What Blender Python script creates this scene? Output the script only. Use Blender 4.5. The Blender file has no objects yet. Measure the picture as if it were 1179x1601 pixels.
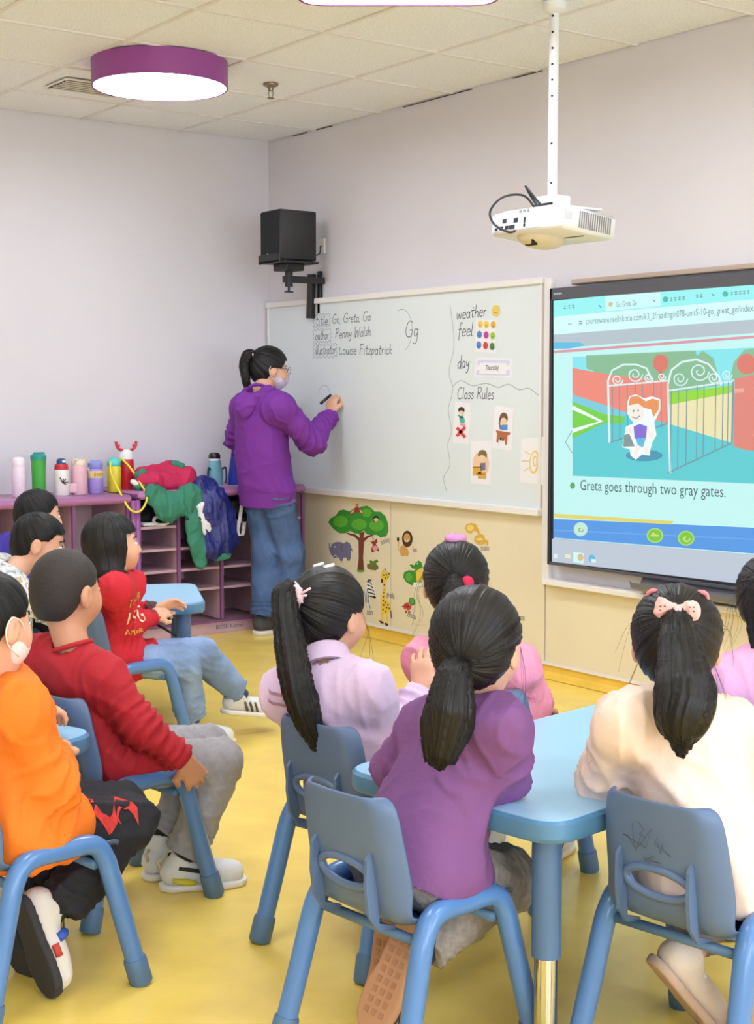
import bpy, bmesh, math, random
import numpy as np
from mathutils import Vector, Matrix

# ---------------------------------------------------------------- scene, camera, world, exposure
scene = bpy.context.scene
COL = scene.collection
rng = random.Random(7)
RAD = math.radians

cam_data = bpy.data.cameras.new('camera')
cam_data.sensor_fit = 'HORIZONTAL'
cam_data.sensor_width = 36.0
cam_data.lens = 68.09
cam_data.clip_end = 60
camera = bpy.data.objects.new('camera', cam_data)
COL.objects.link(camera)
camera.location = (0.0, 0.0, 1.34)
camera.rotation_euler = (RAD(90 - 4.76), 0.0, RAD(53.4 - 90))
scene.camera = camera

world = bpy.data.worlds.new('world')
scene.world = world
world.use_nodes = True
world.node_tree.nodes['Background'].inputs[0].default_value = (0.76, 0.87, 1.0, 1)
world.node_tree.nodes['Background'].inputs[1].default_value = 12.0

scene.view_settings.view_transform = 'Standard'
scene.view_settings.look = 'None'
scene.view_settings.exposure = 0.0
scene.view_settings.gamma = 1.0
scene.view_settings.use_curve_mapping = False
LAMP_STRENGTH = 23.0

# ---------------------------------------------------------------- materials
def lin(c):
    c = c / 255.0
    return c / 12.92 if c <= 0.04045 else ((c + 0.055) / 1.055) ** 2.4

def rgb(c, a=1.0):
    return (lin(c[0]), lin(c[1]), lin(c[2]), a)

MATS = {}
def mat(name, col, rough=0.6, bump=None, var=None, metal=0.0, emit=0.0, spec=0.5, sheen=0.0, coat=0.0, stretch=None, attr=None, trans=0.0):
    """procedural material. bump=(scale,strength,distance) noise relief; var=(scale,amount) colour mottling"""
    if name in MATS:
        return MATS[name]
    m = bpy.data.materials.new(name)
    m.use_nodes = True
    nt = m.node_tree
    b = nt.nodes['Principled BSDF']
    b.inputs['Base Color'].default_value = rgb(col)
    b.inputs['Roughness'].default_value = rough
    b.inputs['Metallic'].default_value = metal
    b.inputs['Specular IOR Level'].default_value = spec
    b.inputs['Sheen Weight'].default_value = sheen
    b.inputs['Coat Weight'].default_value = coat
    b.inputs['Transmission Weight'].default_value = trans
    if emit:
        b.inputs['Emission Color'].default_value = rgb(col)
        b.inputs['Emission Strength'].default_value = emit
    tc = None
    if bump or var:
        if attr:
            tc = nt.nodes.new('ShaderNodeAttribute'); tc.attribute_name = attr; out = tc.outputs['Vector']
        else:
            tc = nt.nodes.new('ShaderNodeTexCoord'); out = tc.outputs['Object']
        if stretch:
            mp = nt.nodes.new('ShaderNodeMapping'); mp.inputs['Scale'].default_value = stretch
            nt.links.new(out, mp.inputs['Vector']); out = mp.outputs['Vector']
    if var:
        n = nt.nodes.new('ShaderNodeTexNoise'); n.inputs['Scale'].default_value = var[0]; n.inputs['Detail'].default_value = 5
        nt.links.new(out, n.inputs['Vector'])
        mx = nt.nodes.new('ShaderNodeMix'); mx.data_type = 'RGBA'
        k = var[1]
        lo = tuple(v * (1 - k) for v in rgb(col)[:3]) + (1,)
        hi = tuple(min(1, v * (1 + k) + (var[2] if len(var) > 2 else 0)) for v in rgb(col)[:3]) + (1,)
        mx.inputs['A'].default_value = lo; mx.inputs['B'].default_value = hi
        rp = nt.nodes.new('ShaderNodeMapRange'); rp.inputs['From Min'].default_value = 0.3; rp.inputs['From Max'].default_value = 0.7
        nt.links.new(n.outputs['Fac'], rp.inputs['Value'])
        nt.links.new(rp.outputs['Result'], mx.inputs['Factor'])
        nt.links.new(mx.outputs['Result'], b.inputs['Base Color'])
    if bump:
        n2 = nt.nodes.new('ShaderNodeTexNoise'); n2.inputs['Scale'].default_value = bump[0]; n2.inputs['Detail'].default_value = 4
        nt.links.new(out, n2.inputs['Vector'])
        bp = nt.nodes.new('ShaderNodeBump'); bp.inputs['Strength'].default_value = bump[1]; bp.inputs['Distance'].default_value = bump[2]
        nt.links.new(n2.outputs['Fac'], bp.inputs['Height'])
        nt.links.new(bp.outputs['Normal'], b.inputs['Normal'])
    MATS[name] = m
    return m

def camo_mat(name):
    m = bpy.data.materials.new(name); m.use_nodes = True; nt = m.node_tree; b = nt.nodes['Principled BSDF']
    tc = nt.nodes.new('ShaderNodeTexCoord'); n = nt.nodes.new('ShaderNodeTexNoise'); n.inputs['Scale'].default_value = 22; n.inputs['Detail'].default_value = 3
    r = nt.nodes.new('ShaderNodeValToRGB'); r.color_ramp.interpolation = 'CONSTANT'
    cols = [(0.0, (150, 148, 150)), (0.40, (205, 210, 215)), (0.5, (238, 238, 236)), (0.58, (196, 178, 150)), (0.64, (228, 228, 226)), (0.72, (168, 172, 180))]
    e = r.color_ramp.elements
    e[0].position = cols[0][0]; e[0].color = rgb(cols[0][1]); e[1].position = cols[1][0]; e[1].color = rgb(cols[1][1])
    for p, c in cols[2:]:
        x = e.new(p); x.color = rgb(c)
    nt.links.new(tc.outputs['Object'], n.inputs['Vector']); nt.links.new(n.outputs['Fac'], r.inputs['Fac']); nt.links.new(r.outputs['Color'], b.inputs['Base Color'])
    b.inputs['Roughness'].default_value = 0.8
    return m

# ---------------------------------------------------------------- object helpers
def tag(o, label=None, cat=None, group=None, kind=None):
    if label: o['label'] = label
    if cat: o['category'] = cat
    if group: o['group'] = group
    if kind: o['kind'] = kind
    return o

def empty(name, loc=(0, 0, 0), rz=0.0, label=None, cat=None, group=None, kind=None):
    o = bpy.data.objects.new(name, None)
    o.empty_display_size = 0.05
    COL.objects.link(o)
    o.location = loc; o.rotation_euler = (0, 0, rz)
    return tag(o, label, cat, group, kind)

def mesh_obj(name, me, m=None, parent=None, smooth=False, label=None, world_space=False):
    o = bpy.data.objects.new(name, me)
    COL.objects.link(o)
    if m is not None and not len(me.materials):
        for x in (m if isinstance(m, (list, tuple)) else [m]):
            me.materials.append(x)
    if smooth:
        me.polygons.foreach_set('use_smooth', [True] * len(me.polygons))
    if parent is not None:
        o.parent = parent
        if world_space:   # vertices were written in world coordinates
            o.matrix_parent_inverse = parent_matrix(parent).inverted()
    if label: o['label'] = label
    return o

def parent_matrix(p):
    m = Matrix.LocRotScale(p.location, p.rotation_euler, p.scale)
    if p.parent is not None:
        m = parent_matrix(p.parent) @ p.matrix_parent_inverse @ m
    return m

def pydata(name, v, f):
    me = bpy.data.meshes.new(name)
    me.from_pydata([tuple(map(float, x)) for x in v], [], [tuple(map(int, x)) for x in f])
    me.update()
    return me

class MB:
    """collects shapes into one mesh"""
    def __init__(s): s.v = []; s.f = []; s.m = []
    def add(s, v, f, mi=0):
        o = len(s.v); s.v += [tuple(x) for x in v]; s.f += [tuple(i + o for i in q) for q in f]; s.m += [mi] * len(f); return s
    def box(s, c, d, rot=None, mi=0, bev=0.0):
        x, y, z = d[0] / 2, d[1] / 2, d[2] / 2
        if bev > 0:
            b = min(bev, x * .9, y * .9, z * .9); V = []; idx = {}
            for sx in (-1, 1):
                for sy in (-1, 1):
                    for sz in (-1, 1):
                        for ax in range(3):
                            p = [sx * (x - b), sy * (y - b), sz * (z - b)]
                            p[ax] = (sx * x, sy * y, sz * z)[ax]
                            idx[(sx, sy, sz, ax)] = len(V); V.append(p)
            F = []
            for ax in range(3):
                a, c2 = [i for i in range(3) if i != ax]
                for sg in (-1, 1):
                    q = []
                    for u, w in ((-1, -1), (1, -1), (1, 1), (-1, 1)):
                        k = [0, 0, 0]; k[ax] = sg; k[a] = u; k[c2] = w; q.append(idx[(*k, ax)])
                    F.append(q)
            for ax in range(3):     # edges along ax
                a, c2 = [i for i in range(3) if i != ax]
                for u in (-1, 1):
                    for w in (-1, 1):
                        q = []
                        for sg, axx in ((-1, a), (-1, c2), (1, c2), (1, a)):
                            k = [0, 0, 0]; k[ax] = sg; k[a] = u; k[c2] = w; q.append(idx[(*k, axx)])
                        F.append(q)
            for sx in (-1, 1):
                for sy in (-1, 1):
                    for sz in (-1, 1):
                        F.append([idx[(sx, sy, sz, i)] for i in range(3)])
        else:
            V = [(-x, -y, -z), (x, -y, -z), (x, y, -z), (-x, y, -z), (-x, -y, z), (x, -y, z), (x, y, z), (-x, y, z)]
            F = [(0, 3, 2, 1), (4, 5, 6, 7), (0, 1, 5, 4), (1, 2, 6, 5), (2, 3, 7, 6), (3, 0, 4, 7)]
        M3 = rot if rot is not None else Matrix.Identity(3)
        V = [M3 @ Vector(p) + Vector(c) for p in V]
        return s.add(V, F, mi)
    def tube(s, pts, r, n=10, mi=0, caps=True, closed=False):
        pts = [Vector(p) for p in pts]; N = len(pts)
        rs = r if isinstance(r, (list, tuple)) else [r] * N
        V = []; up = None
        for i, p in enumerate(pts):
            if closed: d = (pts[(i + 1) % N] - pts[i - 1])
            else: d = pts[min(i + 1, N - 1)] - pts[max(i - 1, 0)]
            d.normalize()
            if up is None:
                up = Vector((0, 0, 1)) if abs(d.z) < .9 else Vector((1, 0, 0))
            a = d.cross(up)
            if a.length < 1e-6: a = d.cross(Vector((1, 0.3, 0)))
            a.normalize(); b = a.cross(d).normalized(); up = b
            for k in range(n):
                t = 2 * math.pi * k / n
                V.append(p + (a * math.cos(t) + b * math.sin(t)) * rs[i])
        F = []
        for i in range(N if closed else N - 1):
            j = (i + 1) % N
            for k in range(n):
                k2 = (k + 1) % n
                F.append((i * n + k, j * n + k, j * n + k2, i * n + k2))
        if caps and not closed:
            F.append(tuple(range(n))); F.append(tuple((N - 1) * n + k for k in reversed(range(n))))
        return s.add(V, F, mi)
    def lathe(s, prof, c=(0, 0, 0), n=20, mi=0, sy=1.0):
        V = []
        for r, z in prof:
            for k in range(n):
                t = 2 * math.pi * k / n
                V.append((c[0] + r * math.cos(t), c[1] + r * sy * math.sin(t), c[2] + z))
        F = []
        for i in range(len(prof) - 1):
            for k in range(n):
                k2 = (k + 1) % n
                F.append((i * n + k, i * n + k2, (i + 1) * n + k2, (i + 1) * n + k))
        F.append(tuple(reversed(range(n)))); F.append(tuple((len(prof) - 1) * n + k for k in range(n)))
        return s.add(V, F, mi)
    def prism(s, pts, z0, z1, mi=0):
        n = len(pts)
        V = [(p[0], p[1], z0) for p in pts] + [(p[0], p[1], z1) for p in pts]
        F = [tuple(reversed(range(n))), tuple(range(n, 2 * n))] + [(i, (i + 1) % n, n + (i + 1) % n, n + i) for i in range(n)]
        return s.add(V, F, mi)
    def mesh(s, name):
        me = pydata(name, s.v, s.f)
        return me
    def build(s, name, m, parent=None, smooth=False, label=None, world_space=False, auto=None):
        me = s.mesh(name)
        o = mesh_obj(name, me, m, parent, smooth, label, world_space)
        if any(s.m): me.polygons.foreach_set('material_index', s.m)
        if auto:
            me.set_sharp_from_angle(angle=RAD(auto))
            me.polygons.foreach_set('use_smooth', [True] * len(me.polygons))
        return o

def rounded(pts, r, seg=6):
    """round the corners of a 2D polygon"""
    out = []; n = len(pts)
    for i in range(n):
        p = Vector(pts[i]); a = (Vector(pts[i - 1]) - p); b = (Vector(pts[(i + 1) % n]) - p)
        ra = min(r, a.length * .45, b.length * .45); a.normalize(); b.normalize()
        p0 = p + a * ra; p1 = p + b * ra
        for k in range(seg + 1):
            t = k / seg
            q = p0 * (1 - t) ** 2 + p * 2 * t * (1 - t) + p1 * t ** 2
            out.append((q.x, q.y))
    return out

def smooth_path(pts, seg=6):
    """Catmull-Rom through pts"""
    P = [Vector(p) for p in pts]; out = []
    for i in range(len(P) - 1):
        p0 = P[max(i - 1, 0)]; p1 = P[i]; p2 = P[i + 1]; p3 = P[min(i + 2, len(P) - 1)]
        for k in range(seg):
            t = k / seg
            out.append(0.5 * ((2 * p1) + (p2 - p0) * t + (2 * p0 - 5 * p1 + 4 * p2 - p3) * t * t + (3 * p1 - p0 - 3 * p2 + p3) * t ** 3))
    out.append(P[-1])
    return out

def copy_tree(o, parent=None):
    c = o.copy(); COL.objects.link(c)
    if parent is not None: c.parent = parent
    for ch in [x for x in bpy.data.objects if x.parent == o]:
        copy_tree(ch, c)
    return c

# ---------------------------------------------------------------- implicit-surface mesher for people and cloth
def _hash(i, j, k):
    h = (i * 374761393 + j * 668265263 + k * 2147483647 + 1013904223) & 0xFFFFFFFF
    h = ((h ^ (h >> 13)) * 1274126177) & 0xFFFFFFFF
    return ((h ^ (h >> 16)) & 0xFFFF) / 32767.5 - 1.0

def vnoise(P):
    P = np.asarray(P, dtype=np.float64) + 1000.0
    I = np.floor(P).astype(np.int64); f = P - I; f = f * f * (3 - 2 * f)
    r = 0
    for a in (0, 1):
        wa = f[:, 0] if a else 1 - f[:, 0]
        for b in (0, 1):
            wb = f[:, 1] if b else 1 - f[:, 1]
            for c in (0, 1):
                wc = f[:, 2] if c else 1 - f[:, 2]
                r = r + wa * wb * wc * _hash(I[:, 0] + a, I[:, 1] + b, I[:, 2] + c)
    return r

def A3(v): return np.array(v, dtype=np.float64)
def unit(v): v = A3(v); return v / (np.linalg.norm(v) + 1e-12)

class SDF:
    def __init__(s, vox): s.vox = vox; s.ops = []
    def cone(s, a, b, ra, rb, k=0.02, flat=None, cut=False, cuta=False, mode='add'):
        s.ops.append(('cone', mode, k, A3(a), A3(b), ra, rb, flat, cut, cuta)); return s
    def ell(s, c, r, M=None, k=0.02, mode='add'):
        s.ops.append(('ell', mode, k, A3(c), A3(r), np.eye(3) if M is None else A3(M))); return s
    def cutfn(s, fn): s.ops.append(('fn', 'and', 0, fn)); return s
    def field(s):
        lo = np.full(3, 1e9); hi = np.full(3, -1e9); vox = s.vox
        for o in s.ops:
            if o[1] != 'add': continue
            if o[0] == 'cone':
                r = max(o[5], o[6]) + o[2] * .3
                lo = np.minimum(lo, np.minimum(o[3], o[4]) - r); hi = np.maximum(hi, np.maximum(o[3], o[4]) + r)
            else:
                r = (np.abs(o[5]) * o[4][:, None]).sum(0) + o[2] * .3
                lo = np.minimum(lo, o[3] - r); hi = np.maximum(hi, o[3] + r)
        lo -= 2.5 * vox; hi += 2.5 * vox
        n = np.ceil((hi - lo) / vox).astype(int) + 1
        ax = [(lo[i] + np.arange(n[i]) * vox) for i in range(3)]
        F = np.full(n, 0.2, dtype=np.float32)
        for o in s.ops:
            if o[0] == 'fn':
                X, Y, Zz = np.meshgrid(*ax, indexing='ij')
                g = o[3](np.stack([X.ravel(), Y.ravel(), Zz.ravel()], 1)).reshape(F.shape)
                F = np.maximum(F, g.astype(np.float32)); continue
            k = o[2]
            if o[0] == 'cone':
                r = max(o[5], o[6]); blo = np.minimum(o[3], o[4]) - r; bhi = np.maximum(o[3], o[4]) + r
            else:
                r = (np.abs(o[5]) * o[4][:, None]).sum(0); blo = o[3] - r; bhi = o[3] + r
            mg = k + 3 * vox
            i0 = np.clip(np.floor((blo - mg - lo) / vox).astype(int), 0, n - 1); i1 = np.clip(np.ceil((bhi + mg - lo) / vox).astype(int) + 1, 1, n)
            sl = tuple(slice(i0[i], i1[i]) for i in range(3))
            X = ax[0][sl[0]][:, None, None]; Y = ax[1][sl[1]][None, :, None]; Zz = ax[2][sl[2]][None, None, :]
            if o[0] == 'cone':
                a, b, ra, rb, flat, cut, cuta = o[3:]
                px, py, pz = X - a[0], Y - a[1], Zz - a[2]; d = b - a; sc = 1.0
                if flat is not None:
                    fd, sc = unit(flat[0]), flat[1]; g = (1 / sc - 1)
                    w = (px * fd[0] + py * fd[1] + pz * fd[2]) * g
                    px, py, pz = px + w * fd[0], py + w * fd[1], pz + w * fd[2]
                    d = d + (d @ fd) * g * fd
                L2 = max(d @ d, 1e-12)
                tt = (px * d[0] + py * d[1] + pz * d[2]) / L2
                t = np.clip(tt, 0, 1)
                D = np.sqrt((px - t * d[0]) ** 2 + (py - t * d[1]) ** 2 + (pz - t * d[2]) ** 2) - (ra + (rb - ra) * t)
                if sc < 1: D = D * (0.5 + 0.5 * sc)
                if cut: D = np.maximum(D, (tt - 1) * math.sqrt(L2))
                if cuta: D = np.maximum(D, -tt * math.sqrt(L2))
            else:
                c, r, M = o[3:]
                px, py, pz = X - c[0], Y - c[1], Zz - c[2]
                q = [(px * M[i][0] + py * M[i][1] + pz * M[i][2]) for i in range(3)]
                k0 = np.sqrt((q[0] / r[0]) ** 2 + (q[1] / r[1]) ** 2 + (q[2] / r[2]) ** 2)
                k1 = np.sqrt((q[0] / r[0] ** 2) ** 2 + (q[1] / r[1] ** 2) ** 2 + (q[2] / r[2] ** 2) ** 2) + 1e-9
                D = k0 * (k0 - 1) / k1
            cur = F[sl]; D = D.astype(np.float32)
            if o[1] == 'add':
                if k > 0:
                    h = np.maximum(k - np.abs(cur - D), 0) / k; F[sl] = np.minimum(cur, D) - h * h * k * .25
                else: F[sl] = np.minimum(cur, D)
            elif o[1] == 'sub':
                D = -D
                if k > 0:
                    h = np.maximum(k - np.abs(cur - D), 0) / k; F[sl] = np.maximum(cur, D) + h * h * k * .25
                else: F[sl] = np.maximum(cur, D)
        return F, lo
    def mesh(s):
        F, lo = s.field()
        return surfnet(F, lo, s.vox)

def surfnet(F, lo, h):
    S = F < 0
    n = np.array(F.shape) - 1
    corner = [(a, b, c) for a in (0, 1) for b in (0, 1) for c in (0, 1)]
    cnt = np.zeros(n, dtype=np.int8)
    for a, b, c in corner:
        cnt += S[a:a + n[0], b:b + n[1], c:c + n[2]]
    act = (cnt > 0) & (cnt < 8)
    I = np.argwhere(act)
    idx = np.full(n, -1, dtype=np.int64); idx[act] = np.arange(len(I))
    vals = np.stack([F[I[:, 0] + a, I[:, 1] + b, I[:, 2] + c] for a, b, c in corner], 1)
    C = np.array(corner, float)
    acc = np.zeros((len(I), 3)); num = np.zeros(len(I))
    for i in range(8):
        for j in range(i + 1, 8):
            if np.abs(C[i] - C[j]).sum() != 1: continue
            va, vb = vals[:, i], vals[:, j]
            m = (va < 0) != (vb < 0)
            t = np.where(m, va / np.where(m, va - vb, 1), 0)
            acc += np.where(m[:, None], C[i] + t[:, None] * (C[j] - C[i]), 0); num += m
    V = lo + (I + acc / np.maximum(num, 1)[:, None]) * h
    Q = []
    for ax in range(3):
        b, c = [(1, 2), (2, 0), (0, 1)][ax]
        s0 = [slice(None)] * 3; s1 = [slice(None)] * 3
        s0[ax] = slice(0, -1); s1[ax] = slice(1, None)
        ch = S[tuple(s0)] != S[tuple(s1)]
        E = np.argwhere(ch)
        E = E[(E[:, b] > 0) & (E[:, c] > 0) & (E[:, b] < n[b]) & (E[:, c] < n[c])]
        if not len(E): continue
        inside = S[E[:, 0], E[:, 1], E[:, 2]]
        def cell(db, dc):
            G = E.copy(); G[:, b] -= db; G[:, c] -= dc
            return idx[G[:, 0], G[:, 1], G[:, 2]]
        q = np.stack([cell(1, 1), cell(0, 1), cell(0, 0), cell(1, 0)], 1)
        q[~inside] = q[~inside][:, ::-1]
        Q.append(q)
    Q = np.concatenate(Q)
    return V, Q[(Q >= 0).all(1)]

def vnormals(V, Q):
    a = V[Q[:, 2]] - V[Q[:, 0]]; b = V[Q[:, 3]] - V[Q[:, 1]]
    fn = np.cross(a, b); N = np.zeros_like(V)
    for i in range(4): np.add.at(N, Q[:, i], fn)
    return N / (np.linalg.norm(N, axis=1, keepdims=True) + 1e-12)

def relax(V, Q, it=1, lam=0.5):
    for _ in range(it):
        S = np.zeros_like(V); c = np.zeros(len(V))
        for i in range(4):
            j = (i + 1) % 4
            np.add.at(S, Q[:, i], V[Q[:, j]]); np.add.at(c, Q[:, i], 1)
            np.add.at(S, Q[:, j], V[Q[:, i]]); np.add.at(c, Q[:, j], 1)
        V = V + lam * (S / np.maximum(c, 1)[:, None] - V)
    return V

def folds(V, Q, amp=0.004, freq=14.0, rings=(), seed=0.0, axis=None):
    """cloth relief: soft ridged creases (drawn out along axis) plus ring-shaped creases gathered round a joint"""
    N = vnormals(V, Q)
    P = V
    if axis is not None:
        a = unit(axis); P = V - np.outer(V @ a, a) * .62
    n1 = vnoise(P * freq + seed); n2 = vnoise(P * freq * 2.3 + 7 + seed); n3 = vnoise(V * freq * .45 + 3 + seed)
    r1 = (1 - np.abs(n1)) ** 3; r2 = (1 - np.abs(n2)) ** 3
    d = amp * (1.5 * r1 - .5 + .6 * r2 * (n3 > -.1) + .9 * n3)
    for p, axr, R, lamb, am in rings:
        w = np.linalg.norm(V - A3(p), axis=1) / R
        w = np.clip(1 - w, 0, 1) ** .7
        ph = (V - A3(p)) @ unit(axr) / lamb * math.pi + 2.2 * vnoise(V * 14 + 3 + seed)
        d = d + am * w * ((1 - np.abs(np.sin(ph))) ** 2 * 2.4 - .8)
    return V + N * d[:, None]

def np_mesh(name, V, Q):
    me = bpy.data.meshes.new(name)
    me.vertices.add(len(V)); me.vertices.foreach_set('co', np.ascontiguousarray(V, dtype=np.float32).ravel())
    me.loops.add(Q.size); me.loops.foreach_set('vertex_index', np.ascontiguousarray(Q, dtype=np.int32).ravel())
    me.polygons.add(len(Q)); me.polygons.foreach_set('loop_start', np.arange(0, Q.size, 4, dtype=np.int32))
    me.polygons.foreach_set('use_smooth', np.ones(len(Q), dtype=bool))
    me.update(); me.validate()
    return me

def np_obj(name, V, Q, m, parent, label=None, origin=None):
    """world-space arrays -> mesh child whose coordinates are relative to the parent empty"""
    if parent is not None:
        V = V - A3(parent_matrix(parent).translation)
    me = np_mesh(name, V, Q)
    return mesh_obj(name, me, m, parent, label=label)

def flat_mesh(name, items, cols, xplane, lift=0.0006, sign=-1):
    """flat print on a wall of constant x: items (colour, layer, [(y mm, z mm)])"""
    V = []; F = []; MI = []
    for col, lay, pts in items:
        o = len(V)
        V += [(xplane + sign * lift * (lay + 1), y / 1000, z / 1000) for y, z in pts]
        F.append(tuple(range(o, o + len(pts)))); MI.append(cols.index(col))
    me = pydata(name, V, F)
    me.polygons.foreach_set('material_index', MI)
    return me

# ================================================================ outlines of flat prints, (y, z) in millimetres on their wall
TREE = [
    ('trunk', 0, [(6402,354),(6388,429),(6390,522),(6429,543),(6504,552),(6495,560),(6420,557),(6375,540),(6383,566),(6332,581),(6341,542),(6309,558),(6255,568),(6251,562),(6300,547),(6337,521),(6346,433),(6337,361)]),
    ('green', 1, [(6684,604),(6663,628),(6609,649),(6575,679),(6532,688),(6476,682),(6429,694),(6364,714),(6309,724),(6269,712),(6237,696),(6184,699),(6140,678),(6118,640),(6113,603),(6131,570),(6184,558),(6219,571),(6273,564),(6319,571),(6337,586),(6383,563),(6429,563),(6467,573),(6514,556),(6571,551),(6629,569)]),
    ('lgreen', 2, [(6490,624),(6497,609),(6517,596),(6545,587),(6577,585),(6606,589),(6626,599),(6634,613),(6626,628),(6606,641),(6577,650),(6545,652),(6517,648),(6497,638)]),
    ('lgreen', 2, [(6309,621),(6317,607),(6337,595),(6366,587),(6399,585),(6429,588),(6450,597),(6457,610),(6450,623),(6429,635),(6399,643),(6366,646),(6337,642),(6317,633)]),
    ('lgreen', 2, [(6153,627),(6159,612),(6178,600),(6204,592),(6234,589),(6261,594),(6280,603),(6287,617),(6280,631),(6261,644),(6234,652),(6204,654),(6178,650),(6159,640)]),
    ('lgreen', 2, [(6264,688),(6269,678),(6281,668),(6299,662),(6319,661),(6338,664),(6350,672),(6355,682),(6350,693),(6338,702),(6319,708),(6299,710),(6281,706),(6269,699)]),
    ('lgreen', 1, [(6331,360),(6334,356),(6344,353),(6359,350),(6376,349),(6390,348),(6401,350),(6404,352),(6401,355),(6390,359),(6376,361),(6359,363),(6344,363),(6334,362)]),
    ('redbrown', 3, [(6474,663),(6452,692),(6415,707),(6410,725),(6401,731),(6387,724),(6390,708),(6360,699),(6337,675),(6369,676),(6387,688),(6401,674),(6424,686),(6448,666)]),
    ('orange', 4, [(6390,719),(6391,715),(6394,712),(6399,710),(6404,710),(6408,711),(6411,714),(6412,718),(6411,722),(6408,725),(6403,727),(6399,727),(6394,726),(6391,723)]),
    ('cream', 4, [(6466,667),(6446,688),(6421,697),(6436,680)]),
    ('cream', 4, [(6378,700),(6357,693),(6346,679),(6366,683)]),
    ('dark', 3, [(6197,661),(6200,654),(6207,648),(6218,644),(6230,643),(6241,645),(6248,650),(6251,657),(6248,664),(6240,670),(6230,674),(6218,675),(6207,673),(6200,668)]),
    ('cream', 4, [(6201,654),(6203,650),(6209,646),(6217,644),(6227,643),(6235,644),(6241,647),(6243,651),(6241,656),(6235,659),(6227,662),(6217,662),(6209,661),(6203,658)]),
    ('redbrown', 4, [(6255,635),(6242,655),(6233,650),(6246,633)]),
]
MONKEY = [
    ('redbrown', 0, [(6282,531),(6255,528),(6219,550),(6212,531),(6228,519),(6206,500),(6197,479),(6219,483),(6246,475),(6266,468),(6269,489),(6253,512)]),
    ('pink', 1, [(6208,497),(6210,490),(6217,484),(6227,481),(6238,480),(6248,482),(6255,486),(6258,493),(6255,499),(6248,505),(6238,509),(6227,510),(6217,508),(6210,503)]),
    ('dark', 1, [(6259,557),(6254,544),(6259,528),(6252,528),(6247,545),(6252,558)]),
]
ELEPHANT = [
    ('grey', 0, [(6663,460),(6649,484),(6610,498),(6562,502),(6533,496),(6504,510),(6471,501),(6457,478),(6443,457),(6462,461),(6464,422),(6476,402),(6495,403),(6505,418),(6533,416),(6548,392),(6567,396),(6576,412),(6610,409),(6630,401),(6649,416),(6668,434),(6680,458),(6676,487),(6664,488),(6670,465)]),
    ('lgrey', 1, [(6608,470),(6609,469),(6612,467),(6616,466),(6620,466),(6624,466),(6626,467),(6627,469),(6626,470),(6624,472),(6620,473),(6615,473),(6612,473),(6609,472)]),
    ('dgrey', 1, [(6545,493),(6555,464),(6536,443),(6531,445),(6549,464),(6540,493)]),
    ('lgrey', 1, [(6637,407),(6619,420),(6593,414),(6589,418),(6620,424),(6642,410)]),
]
SNAKELET = [
    ('olive', 0, [(6310,382),(6310,399),(6282,407),(6287,420),(6273,426),(6255,420),(6219,436),(6203,425),(6228,412),(6210,403),(6201,388),(6228,374),(6273,372)]),
    ('olive2', 1, [(6204,390),(6209,385),(6223,381),(6242,377),(6264,375),(6284,374),(6298,376),(6303,380),(6298,385),(6284,390),(6264,394),(6242,396),(6223,396),(6209,394)]),
]
LION = [
    ('tan', 0, [(6014,493),(6009,522),(5984,535),(5954,527),(5933,500),(5940,480),(6001,475)]),
    ('brown', 1, [(5901,574),(5904,559),(5912,545),(5924,534),(5939,528),(5954,527),(5969,530),(5982,539),(5990,552),(5992,567),(5990,582),(5982,596),(5970,606),(5955,613),(5939,614),(5924,610),(5912,601),(5904,589)]),
    ('tan', 2, [(5920,577),(5923,565),(5930,555),(5942,549),(5955,548),(5966,552),(5974,561),(5977,572),(5974,584),(5966,593),(5955,599),(5942,600),(5931,596),(5923,588)]),
    ('brown', 2, [(5925,548),(5927,540),(5933,533),(5943,529),(5953,528),(5963,531),(5970,536),(5972,544),(5970,552),(5963,558),(5954,563),(5943,563),(5934,561),(5927,555)]),
    ('cream', 3, [(5931,563),(5933,559),(5938,555),(5946,552),(5954,552),(5962,553),(5967,556),(5969,560),(5967,564),(5962,568),(5954,570),(5946,571),(5938,569),(5933,567)]),
    ('dark', 4, [(5944,567),(5945,565),(5946,564),(5949,563),(5951,563),(5954,564),(5955,565),(5956,566),(5955,567),(5954,569),(5951,569),(5949,570),(5946,569),(5945,568)]),
    ('dark', 4, [(5957,580),(5957,579),(5958,578),(5959,577),(5961,577),(5962,577),(5963,578),(5964,579),(5963,581),(5962,582),(5961,582),(5959,582),(5958,582),(5957,581)]),
    ('dark', 4, [(5934,582),(5934,581),(5935,580),(5937,579),(5938,579),(5939,579),(5940,580),(5941,581),(5940,582),(5940,583),(5938,584),(5937,584),(5935,584),(5934,583)]),
    ('tan', 0, [(6008,503),(6023,506),(6021,532),(6018,553),(6026,552),(6029,531),(6030,504),(6011,499)]),
    ('dark', 1, [(6017,562),(6018,557),(6021,552),(6025,549),(6030,549),(6034,551),(6037,555),(6038,561),(6037,566),(6034,571),(6030,574),(6025,574),(6021,572),(6018,568)]),
]
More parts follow.
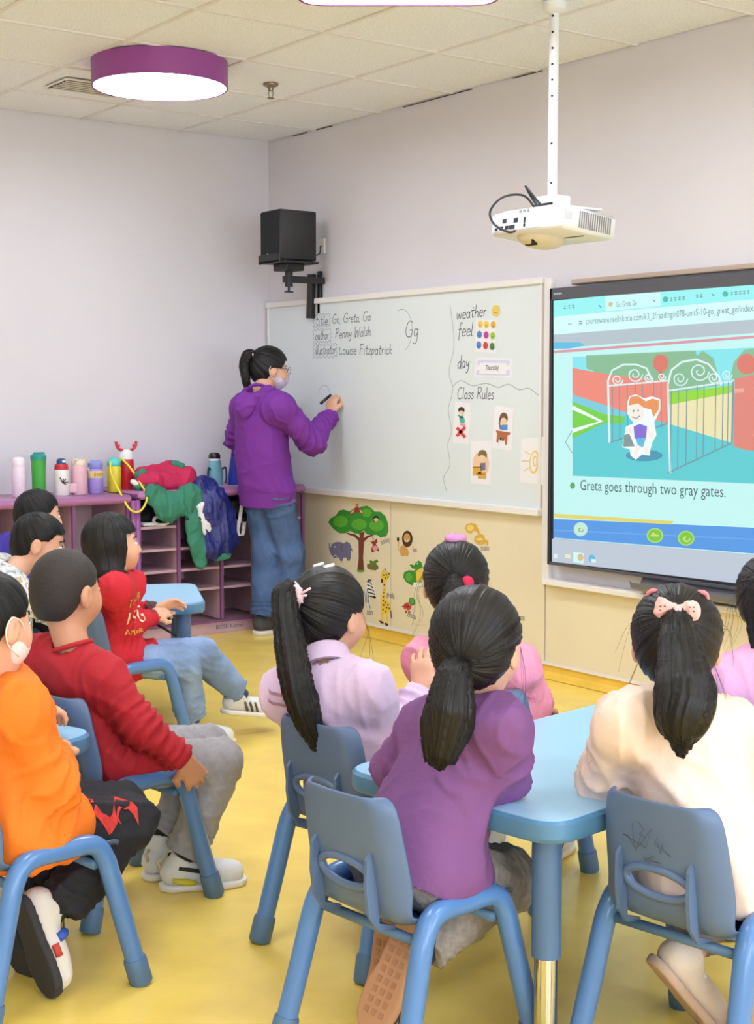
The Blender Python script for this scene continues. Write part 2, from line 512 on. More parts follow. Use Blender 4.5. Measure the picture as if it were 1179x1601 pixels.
CROC = [
    ('green', 0, [(5983,362),(5975,389),(5933,404),(5886,406),(5874,417),(5907,417),(5929,433),(5908,438),(5887,434),(5874,451),(5849,464),(5825,456),(5816,431),(5820,348),(5841,335),(5886,341),(5907,325),(5958,338)]),
    ('yellow', 1, [(5874,404),(5841,421),(5816,431),(5816,359),(5865,348)]),
    ('lgreen', 1, [(5903,370),(5906,360),(5914,351),(5926,345),(5939,343),(5951,347),(5959,354),(5962,364),(5959,375),(5951,384),(5939,389),(5926,391),(5914,387),(5906,380)]),
    ('white', 2, [(5850,448),(5851,446),(5853,444),(5856,443),(5859,443),(5862,443),(5864,445),(5865,447),(5864,449),(5862,451),(5859,452),(5856,452),(5853,451),(5851,450)]),
    ('dark', 3, [(5854,448),(5855,447),(5855,446),(5857,445),(5858,445),(5860,446),(5861,446),(5861,447),(5861,448),(5860,449),(5858,449),(5857,449),(5855,449)]),
    ('white', 2, [(5895,342),(5824,353),(5820,330),(5886,317)]),
]
ZEBRA = [
    ('white', 0, [(6374,234),(6319,262),(6305,301),(6282,315),(6255,301),(6228,250),(6228,223),(6255,225),(6273,245),(6282,217),(6273,158),(6287,156),(6301,193),(6310,159),(6324,157),(6328,190),(6374,168)]),
    ('dark', 1, [(6312,303),(6276,297),(6267,288),(6258,292),(6270,302),(6307,309)]),
    ('dark', 1, [(6309,283),(6268,278),(6257,270),(6249,275),(6263,283),(6305,289)]),
    ('dark', 1, [(6306,262),(6259,259),(6248,253),(6241,258),(6255,265),(6303,268)]),
    ('dark', 1, [(6303,242),(6251,240),(6238,236),(6232,242),(6247,246),(6300,248)]),
    ('dark', 1, [(6300,222),(6242,222),(6229,219),(6224,225),(6240,228),(6298,228)]),
    ('dark', 1, [(6368,240),(6358,213),(6354,181),(6348,182),(6353,214),(6362,241)]),
    ('dark', 1, [(6353,246),(6344,215),(6339,183),(6334,184),(6338,216),(6347,247)]),
    ('dark', 1, [(6338,252),(6329,217),(6324,185),(6319,185),(6323,218),(6333,253)]),
    ('dark', 1, [(6323,258),(6314,218),(6310,186),(6304,187),(6309,219),(6318,259)]),
    ('dark', 1, [(6309,264),(6300,220),(6295,188),(6290,189),(6294,221),(6303,265)]),
    ('dark', 1, [(6302,220),(6293,188),(6281,157),(6275,158),(6287,190),(6296,221)]),
    ('dark', 1, [(6326,206),(6320,158),(6314,159),(6319,207)]),
    ('dark', 2, [(6225,226),(6226,223),(6230,220),(6236,218),(6242,217),(6248,218),(6252,220),(6253,223),(6252,226),(6248,229),(6242,232),(6236,232),(6230,231),(6226,229)]),
    ('dark', 1, [(6302,302),(6299,317),(6266,318),(6269,305),(6284,310)]),
]
GIRAFFE = [
    ('yellow', 0, [(6184,357),(6170,372),(6139,380),(6109,375),(6100,358),(6122,331),(6135,325),(6139,276),(6137,228),(6100,206),(6088,170),(6113,156),(6114,92),(6130,90),(6135,143),(6157,140),(6161,94),(6183,91),(6179,180),(6176,234),(6161,279),(6159,317),(6179,331)]),
    ('brown', 1, [(6160,323),(6161,318),(6164,314),(6168,311),(6173,310),(6177,312),(6180,316),(6181,321),(6180,326),(6177,331),(6173,333),(6168,334),(6164,332),(6161,328)]),
    ('brown', 1, [(6163,372),(6156,380),(6162,382),(6169,373)]),
    ('dark', 1, [(6137,389),(6137,386),(6139,384),(6142,383),(6144,383),(6147,383),(6148,385),(6149,387),(6148,390),(6147,392),(6144,393),(6142,393),(6139,393),(6137,391)]),
    ('dark', 1, [(6100,368),(6100,366),(6102,364),(6105,363),(6107,362),(6110,363),(6112,365),(6112,367),(6112,369),(6110,371),(6107,373),(6105,373),(6102,372),(6100,371)]),
    ('brown', 1, [(6098,168),(6089,127),(6080,129),(6089,170)]),
    ('dark', 1, [(6200,102),(6159,98),(6155,89),(6183,87)]),
    ('dark', 1, [(6148,97),(6114,92),(6116,81),(6139,81)]),
    ('brown', 1, [(6145,302),(6148,298),(6153,297),(6157,299),(6157,303),(6153,306),(6148,305)]),
    ('brown', 1, [(6141,276),(6143,273),(6147,272),(6151,273),(6151,277),(6147,279),(6143,279)]),
    ('brown', 1, [(6150,259),(6152,256),(6156,254),(6160,256),(6160,259),(6156,262),(6152,262)]),
    ('brown', 1, [(6151,237),(6153,234),(6158,232),(6162,234),(6162,238),(6158,241),(6153,241)]),
    ('brown', 1, [(6152,216),(6154,212),(6160,210),(6165,212),(6165,217),(6160,220),(6154,220)]),
    ('brown', 1, [(6132,207),(6135,203),(6141,201),(6146,204),(6146,208),(6141,211),(6135,211)]),
    ('brown', 1, [(6110,197),(6113,192),(6119,191),(6124,193),(6124,197),(6119,201),(6113,200)]),
    ('brown', 1, [(6147,192),(6150,187),(6157,185),(6162,188),(6162,193),(6157,197),(6150,196)]),
    ('brown', 1, [(6122,182),(6125,177),(6132,175),(6137,178),(6137,183),(6132,186),(6125,186)]),
    ('brown', 1, [(6099,179),(6101,175),(6107,173),(6112,176),(6112,180),(6107,183),(6101,183)]),
    ('brown', 1, [(6154,167),(6157,163),(6163,161),(6168,163),(6168,168),(6163,171),(6157,171)]),
    ('brown', 1, [(6133,159),(6135,155),(6141,154),(6145,156),(6145,160),(6141,163),(6135,162)]),
    ('brown', 1, [(6148,355),(6151,351),(6157,350),(6162,352),(6162,356),(6157,360),(6151,359)]),
    ('brown', 1, [(6124,361),(6126,356),(6132,355),(6137,357),(6137,361),(6132,365),(6126,364)]),
    ('brown', 1, [(6133,341),(6135,337),(6141,336),(6145,338),(6145,342),(6141,345),(6135,344)]),
    ('brown', 1, [(6112,348),(6114,345),(6119,344),(6122,346),(6122,349),(6119,352),(6114,351)]),
]
TURTLE = [
    ('red', 0, [(5910,213),(5914,203),(5923,194),(5938,188),(5953,186),(5968,189),(5978,195),(5981,204),(5978,214),(5968,223),(5954,229),(5938,231),(5923,228),(5914,222)]),
    ('redbrown', 1, [(5930,213),(5932,209),(5936,205),(5942,202),(5949,202),(5955,203),(5959,205),(5961,209),(5959,214),(5955,217),(5949,220),(5942,221),(5936,220),(5932,217)]),
    ('cream', 1, [(5946,193),(5947,191),(5949,189),(5952,188),(5955,188),(5957,188),(5959,189),(5960,191),(5959,193),(5957,195),(5955,196),(5952,196),(5949,196),(5947,194)]),
    ('cream', 1, [(5922,222),(5923,220),(5924,219),(5927,218),(5929,217),(5932,218),(5933,219),(5934,220),(5933,222),(5932,224),(5929,225),(5927,225),(5924,224),(5923,223)]),
    ('redbrown', 1, [(5974,204),(5915,211),(5915,213),(5974,206)]),
    ('dgreen', 1, [(5881,250),(5877,241),(5879,232),(5886,225),(5897,220),(5910,220),(5921,224),(5930,231),(5934,240),(5931,249),(5924,257),(5913,261),(5901,261),(5889,257)]),
    ('lgreen', 2, [(5890,248),(5887,241),(5890,234),(5896,230),(5905,228),(5914,231),(5921,236),(5923,243),(5921,250),(5914,255),(5905,256),(5896,253)]),
    ('redbrown', 0, [(5947,179),(5948,177),(5951,175),(5955,173),(5960,173),(5964,173),(5967,175),(5968,177),(5967,179),(5964,182),(5960,183),(5955,184),(5951,183),(5948,182)]),
    ('redbrown', 0, [(5920,181),(5921,179),(5924,177),(5928,175),(5932,175),(5937,175),(5939,177),(5940,179),(5939,181),(5937,183),(5933,185),(5928,185),(5924,185),(5921,183)]),
    ('redbrown', 0, [(5971,205),(5972,204),(5976,202),(5980,201),(5986,200),(5990,200),(5994,201),(5995,203),(5994,204),(5990,206),(5986,207),(5980,208),(5976,208),(5972,207)]),
]
SNAKE = [
    ('gold', 0, [(5477,664),(5463,683),(5426,694),(5389,689),(5371,669),(5360,646),(5330,640),(5316,617),(5294,616),(5296,589),(5307,591),(5312,601),(5339,591),(5379,588),(5405,604),(5393,629),(5371,639),(5380,651),(5407,655),(5426,638),(5458,643)]),
    ('lgold', 1, [(5406,670),(5408,663),(5416,657),(5427,653),(5439,652),(5450,654),(5458,659),(5461,665),(5458,672),(5451,678),(5440,682),(5427,683),(5416,681),(5408,676)]),
    ('lgold', 1, [(5329,613),(5332,607),(5340,601),(5353,597),(5366,596),(5379,598),(5387,602),(5391,608),(5388,614),(5379,620),(5367,624),(5353,625),(5341,623),(5332,619)]),
    ('olive2', 2, [(5390,606),(5361,600),(5329,611),(5331,615),(5361,603),(5387,610)]),
]
TOUCAN = [
    ('gold', 0, [(5162,264),(5115,268),(5110,247),(5101,213),(5122,192),(5140,219)]),
    ('grey', 1, [(5114,234),(5092,199),(5114,191)]),
]
CARD_STAND = [
    ('paper', 0, [(5545,1299),(5425,1291),(5435,1084),(5565,1093)]),
    ('dark', 1, [(5470,1256),(5472,1249),(5479,1243),(5489,1240),(5500,1240),(5510,1243),(5518,1249),(5520,1256),(5518,1263),(5511,1268),(5501,1272),(5489,1272),(5479,1269),(5472,1263)]),
    ('cream', 2, [(5476,1244),(5478,1240),(5483,1236),(5490,1234),(5498,1234),(5505,1236),(5510,1240),(5512,1244),(5510,1249),(5505,1252),(5498,1254),(5490,1254),(5483,1253),(5478,1249)]),
    ('teal', 1, [(5514,1224),(5483,1230),(5465,1201),(5474,1192),(5505,1192)]),
    ('teal', 1, [(5527,1230),(5503,1218),(5484,1215),(5482,1222),(5498,1224),(5520,1235)]),
    ('pink', 1, [(5510,1189),(5465,1190),(5460,1175),(5501,1178)]),
    ('red', 2, [(5537,1163),(5473,1115),(5455,1125),(5519,1173)]),
    ('red', 2, [(5473,1177),(5538,1129),(5520,1120),(5456,1168)]),
]
CARD_DESK = [
    ('paper', 0, [(5243,1281),(5106,1268),(5120,1062),(5264,1074)]),
    ('brown2', 1, [(5148,1220),(5151,1208),(5159,1198),(5170,1193),(5183,1192),(5195,1198),(5203,1207),(5207,1219),(5204,1232),(5196,1241),(5184,1247),(5171,1247),(5159,1242),(5151,1232)]),
    ('cream', 2, [(5155,1206),(5157,1199),(5163,1193),(5172,1190),(5182,1189),(5190,1192),(5197,1198),(5199,1205),(5197,1213),(5191,1219),(5182,1222),(5172,1222),(5163,1219),(5157,1213)]),
    ('grey', 1, [(5210,1222),(5214,1194),(5205,1165),(5193,1167),(5202,1194),(5198,1222)]),
    ('blue', 1, [(5197,1186),(5149,1189),(5149,1164),(5195,1162)]),
    ('wood', 2, [(5233,1161),(5128,1151),(5132,1140),(5149,1139),(5152,1092),(5165,1094),(5165,1117),(5211,1121),(5215,1101),(5228,1104),(5224,1143)]),
    ('dark', 3, [(5191,1119),(5192,1115),(5193,1113),(5195,1111),(5197,1111),(5199,1112),(5201,1115),(5201,1118),(5201,1122),(5199,1125),(5197,1126),(5195,1126),(5193,1125),(5192,1122)]),
    ('dark', 3, [(5174,1116),(5175,1113),(5176,1110),(5178,1109),(5180,1109),(5182,1110),(5184,1113),(5184,1116),(5184,1120),(5183,1122),(5180,1124),(5178,1124),(5176,1122),(5175,1120)]),
]
CARD_READ = [
    ('paper', 0, [(5424,1104),(5267,1107),(5269,891),(5419,892)]),
    ('peach', 1, [(5281,994),(5287,967),(5304,944),(5329,931),(5357,930),(5382,941),(5400,962),(5407,989),(5401,1017),(5383,1040),(5358,1053),(5330,1054),(5305,1042),(5287,1021)]),
    ('olive2', 2, [(5296,1039),(5299,1029),(5309,1020),(5323,1015),(5338,1014),(5352,1019),(5362,1027),(5366,1037),(5362,1047),(5353,1056),(5339,1061),(5323,1062),(5309,1058),(5300,1050)]),
    ('cream', 3, [(5303,1019),(5306,1011),(5314,1005),(5326,1001),(5339,1000),(5351,1003),(5359,1009),(5362,1017),(5359,1025),(5351,1032),(5339,1036),(5326,1036),(5314,1033),(5306,1027)]),
    ('grey', 2, [(5348,995),(5309,999),(5308,965),(5343,958)]),
    ('gold', 2, [(5405,978),(5339,984),(5339,941),(5400,932)]),
    ('gold', 2, [(5365,951),(5304,954),(5302,922),(5363,919)]),
    ('wood', 3, [(5402,970),(5343,974),(5343,978),(5402,975)]),
    ('wood', 3, [(5374,937),(5308,940),(5308,944),(5374,941)]),
]
CARD_EAR = [
    ('paper', 0, [(5052,1125),(4894,1137),(4898,912),(5059,917)]),
    ('lgold', 1, [(4926,1014),(4931,993),(4941,974),(4954,962),(4967,958),(4979,963),(4988,975),(4993,994),(4993,1016),(4987,1038),(4978,1057),(4965,1069),(4952,1073),(4940,1068),(4930,1055),(4926,1036)]),
    ('paper', 2, [(4935,1016),(4940,999),(4947,985),(4956,975),(4965,972),(4974,976),(4980,986),(4984,1000),(4983,1018),(4979,1035),(4972,1049),(4963,1059),(4953,1062),(4945,1058),(4938,1048),(4935,1033)]),
    ('lgold', 3, [(4937,1022),(4938,1010),(4942,1000),(4948,995),(4954,994),(4960,999),(4964,1009),(4966,1021),(4964,1033),(4961,1042),(4955,1048),(4949,1048),(4943,1043),(4939,1033)]),
    ('paper', 4, [(4942,1022),(4942,1013),(4944,1007),(4947,1003),(4950,1003),(4953,1007),(4955,1013),(4956,1021),(4956,1029),(4954,1036),(4951,1039),(4948,1039),(4945,1036),(4943,1030)]),
    ('lgold', 1, [(5026,1063),(4990,1048),(4986,1052),(5022,1067)]),
    ('lgold', 1, [(5044,1015),(4995,1017),(4995,1022),(5044,1020)]),
    ('lgold', 1, [(5029,969),(4993,987),(4997,991),(5033,973)]),
]
CARD_DAY = [
    ('paper', 0, [(5383,1516),(5122,1505),(5123,1417),(5400,1422)]),
    ('lilac', 1, [(5368,1504),(5136,1497),(5140,1472),(5378,1479)]),
    ('lilac', 1, [(5376,1453),(5136,1450),(5137,1425),(5387,1430)]),
    ('paper', 2, [(5352,1490),(5157,1484),(5160,1431),(5361,1435)]),
]
CARD_FEEL = [
    ('paper', 0, [(5389,1703),(5234,1692),(5239,1535),(5390,1545)]),
    ('yellow', 1, [(5335,1676),(5337,1668),(5342,1661),(5350,1658),(5358,1658),(5366,1662),(5371,1669),(5373,1677),(5371,1685),(5366,1691),(5359,1695),(5350,1694),(5342,1691),(5337,1684)]),
    ('yellow', 1, [(5289,1672),(5291,1664),(5296,1658),(5304,1655),(5312,1655),(5320,1659),(5325,1666),(5327,1674),(5325,1682),(5320,1688),(5313,1691),(5304,1691),(5297,1687),(5291,1680)]),
    ('gold', 1, [(5239,1669),(5241,1661),(5246,1655),(5253,1652),(5262,1652),(5269,1656),(5275,1663),(5277,1671),(5275,1679),(5270,1685),(5262,1688),(5254,1688),(5246,1684),(5241,1677)]),
    ('blue', 1, [(5341,1626),(5343,1618),(5349,1612),(5356,1609),(5365,1609),(5372,1613),(5378,1619),(5380,1628),(5378,1636),(5373,1642),(5365,1645),(5357,1645),(5349,1641),(5343,1635)]),
    ('magenta', 1, [(5291,1623),(5293,1615),(5298,1608),(5306,1605),(5314,1605),(5322,1609),(5327,1616),(5329,1624),(5328,1632),(5322,1638),(5315,1641),(5306,1641),(5299,1637),(5293,1631)]),
    ('lgreen2', 1, [(5243,1618),(5245,1610),(5250,1603),(5257,1600),(5266,1600),(5273,1604),(5278,1611),(5280,1619),(5279,1627),(5273,1633),(5266,1636),(5258,1636),(5250,1632),(5245,1626)]),
    ('blue', 1, [(5345,1576),(5347,1568),(5352,1561),(5360,1558),(5369,1558),(5376,1562),(5382,1569),(5384,1577),(5382,1585),(5377,1591),(5369,1595),(5360,1594),(5353,1591),(5347,1584)]),
    ('red', 1, [(5295,1572),(5297,1564),(5302,1557),(5310,1554),(5318,1554),(5326,1558),(5331,1564),(5333,1573),(5331,1581),(5326,1587),(5319,1590),(5310,1590),(5303,1586),(5297,1580)]),
    ('dgreen', 1, [(5247,1566),(5248,1558),(5253,1552),(5261,1549),(5269,1549),(5277,1553),(5282,1559),(5284,1567),(5282,1575),(5277,1582),(5270,1585),(5261,1585),(5254,1581),(5249,1574)]),
    ('dark', 2, [(5363,1671),(5354,1668),(5345,1671),(5347,1673),(5354,1670),(5361,1673)]),
    ('dark', 2, [(5317,1668),(5308,1665),(5300,1667),(5301,1669),(5308,1667),(5315,1670)]),
    ('dark', 2, [(5266,1665),(5258,1662),(5249,1664),(5251,1666),(5258,1664),(5265,1667)]),
    ('dark', 2, [(5369,1622),(5361,1619),(5352,1621),(5354,1623),(5361,1621),(5368,1624)]),
    ('dark', 2, [(5319,1618),(5310,1615),(5302,1617),(5303,1619),(5310,1617),(5317,1620)]),
    ('dark', 2, [(5270,1613),(5261,1610),(5253,1612),(5255,1614),(5261,1612),(5268,1615)]),
    ('dark', 2, [(5373,1571),(5364,1568),(5356,1571),(5357,1573),(5364,1570),(5371,1573)]),
    ('dark', 2, [(5323,1567),(5314,1564),(5306,1566),(5307,1568),(5314,1566),(5321,1569)]),
    ('dark', 2, [(5274,1562),(5265,1558),(5257,1561),(5258,1563),(5265,1561),(5272,1564)]),
]
SUN = [
    ('yellow', 0, [(5215,1736),(5204,1729),(5217,1728),(5210,1718),(5223,1721),(5220,1709),(5231,1716),(5233,1705),(5240,1715),(5248,1706),(5250,1717),(5261,1711),(5259,1722),(5272,1721),(5264,1730),(5277,1733),(5266,1738),(5277,1745),(5264,1747),(5272,1757),(5259,1754),(5262,1765),(5251,1758),(5248,1769),(5241,1759),(5234,1768),(5231,1757),(5220,1763),(5223,1752),(5210,1754),(5217,1744),(5204,1742)]),
    ('lgold', 1, [(5220,1736),(5222,1729),(5228,1723),(5236,1720),(5245,1720),(5253,1724),(5259,1730),(5261,1738),(5259,1746),(5254,1752),(5245,1755),(5236,1754),(5228,1750),(5223,1744)]),
    ('dark', 2, [(5252,1731),(5241,1726),(5230,1730),(5231,1732),(5241,1728),(5250,1733)]),
    ('dark', 2, [(5246,1742),(5246,1741),(5247,1740),(5248,1740),(5249,1740),(5250,1740),(5251,1741),(5251,1742),(5251,1743),(5250,1744),(5249,1744),(5248,1744),(5247,1744),(5246,1743)]),
    ('dark', 2, [(5231,1741),(5232,1740),(5232,1739),(5233,1739),(5235,1739),(5236,1740),(5237,1741),(5236,1742),(5236,1743),(5235,1743),(5233,1743),(5232,1743),(5232,1742)]),
]
SCREEN_ART = [
    ('s_page', 0, [(4794,1761),(3230,1786),(3196,711),(4778,671)]),
    ('s_tab', 1, [(4794,1761),(3230,1786),(3228,1716),(4793,1688)]),
    ('s_tab2', 2, [(4467,1764),(4147,1771),(4146,1706),(4465,1698)]),
    ('s_addr', 1, [(4793,1688),(3228,1716),(3226,1638),(4791,1607)]),
    ('s_grey', 1, [(4791,1607),(3226,1638),(3224,1589),(4791,1544)]),
    ('s_red', 2, [(4790,1534),(3224,1579),(3223,1569),(4790,1522)]),
    ('s_blue2', 2, [(4791,1572),(4617,1567),(4591,1551),(4696,1541),(4790,1541)]),
    ('s_teal', 2, [(4666,1503),(3134,1529),(3116,991),(4657,967)]),
    ('s_sky', 3, [(4666,1503),(3134,1529),(3128,1340),(4664,1377)]),
    ('s_hill', 4, [(4580,1508),(3950,1515),(3944,1493),(3912,1513),(3857,1483),(3811,1373),(4086,1340),(4454,1413),(4576,1451)]),
    ('s_hill', 4, [(3770,1398),(3751,1464),(3700,1512),(3599,1522),(3595,1389)]),
    ('s_redw', 5, [(4665,1454),(4454,1424),(4087,1388),(4083,1211),(4345,1259),(4663,1335)]),
    ('s_path', 5, [(4663,1335),(4333,1259),(4333,1239),(4470,1249),(4663,1303)]),
    ('s_green', 5, [(4663,1303),(4457,1249),(4339,1237),(4344,1210),(4469,1207),(4660,1134)]),
    ('s_cream', 5, [(4085,1297),(3753,1347),(3747,1141),(4083,1211)]),
    ('s_lime', 6, [(4086,1340),(3753,1372),(3753,1343),(4085,1292)]),
    ('s_white', 7, [(4668,1268),(4492,1216),(4665,1178),(4656,1161),(4467,1217),(4657,1285)]),
    ('s_ball', 6, [(4095,1466),(4099,1450),(4110,1438),(4128,1431),(4148,1431),(4165,1438),(4178,1451),(4183,1467),(4179,1483),(4167,1496),(4149,1502),(4129,1502),(4112,1495),(4099,1482)]),
    ('s_ball', 6, [(3637,1454),(3642,1436),(3655,1422),(3674,1415),(3696,1415),(3716,1423),(3730,1438),(3736,1456),(3731,1473),(3718,1487),(3698,1495),(3676,1495),(3657,1486),(3643,1472)]),
    ('s_redp', 6, [(3744,1398),(3596,1421),(3588,1114),(3679,1114),(3742,1128)]),
    ('s_redp2', 7, [(3743,1357),(3696,1361),(3696,1344),(3742,1340)]),
    ('s_ball', 5, [(4146,1436),(4129,1436),(4122,1388),(4151,1388)]),
    ('s_bar', 8, [(4421,1124),(4435,1394),(4413,1437),(4348,1460),(4277,1459),(4220,1443),(4185,1391),(4175,1394),(4213,1449),(4276,1467),(4351,1468),(4421,1442),(4447,1395),(4433,1123)]),
    ('s_bar', 8, [(4440,1368),(4096,1389),(4097,1396),(4441,1375)]),
    ('s_bar2', 8, [(4101,1392),(4097,1214),(4088,1214),(4092,1392)]),
    ('s_bar2', 8, [(4419,1375),(4411,1126),(4405,1126),(4412,1375)]),
    ('s_bar2', 8, [(4375,1378),(4368,1136),(4362,1137),(4369,1378)]),
    ('s_bar2', 8, [(4329,1381),(4322,1148),(4316,1148),(4323,1381)]),
    ('s_bar2', 8, [(4280,1384),(4273,1160),(4267,1160),(4274,1384)]),
    ('s_bar2', 8, [(4242,1386),(4235,1169),(4229,1169),(4236,1386)]),
    ('s_bar2', 8, [(4177,1390),(4170,1185),(4164,1185),(4171,1390)]),
    ('s_bar2', 8, [(4136,1392),(4130,1195),(4124,1195),(4130,1392)]),
    ('s_bar', 8, [(4067,1005),(4090,1375),(4072,1433),(4019,1465),(3944,1474),(3881,1455),(3827,1405),(3816,1372),(3806,1374),(3818,1409),(3875,1461),(3943,1483),(4023,1473),(4082,1438),(4102,1375),(4079,1004)]),
    ('s_bar', 8, [(4091,1347),(3748,1384),(3749,1392),(4093,1354)]),
    ('s_bar2', 8, [(3755,1388),(3755,1142),(3746,1142),(3746,1388)]),
    ('s_bar2', 8, [(4086,1002),(3746,1140),(3749,1145),(4090,1007)]),
    ('s_bar2', 8, [(4426,1121),(4091,1211),(4094,1216),(4428,1126)]),
    ('s_bar2', 8, [(4078,1355),(4076,1013),(4070,1013),(4072,1355)]),
    ('s_bar2', 8, [(4038,1359),(4036,1029),(4031,1029),(4033,1359)]),
    ('s_bar2', 8, [(3993,1364),(3992,1047),(3986,1047),(3988,1364)]),
    ('s_bar2', 8, [(3938,1370),(3936,1069),(3931,1070),(3933,1370)]),
    ('s_bar2', 8, [(3902,1374),(3901,1084),(3895,1084),(3897,1374)]),
    ('s_bar2', 8, [(3841,1381),(3839,1109),(3834,1109),(3835,1381)]),
    ('s_bar2', 8, [(3804,1385),(3802,1124),(3797,1124),(3798,1385)]),
    ('s_bar2', 8, [(3777,1387),(3776,1134),(3771,1135),(3772,1387)]),
    ('s_bar', 9, [(4354,1399),(4361,1386),(4376,1380),(4392,1381),(4404,1388),(4407,1399),(4402,1407),(4391,1412),(4380,1411),(4373,1405),(4371,1399),(4375,1394),(4381,1392),(4387,1393),(4390,1395),(4390,1398),(4388,1400),(4394,1403),(4397,1399),(4397,1393),(4390,1388),(4380,1386),(4370,1390),(4364,1398),(4366,1408),(4377,1415),(4393,1417),(4408,1411),(4415,1399),(4410,1386),(4395,1376),(4374,1374),(4355,1383),(4347,1397)]),
    ('s_bar', 9, [(4239,1421),(4249,1403),(4269,1394),(4292,1395),(4308,1406),(4312,1420),(4305,1432),(4290,1438),(4275,1437),(4265,1430),(4262,1420),(4267,1413),(4276,1410),(4285,1411),(4289,1415),(4290,1419),(4286,1423),(4292,1426),(4297,1421),(4296,1413),(4288,1407),(4275,1405),(4262,1409),(4255,1419),(4258,1432),(4272,1442),(4292,1444),(4311,1436),(4320,1421),(4314,1403),(4294,1390),(4267,1388),(4243,1399),(4233,1419)]),
    ('s_bar', 9, [(4181,1407),(4186,1397),(4197,1392),(4209,1393),(4217,1398),(4220,1406),(4216,1412),(4209,1416),(4201,1415),(4196,1411),(4194,1406),(4197,1403),(4201,1401),(4205,1402),(4207,1404),(4207,1405),(4205,1407),(4211,1410),(4214,1407),(4213,1402),(4208,1397),(4200,1396),(4192,1399),(4187,1406),(4189,1413),(4198,1419),(4210,1421),(4221,1416),(4227,1407),(4224,1396),(4212,1388),(4195,1387),(4181,1393),(4175,1405)]),
    ('s_bar', 9, [(4108,1411),(4113,1402),(4122,1397),(4132,1398),(4140,1403),(4142,1410),(4139,1415),(4132,1418),(4125,1417),(4121,1414),(4120,1410),(4122,1407),(4126,1406),(4129,1406),(4130,1408),(4130,1409),(4129,1410),(4135,1413),(4137,1411),(4137,1406),(4132,1402),(4124,1401),(4117,1403),(4113,1409),(4115,1417),(4123,1422),(4134,1423),(4144,1419),(4149,1410),(4146,1400),(4135,1393),(4120,1392),(4107,1398),(4102,1409)]),
    ('s_bar', 9, [(3989,1401),(3998,1383),(4017,1375),(4038,1376),(4053,1386),(4057,1400),(4051,1412),(4037,1418),(4022,1416),(4013,1409),(4010,1400),(4015,1393),(4023,1390),(4031,1392),(4036,1396),(4036,1400),(4033,1403),(4038,1406),(4042,1401),(4042,1394),(4034,1387),(4022,1385),(4010,1390),(4004,1400),(4007,1412),(4020,1421),(4038,1423),(4056,1416),(4064,1401),(4059,1384),(4040,1371),(4015,1370),(3993,1380),(3983,1399)]),
    ('s_bar', 9, [(3875,1429),(3886,1407),(3911,1395),(3938,1397),(3958,1411),(3964,1429),(3955,1445),(3937,1453),(3918,1451),(3905,1441),(3902,1429),(3908,1419),(3919,1415),(3930,1417),(3936,1423),(3936,1429),(3932,1433),(3938,1436),(3943,1430),(3942,1421),(3933,1413),(3918,1410),(3903,1416),(3895,1428),(3899,1444),(3915,1455),(3938,1458),(3960,1449),(3971,1430),(3964,1408),(3941,1393),(3909,1390),(3881,1403),(3869,1427)]),
    ('s_bar', 9, [(3820,1404),(3827,1390),(3841,1384),(3856,1385),(3867,1393),(3870,1403),(3865,1412),(3856,1416),(3845,1415),(3838,1410),(3837,1403),(3840,1398),(3846,1396),(3851,1397),(3854,1400),(3854,1402),(3852,1404),(3857,1408),(3861,1404),(3860,1398),(3854,1392),(3845,1391),(3835,1394),(3830,1402),(3833,1412),(3843,1420),(3857,1421),(3870,1415),(3877,1403),(3873,1390),(3859,1380),(3839,1379),(3822,1387),(3814,1402)]),
    ('s_bar', 9, [(3758,1416),(3764,1404),(3775,1399),(3788,1400),(3798,1406),(3800,1415),(3796,1422),(3788,1426),(3779,1425),(3774,1421),(3772,1415),(3775,1411),(3780,1409),(3784,1410),(3786,1412),(3787,1414),(3785,1416),(3790,1419),(3793,1416),(3792,1410),(3787,1406),(3779,1404),(3770,1407),(3766,1414),(3768,1423),(3777,1429),(3789,1431),(3801,1426),(3807,1415),(3803,1404),(3791,1395),(3774,1394),(3759,1401),(3753,1414)]),
    ('s_white', 10, [(4322,1304),(4310,1327),(4274,1336),(4226,1318),(4179,1327),(4134,1314),(4133,1270),(4165,1217),(4152,1164),(4174,1133),(4188,1093),(4187,1075),(4233,1078),(4268,1054),(4299,1071),(4305,1098),(4348,1106),(4337,1160),(4329,1196),(4283,1211),(4321,1250)]),
    ('s_hair', 11, [(4315,1295),(4304,1324),(4262,1329),(4214,1305),(4178,1318),(4141,1309),(4142,1270),(4171,1239),(4183,1270),(4225,1278),(4249,1300),(4285,1291)]),
    ('s_skin', 11, [(4224,1256),(4228,1239),(4241,1225),(4259,1216),(4279,1216),(4298,1224),(4311,1237),(4316,1255),(4312,1272),(4299,1287),(4281,1294),(4260,1295),(4242,1287),(4229,1273)]),
    ('s_hair', 12, [(4315,1286),(4304,1318),(4262,1324),(4219,1296),(4225,1278),(4261,1297)]),
    ('s_dark', 12, [(4294,1236),(4265,1230),(4246,1243),(4250,1245),(4266,1233),(4293,1239)]),
    ('s_dark', 12, [(4281,1264),(4281,1262),(4282,1260),(4284,1259),(4285,1259),(4287,1260),(4288,1262),(4288,1264),(4288,1266),(4287,1268),(4285,1269),(4284,1269),(4282,1268),(4281,1267)]),
    ('s_dark', 12, [(4254,1266),(4255,1264),(4256,1262),(4257,1261),(4259,1261),(4260,1262),(4261,1264),(4262,1266),(4261,1269),(4260,1270),(4259,1271),(4257,1271),(4256,1270),(4255,1269)]),
    ('s_purple', 12, [(4283,1197),(4247,1209),(4205,1199),(4210,1150),(4276,1145)]),
    ('s_skin', 11, [(4319,1192),(4289,1197),(4282,1161),(4319,1161)]),
    ('s_skin', 11, [(4205,1190),(4163,1164),(4175,1142),(4199,1155)]),
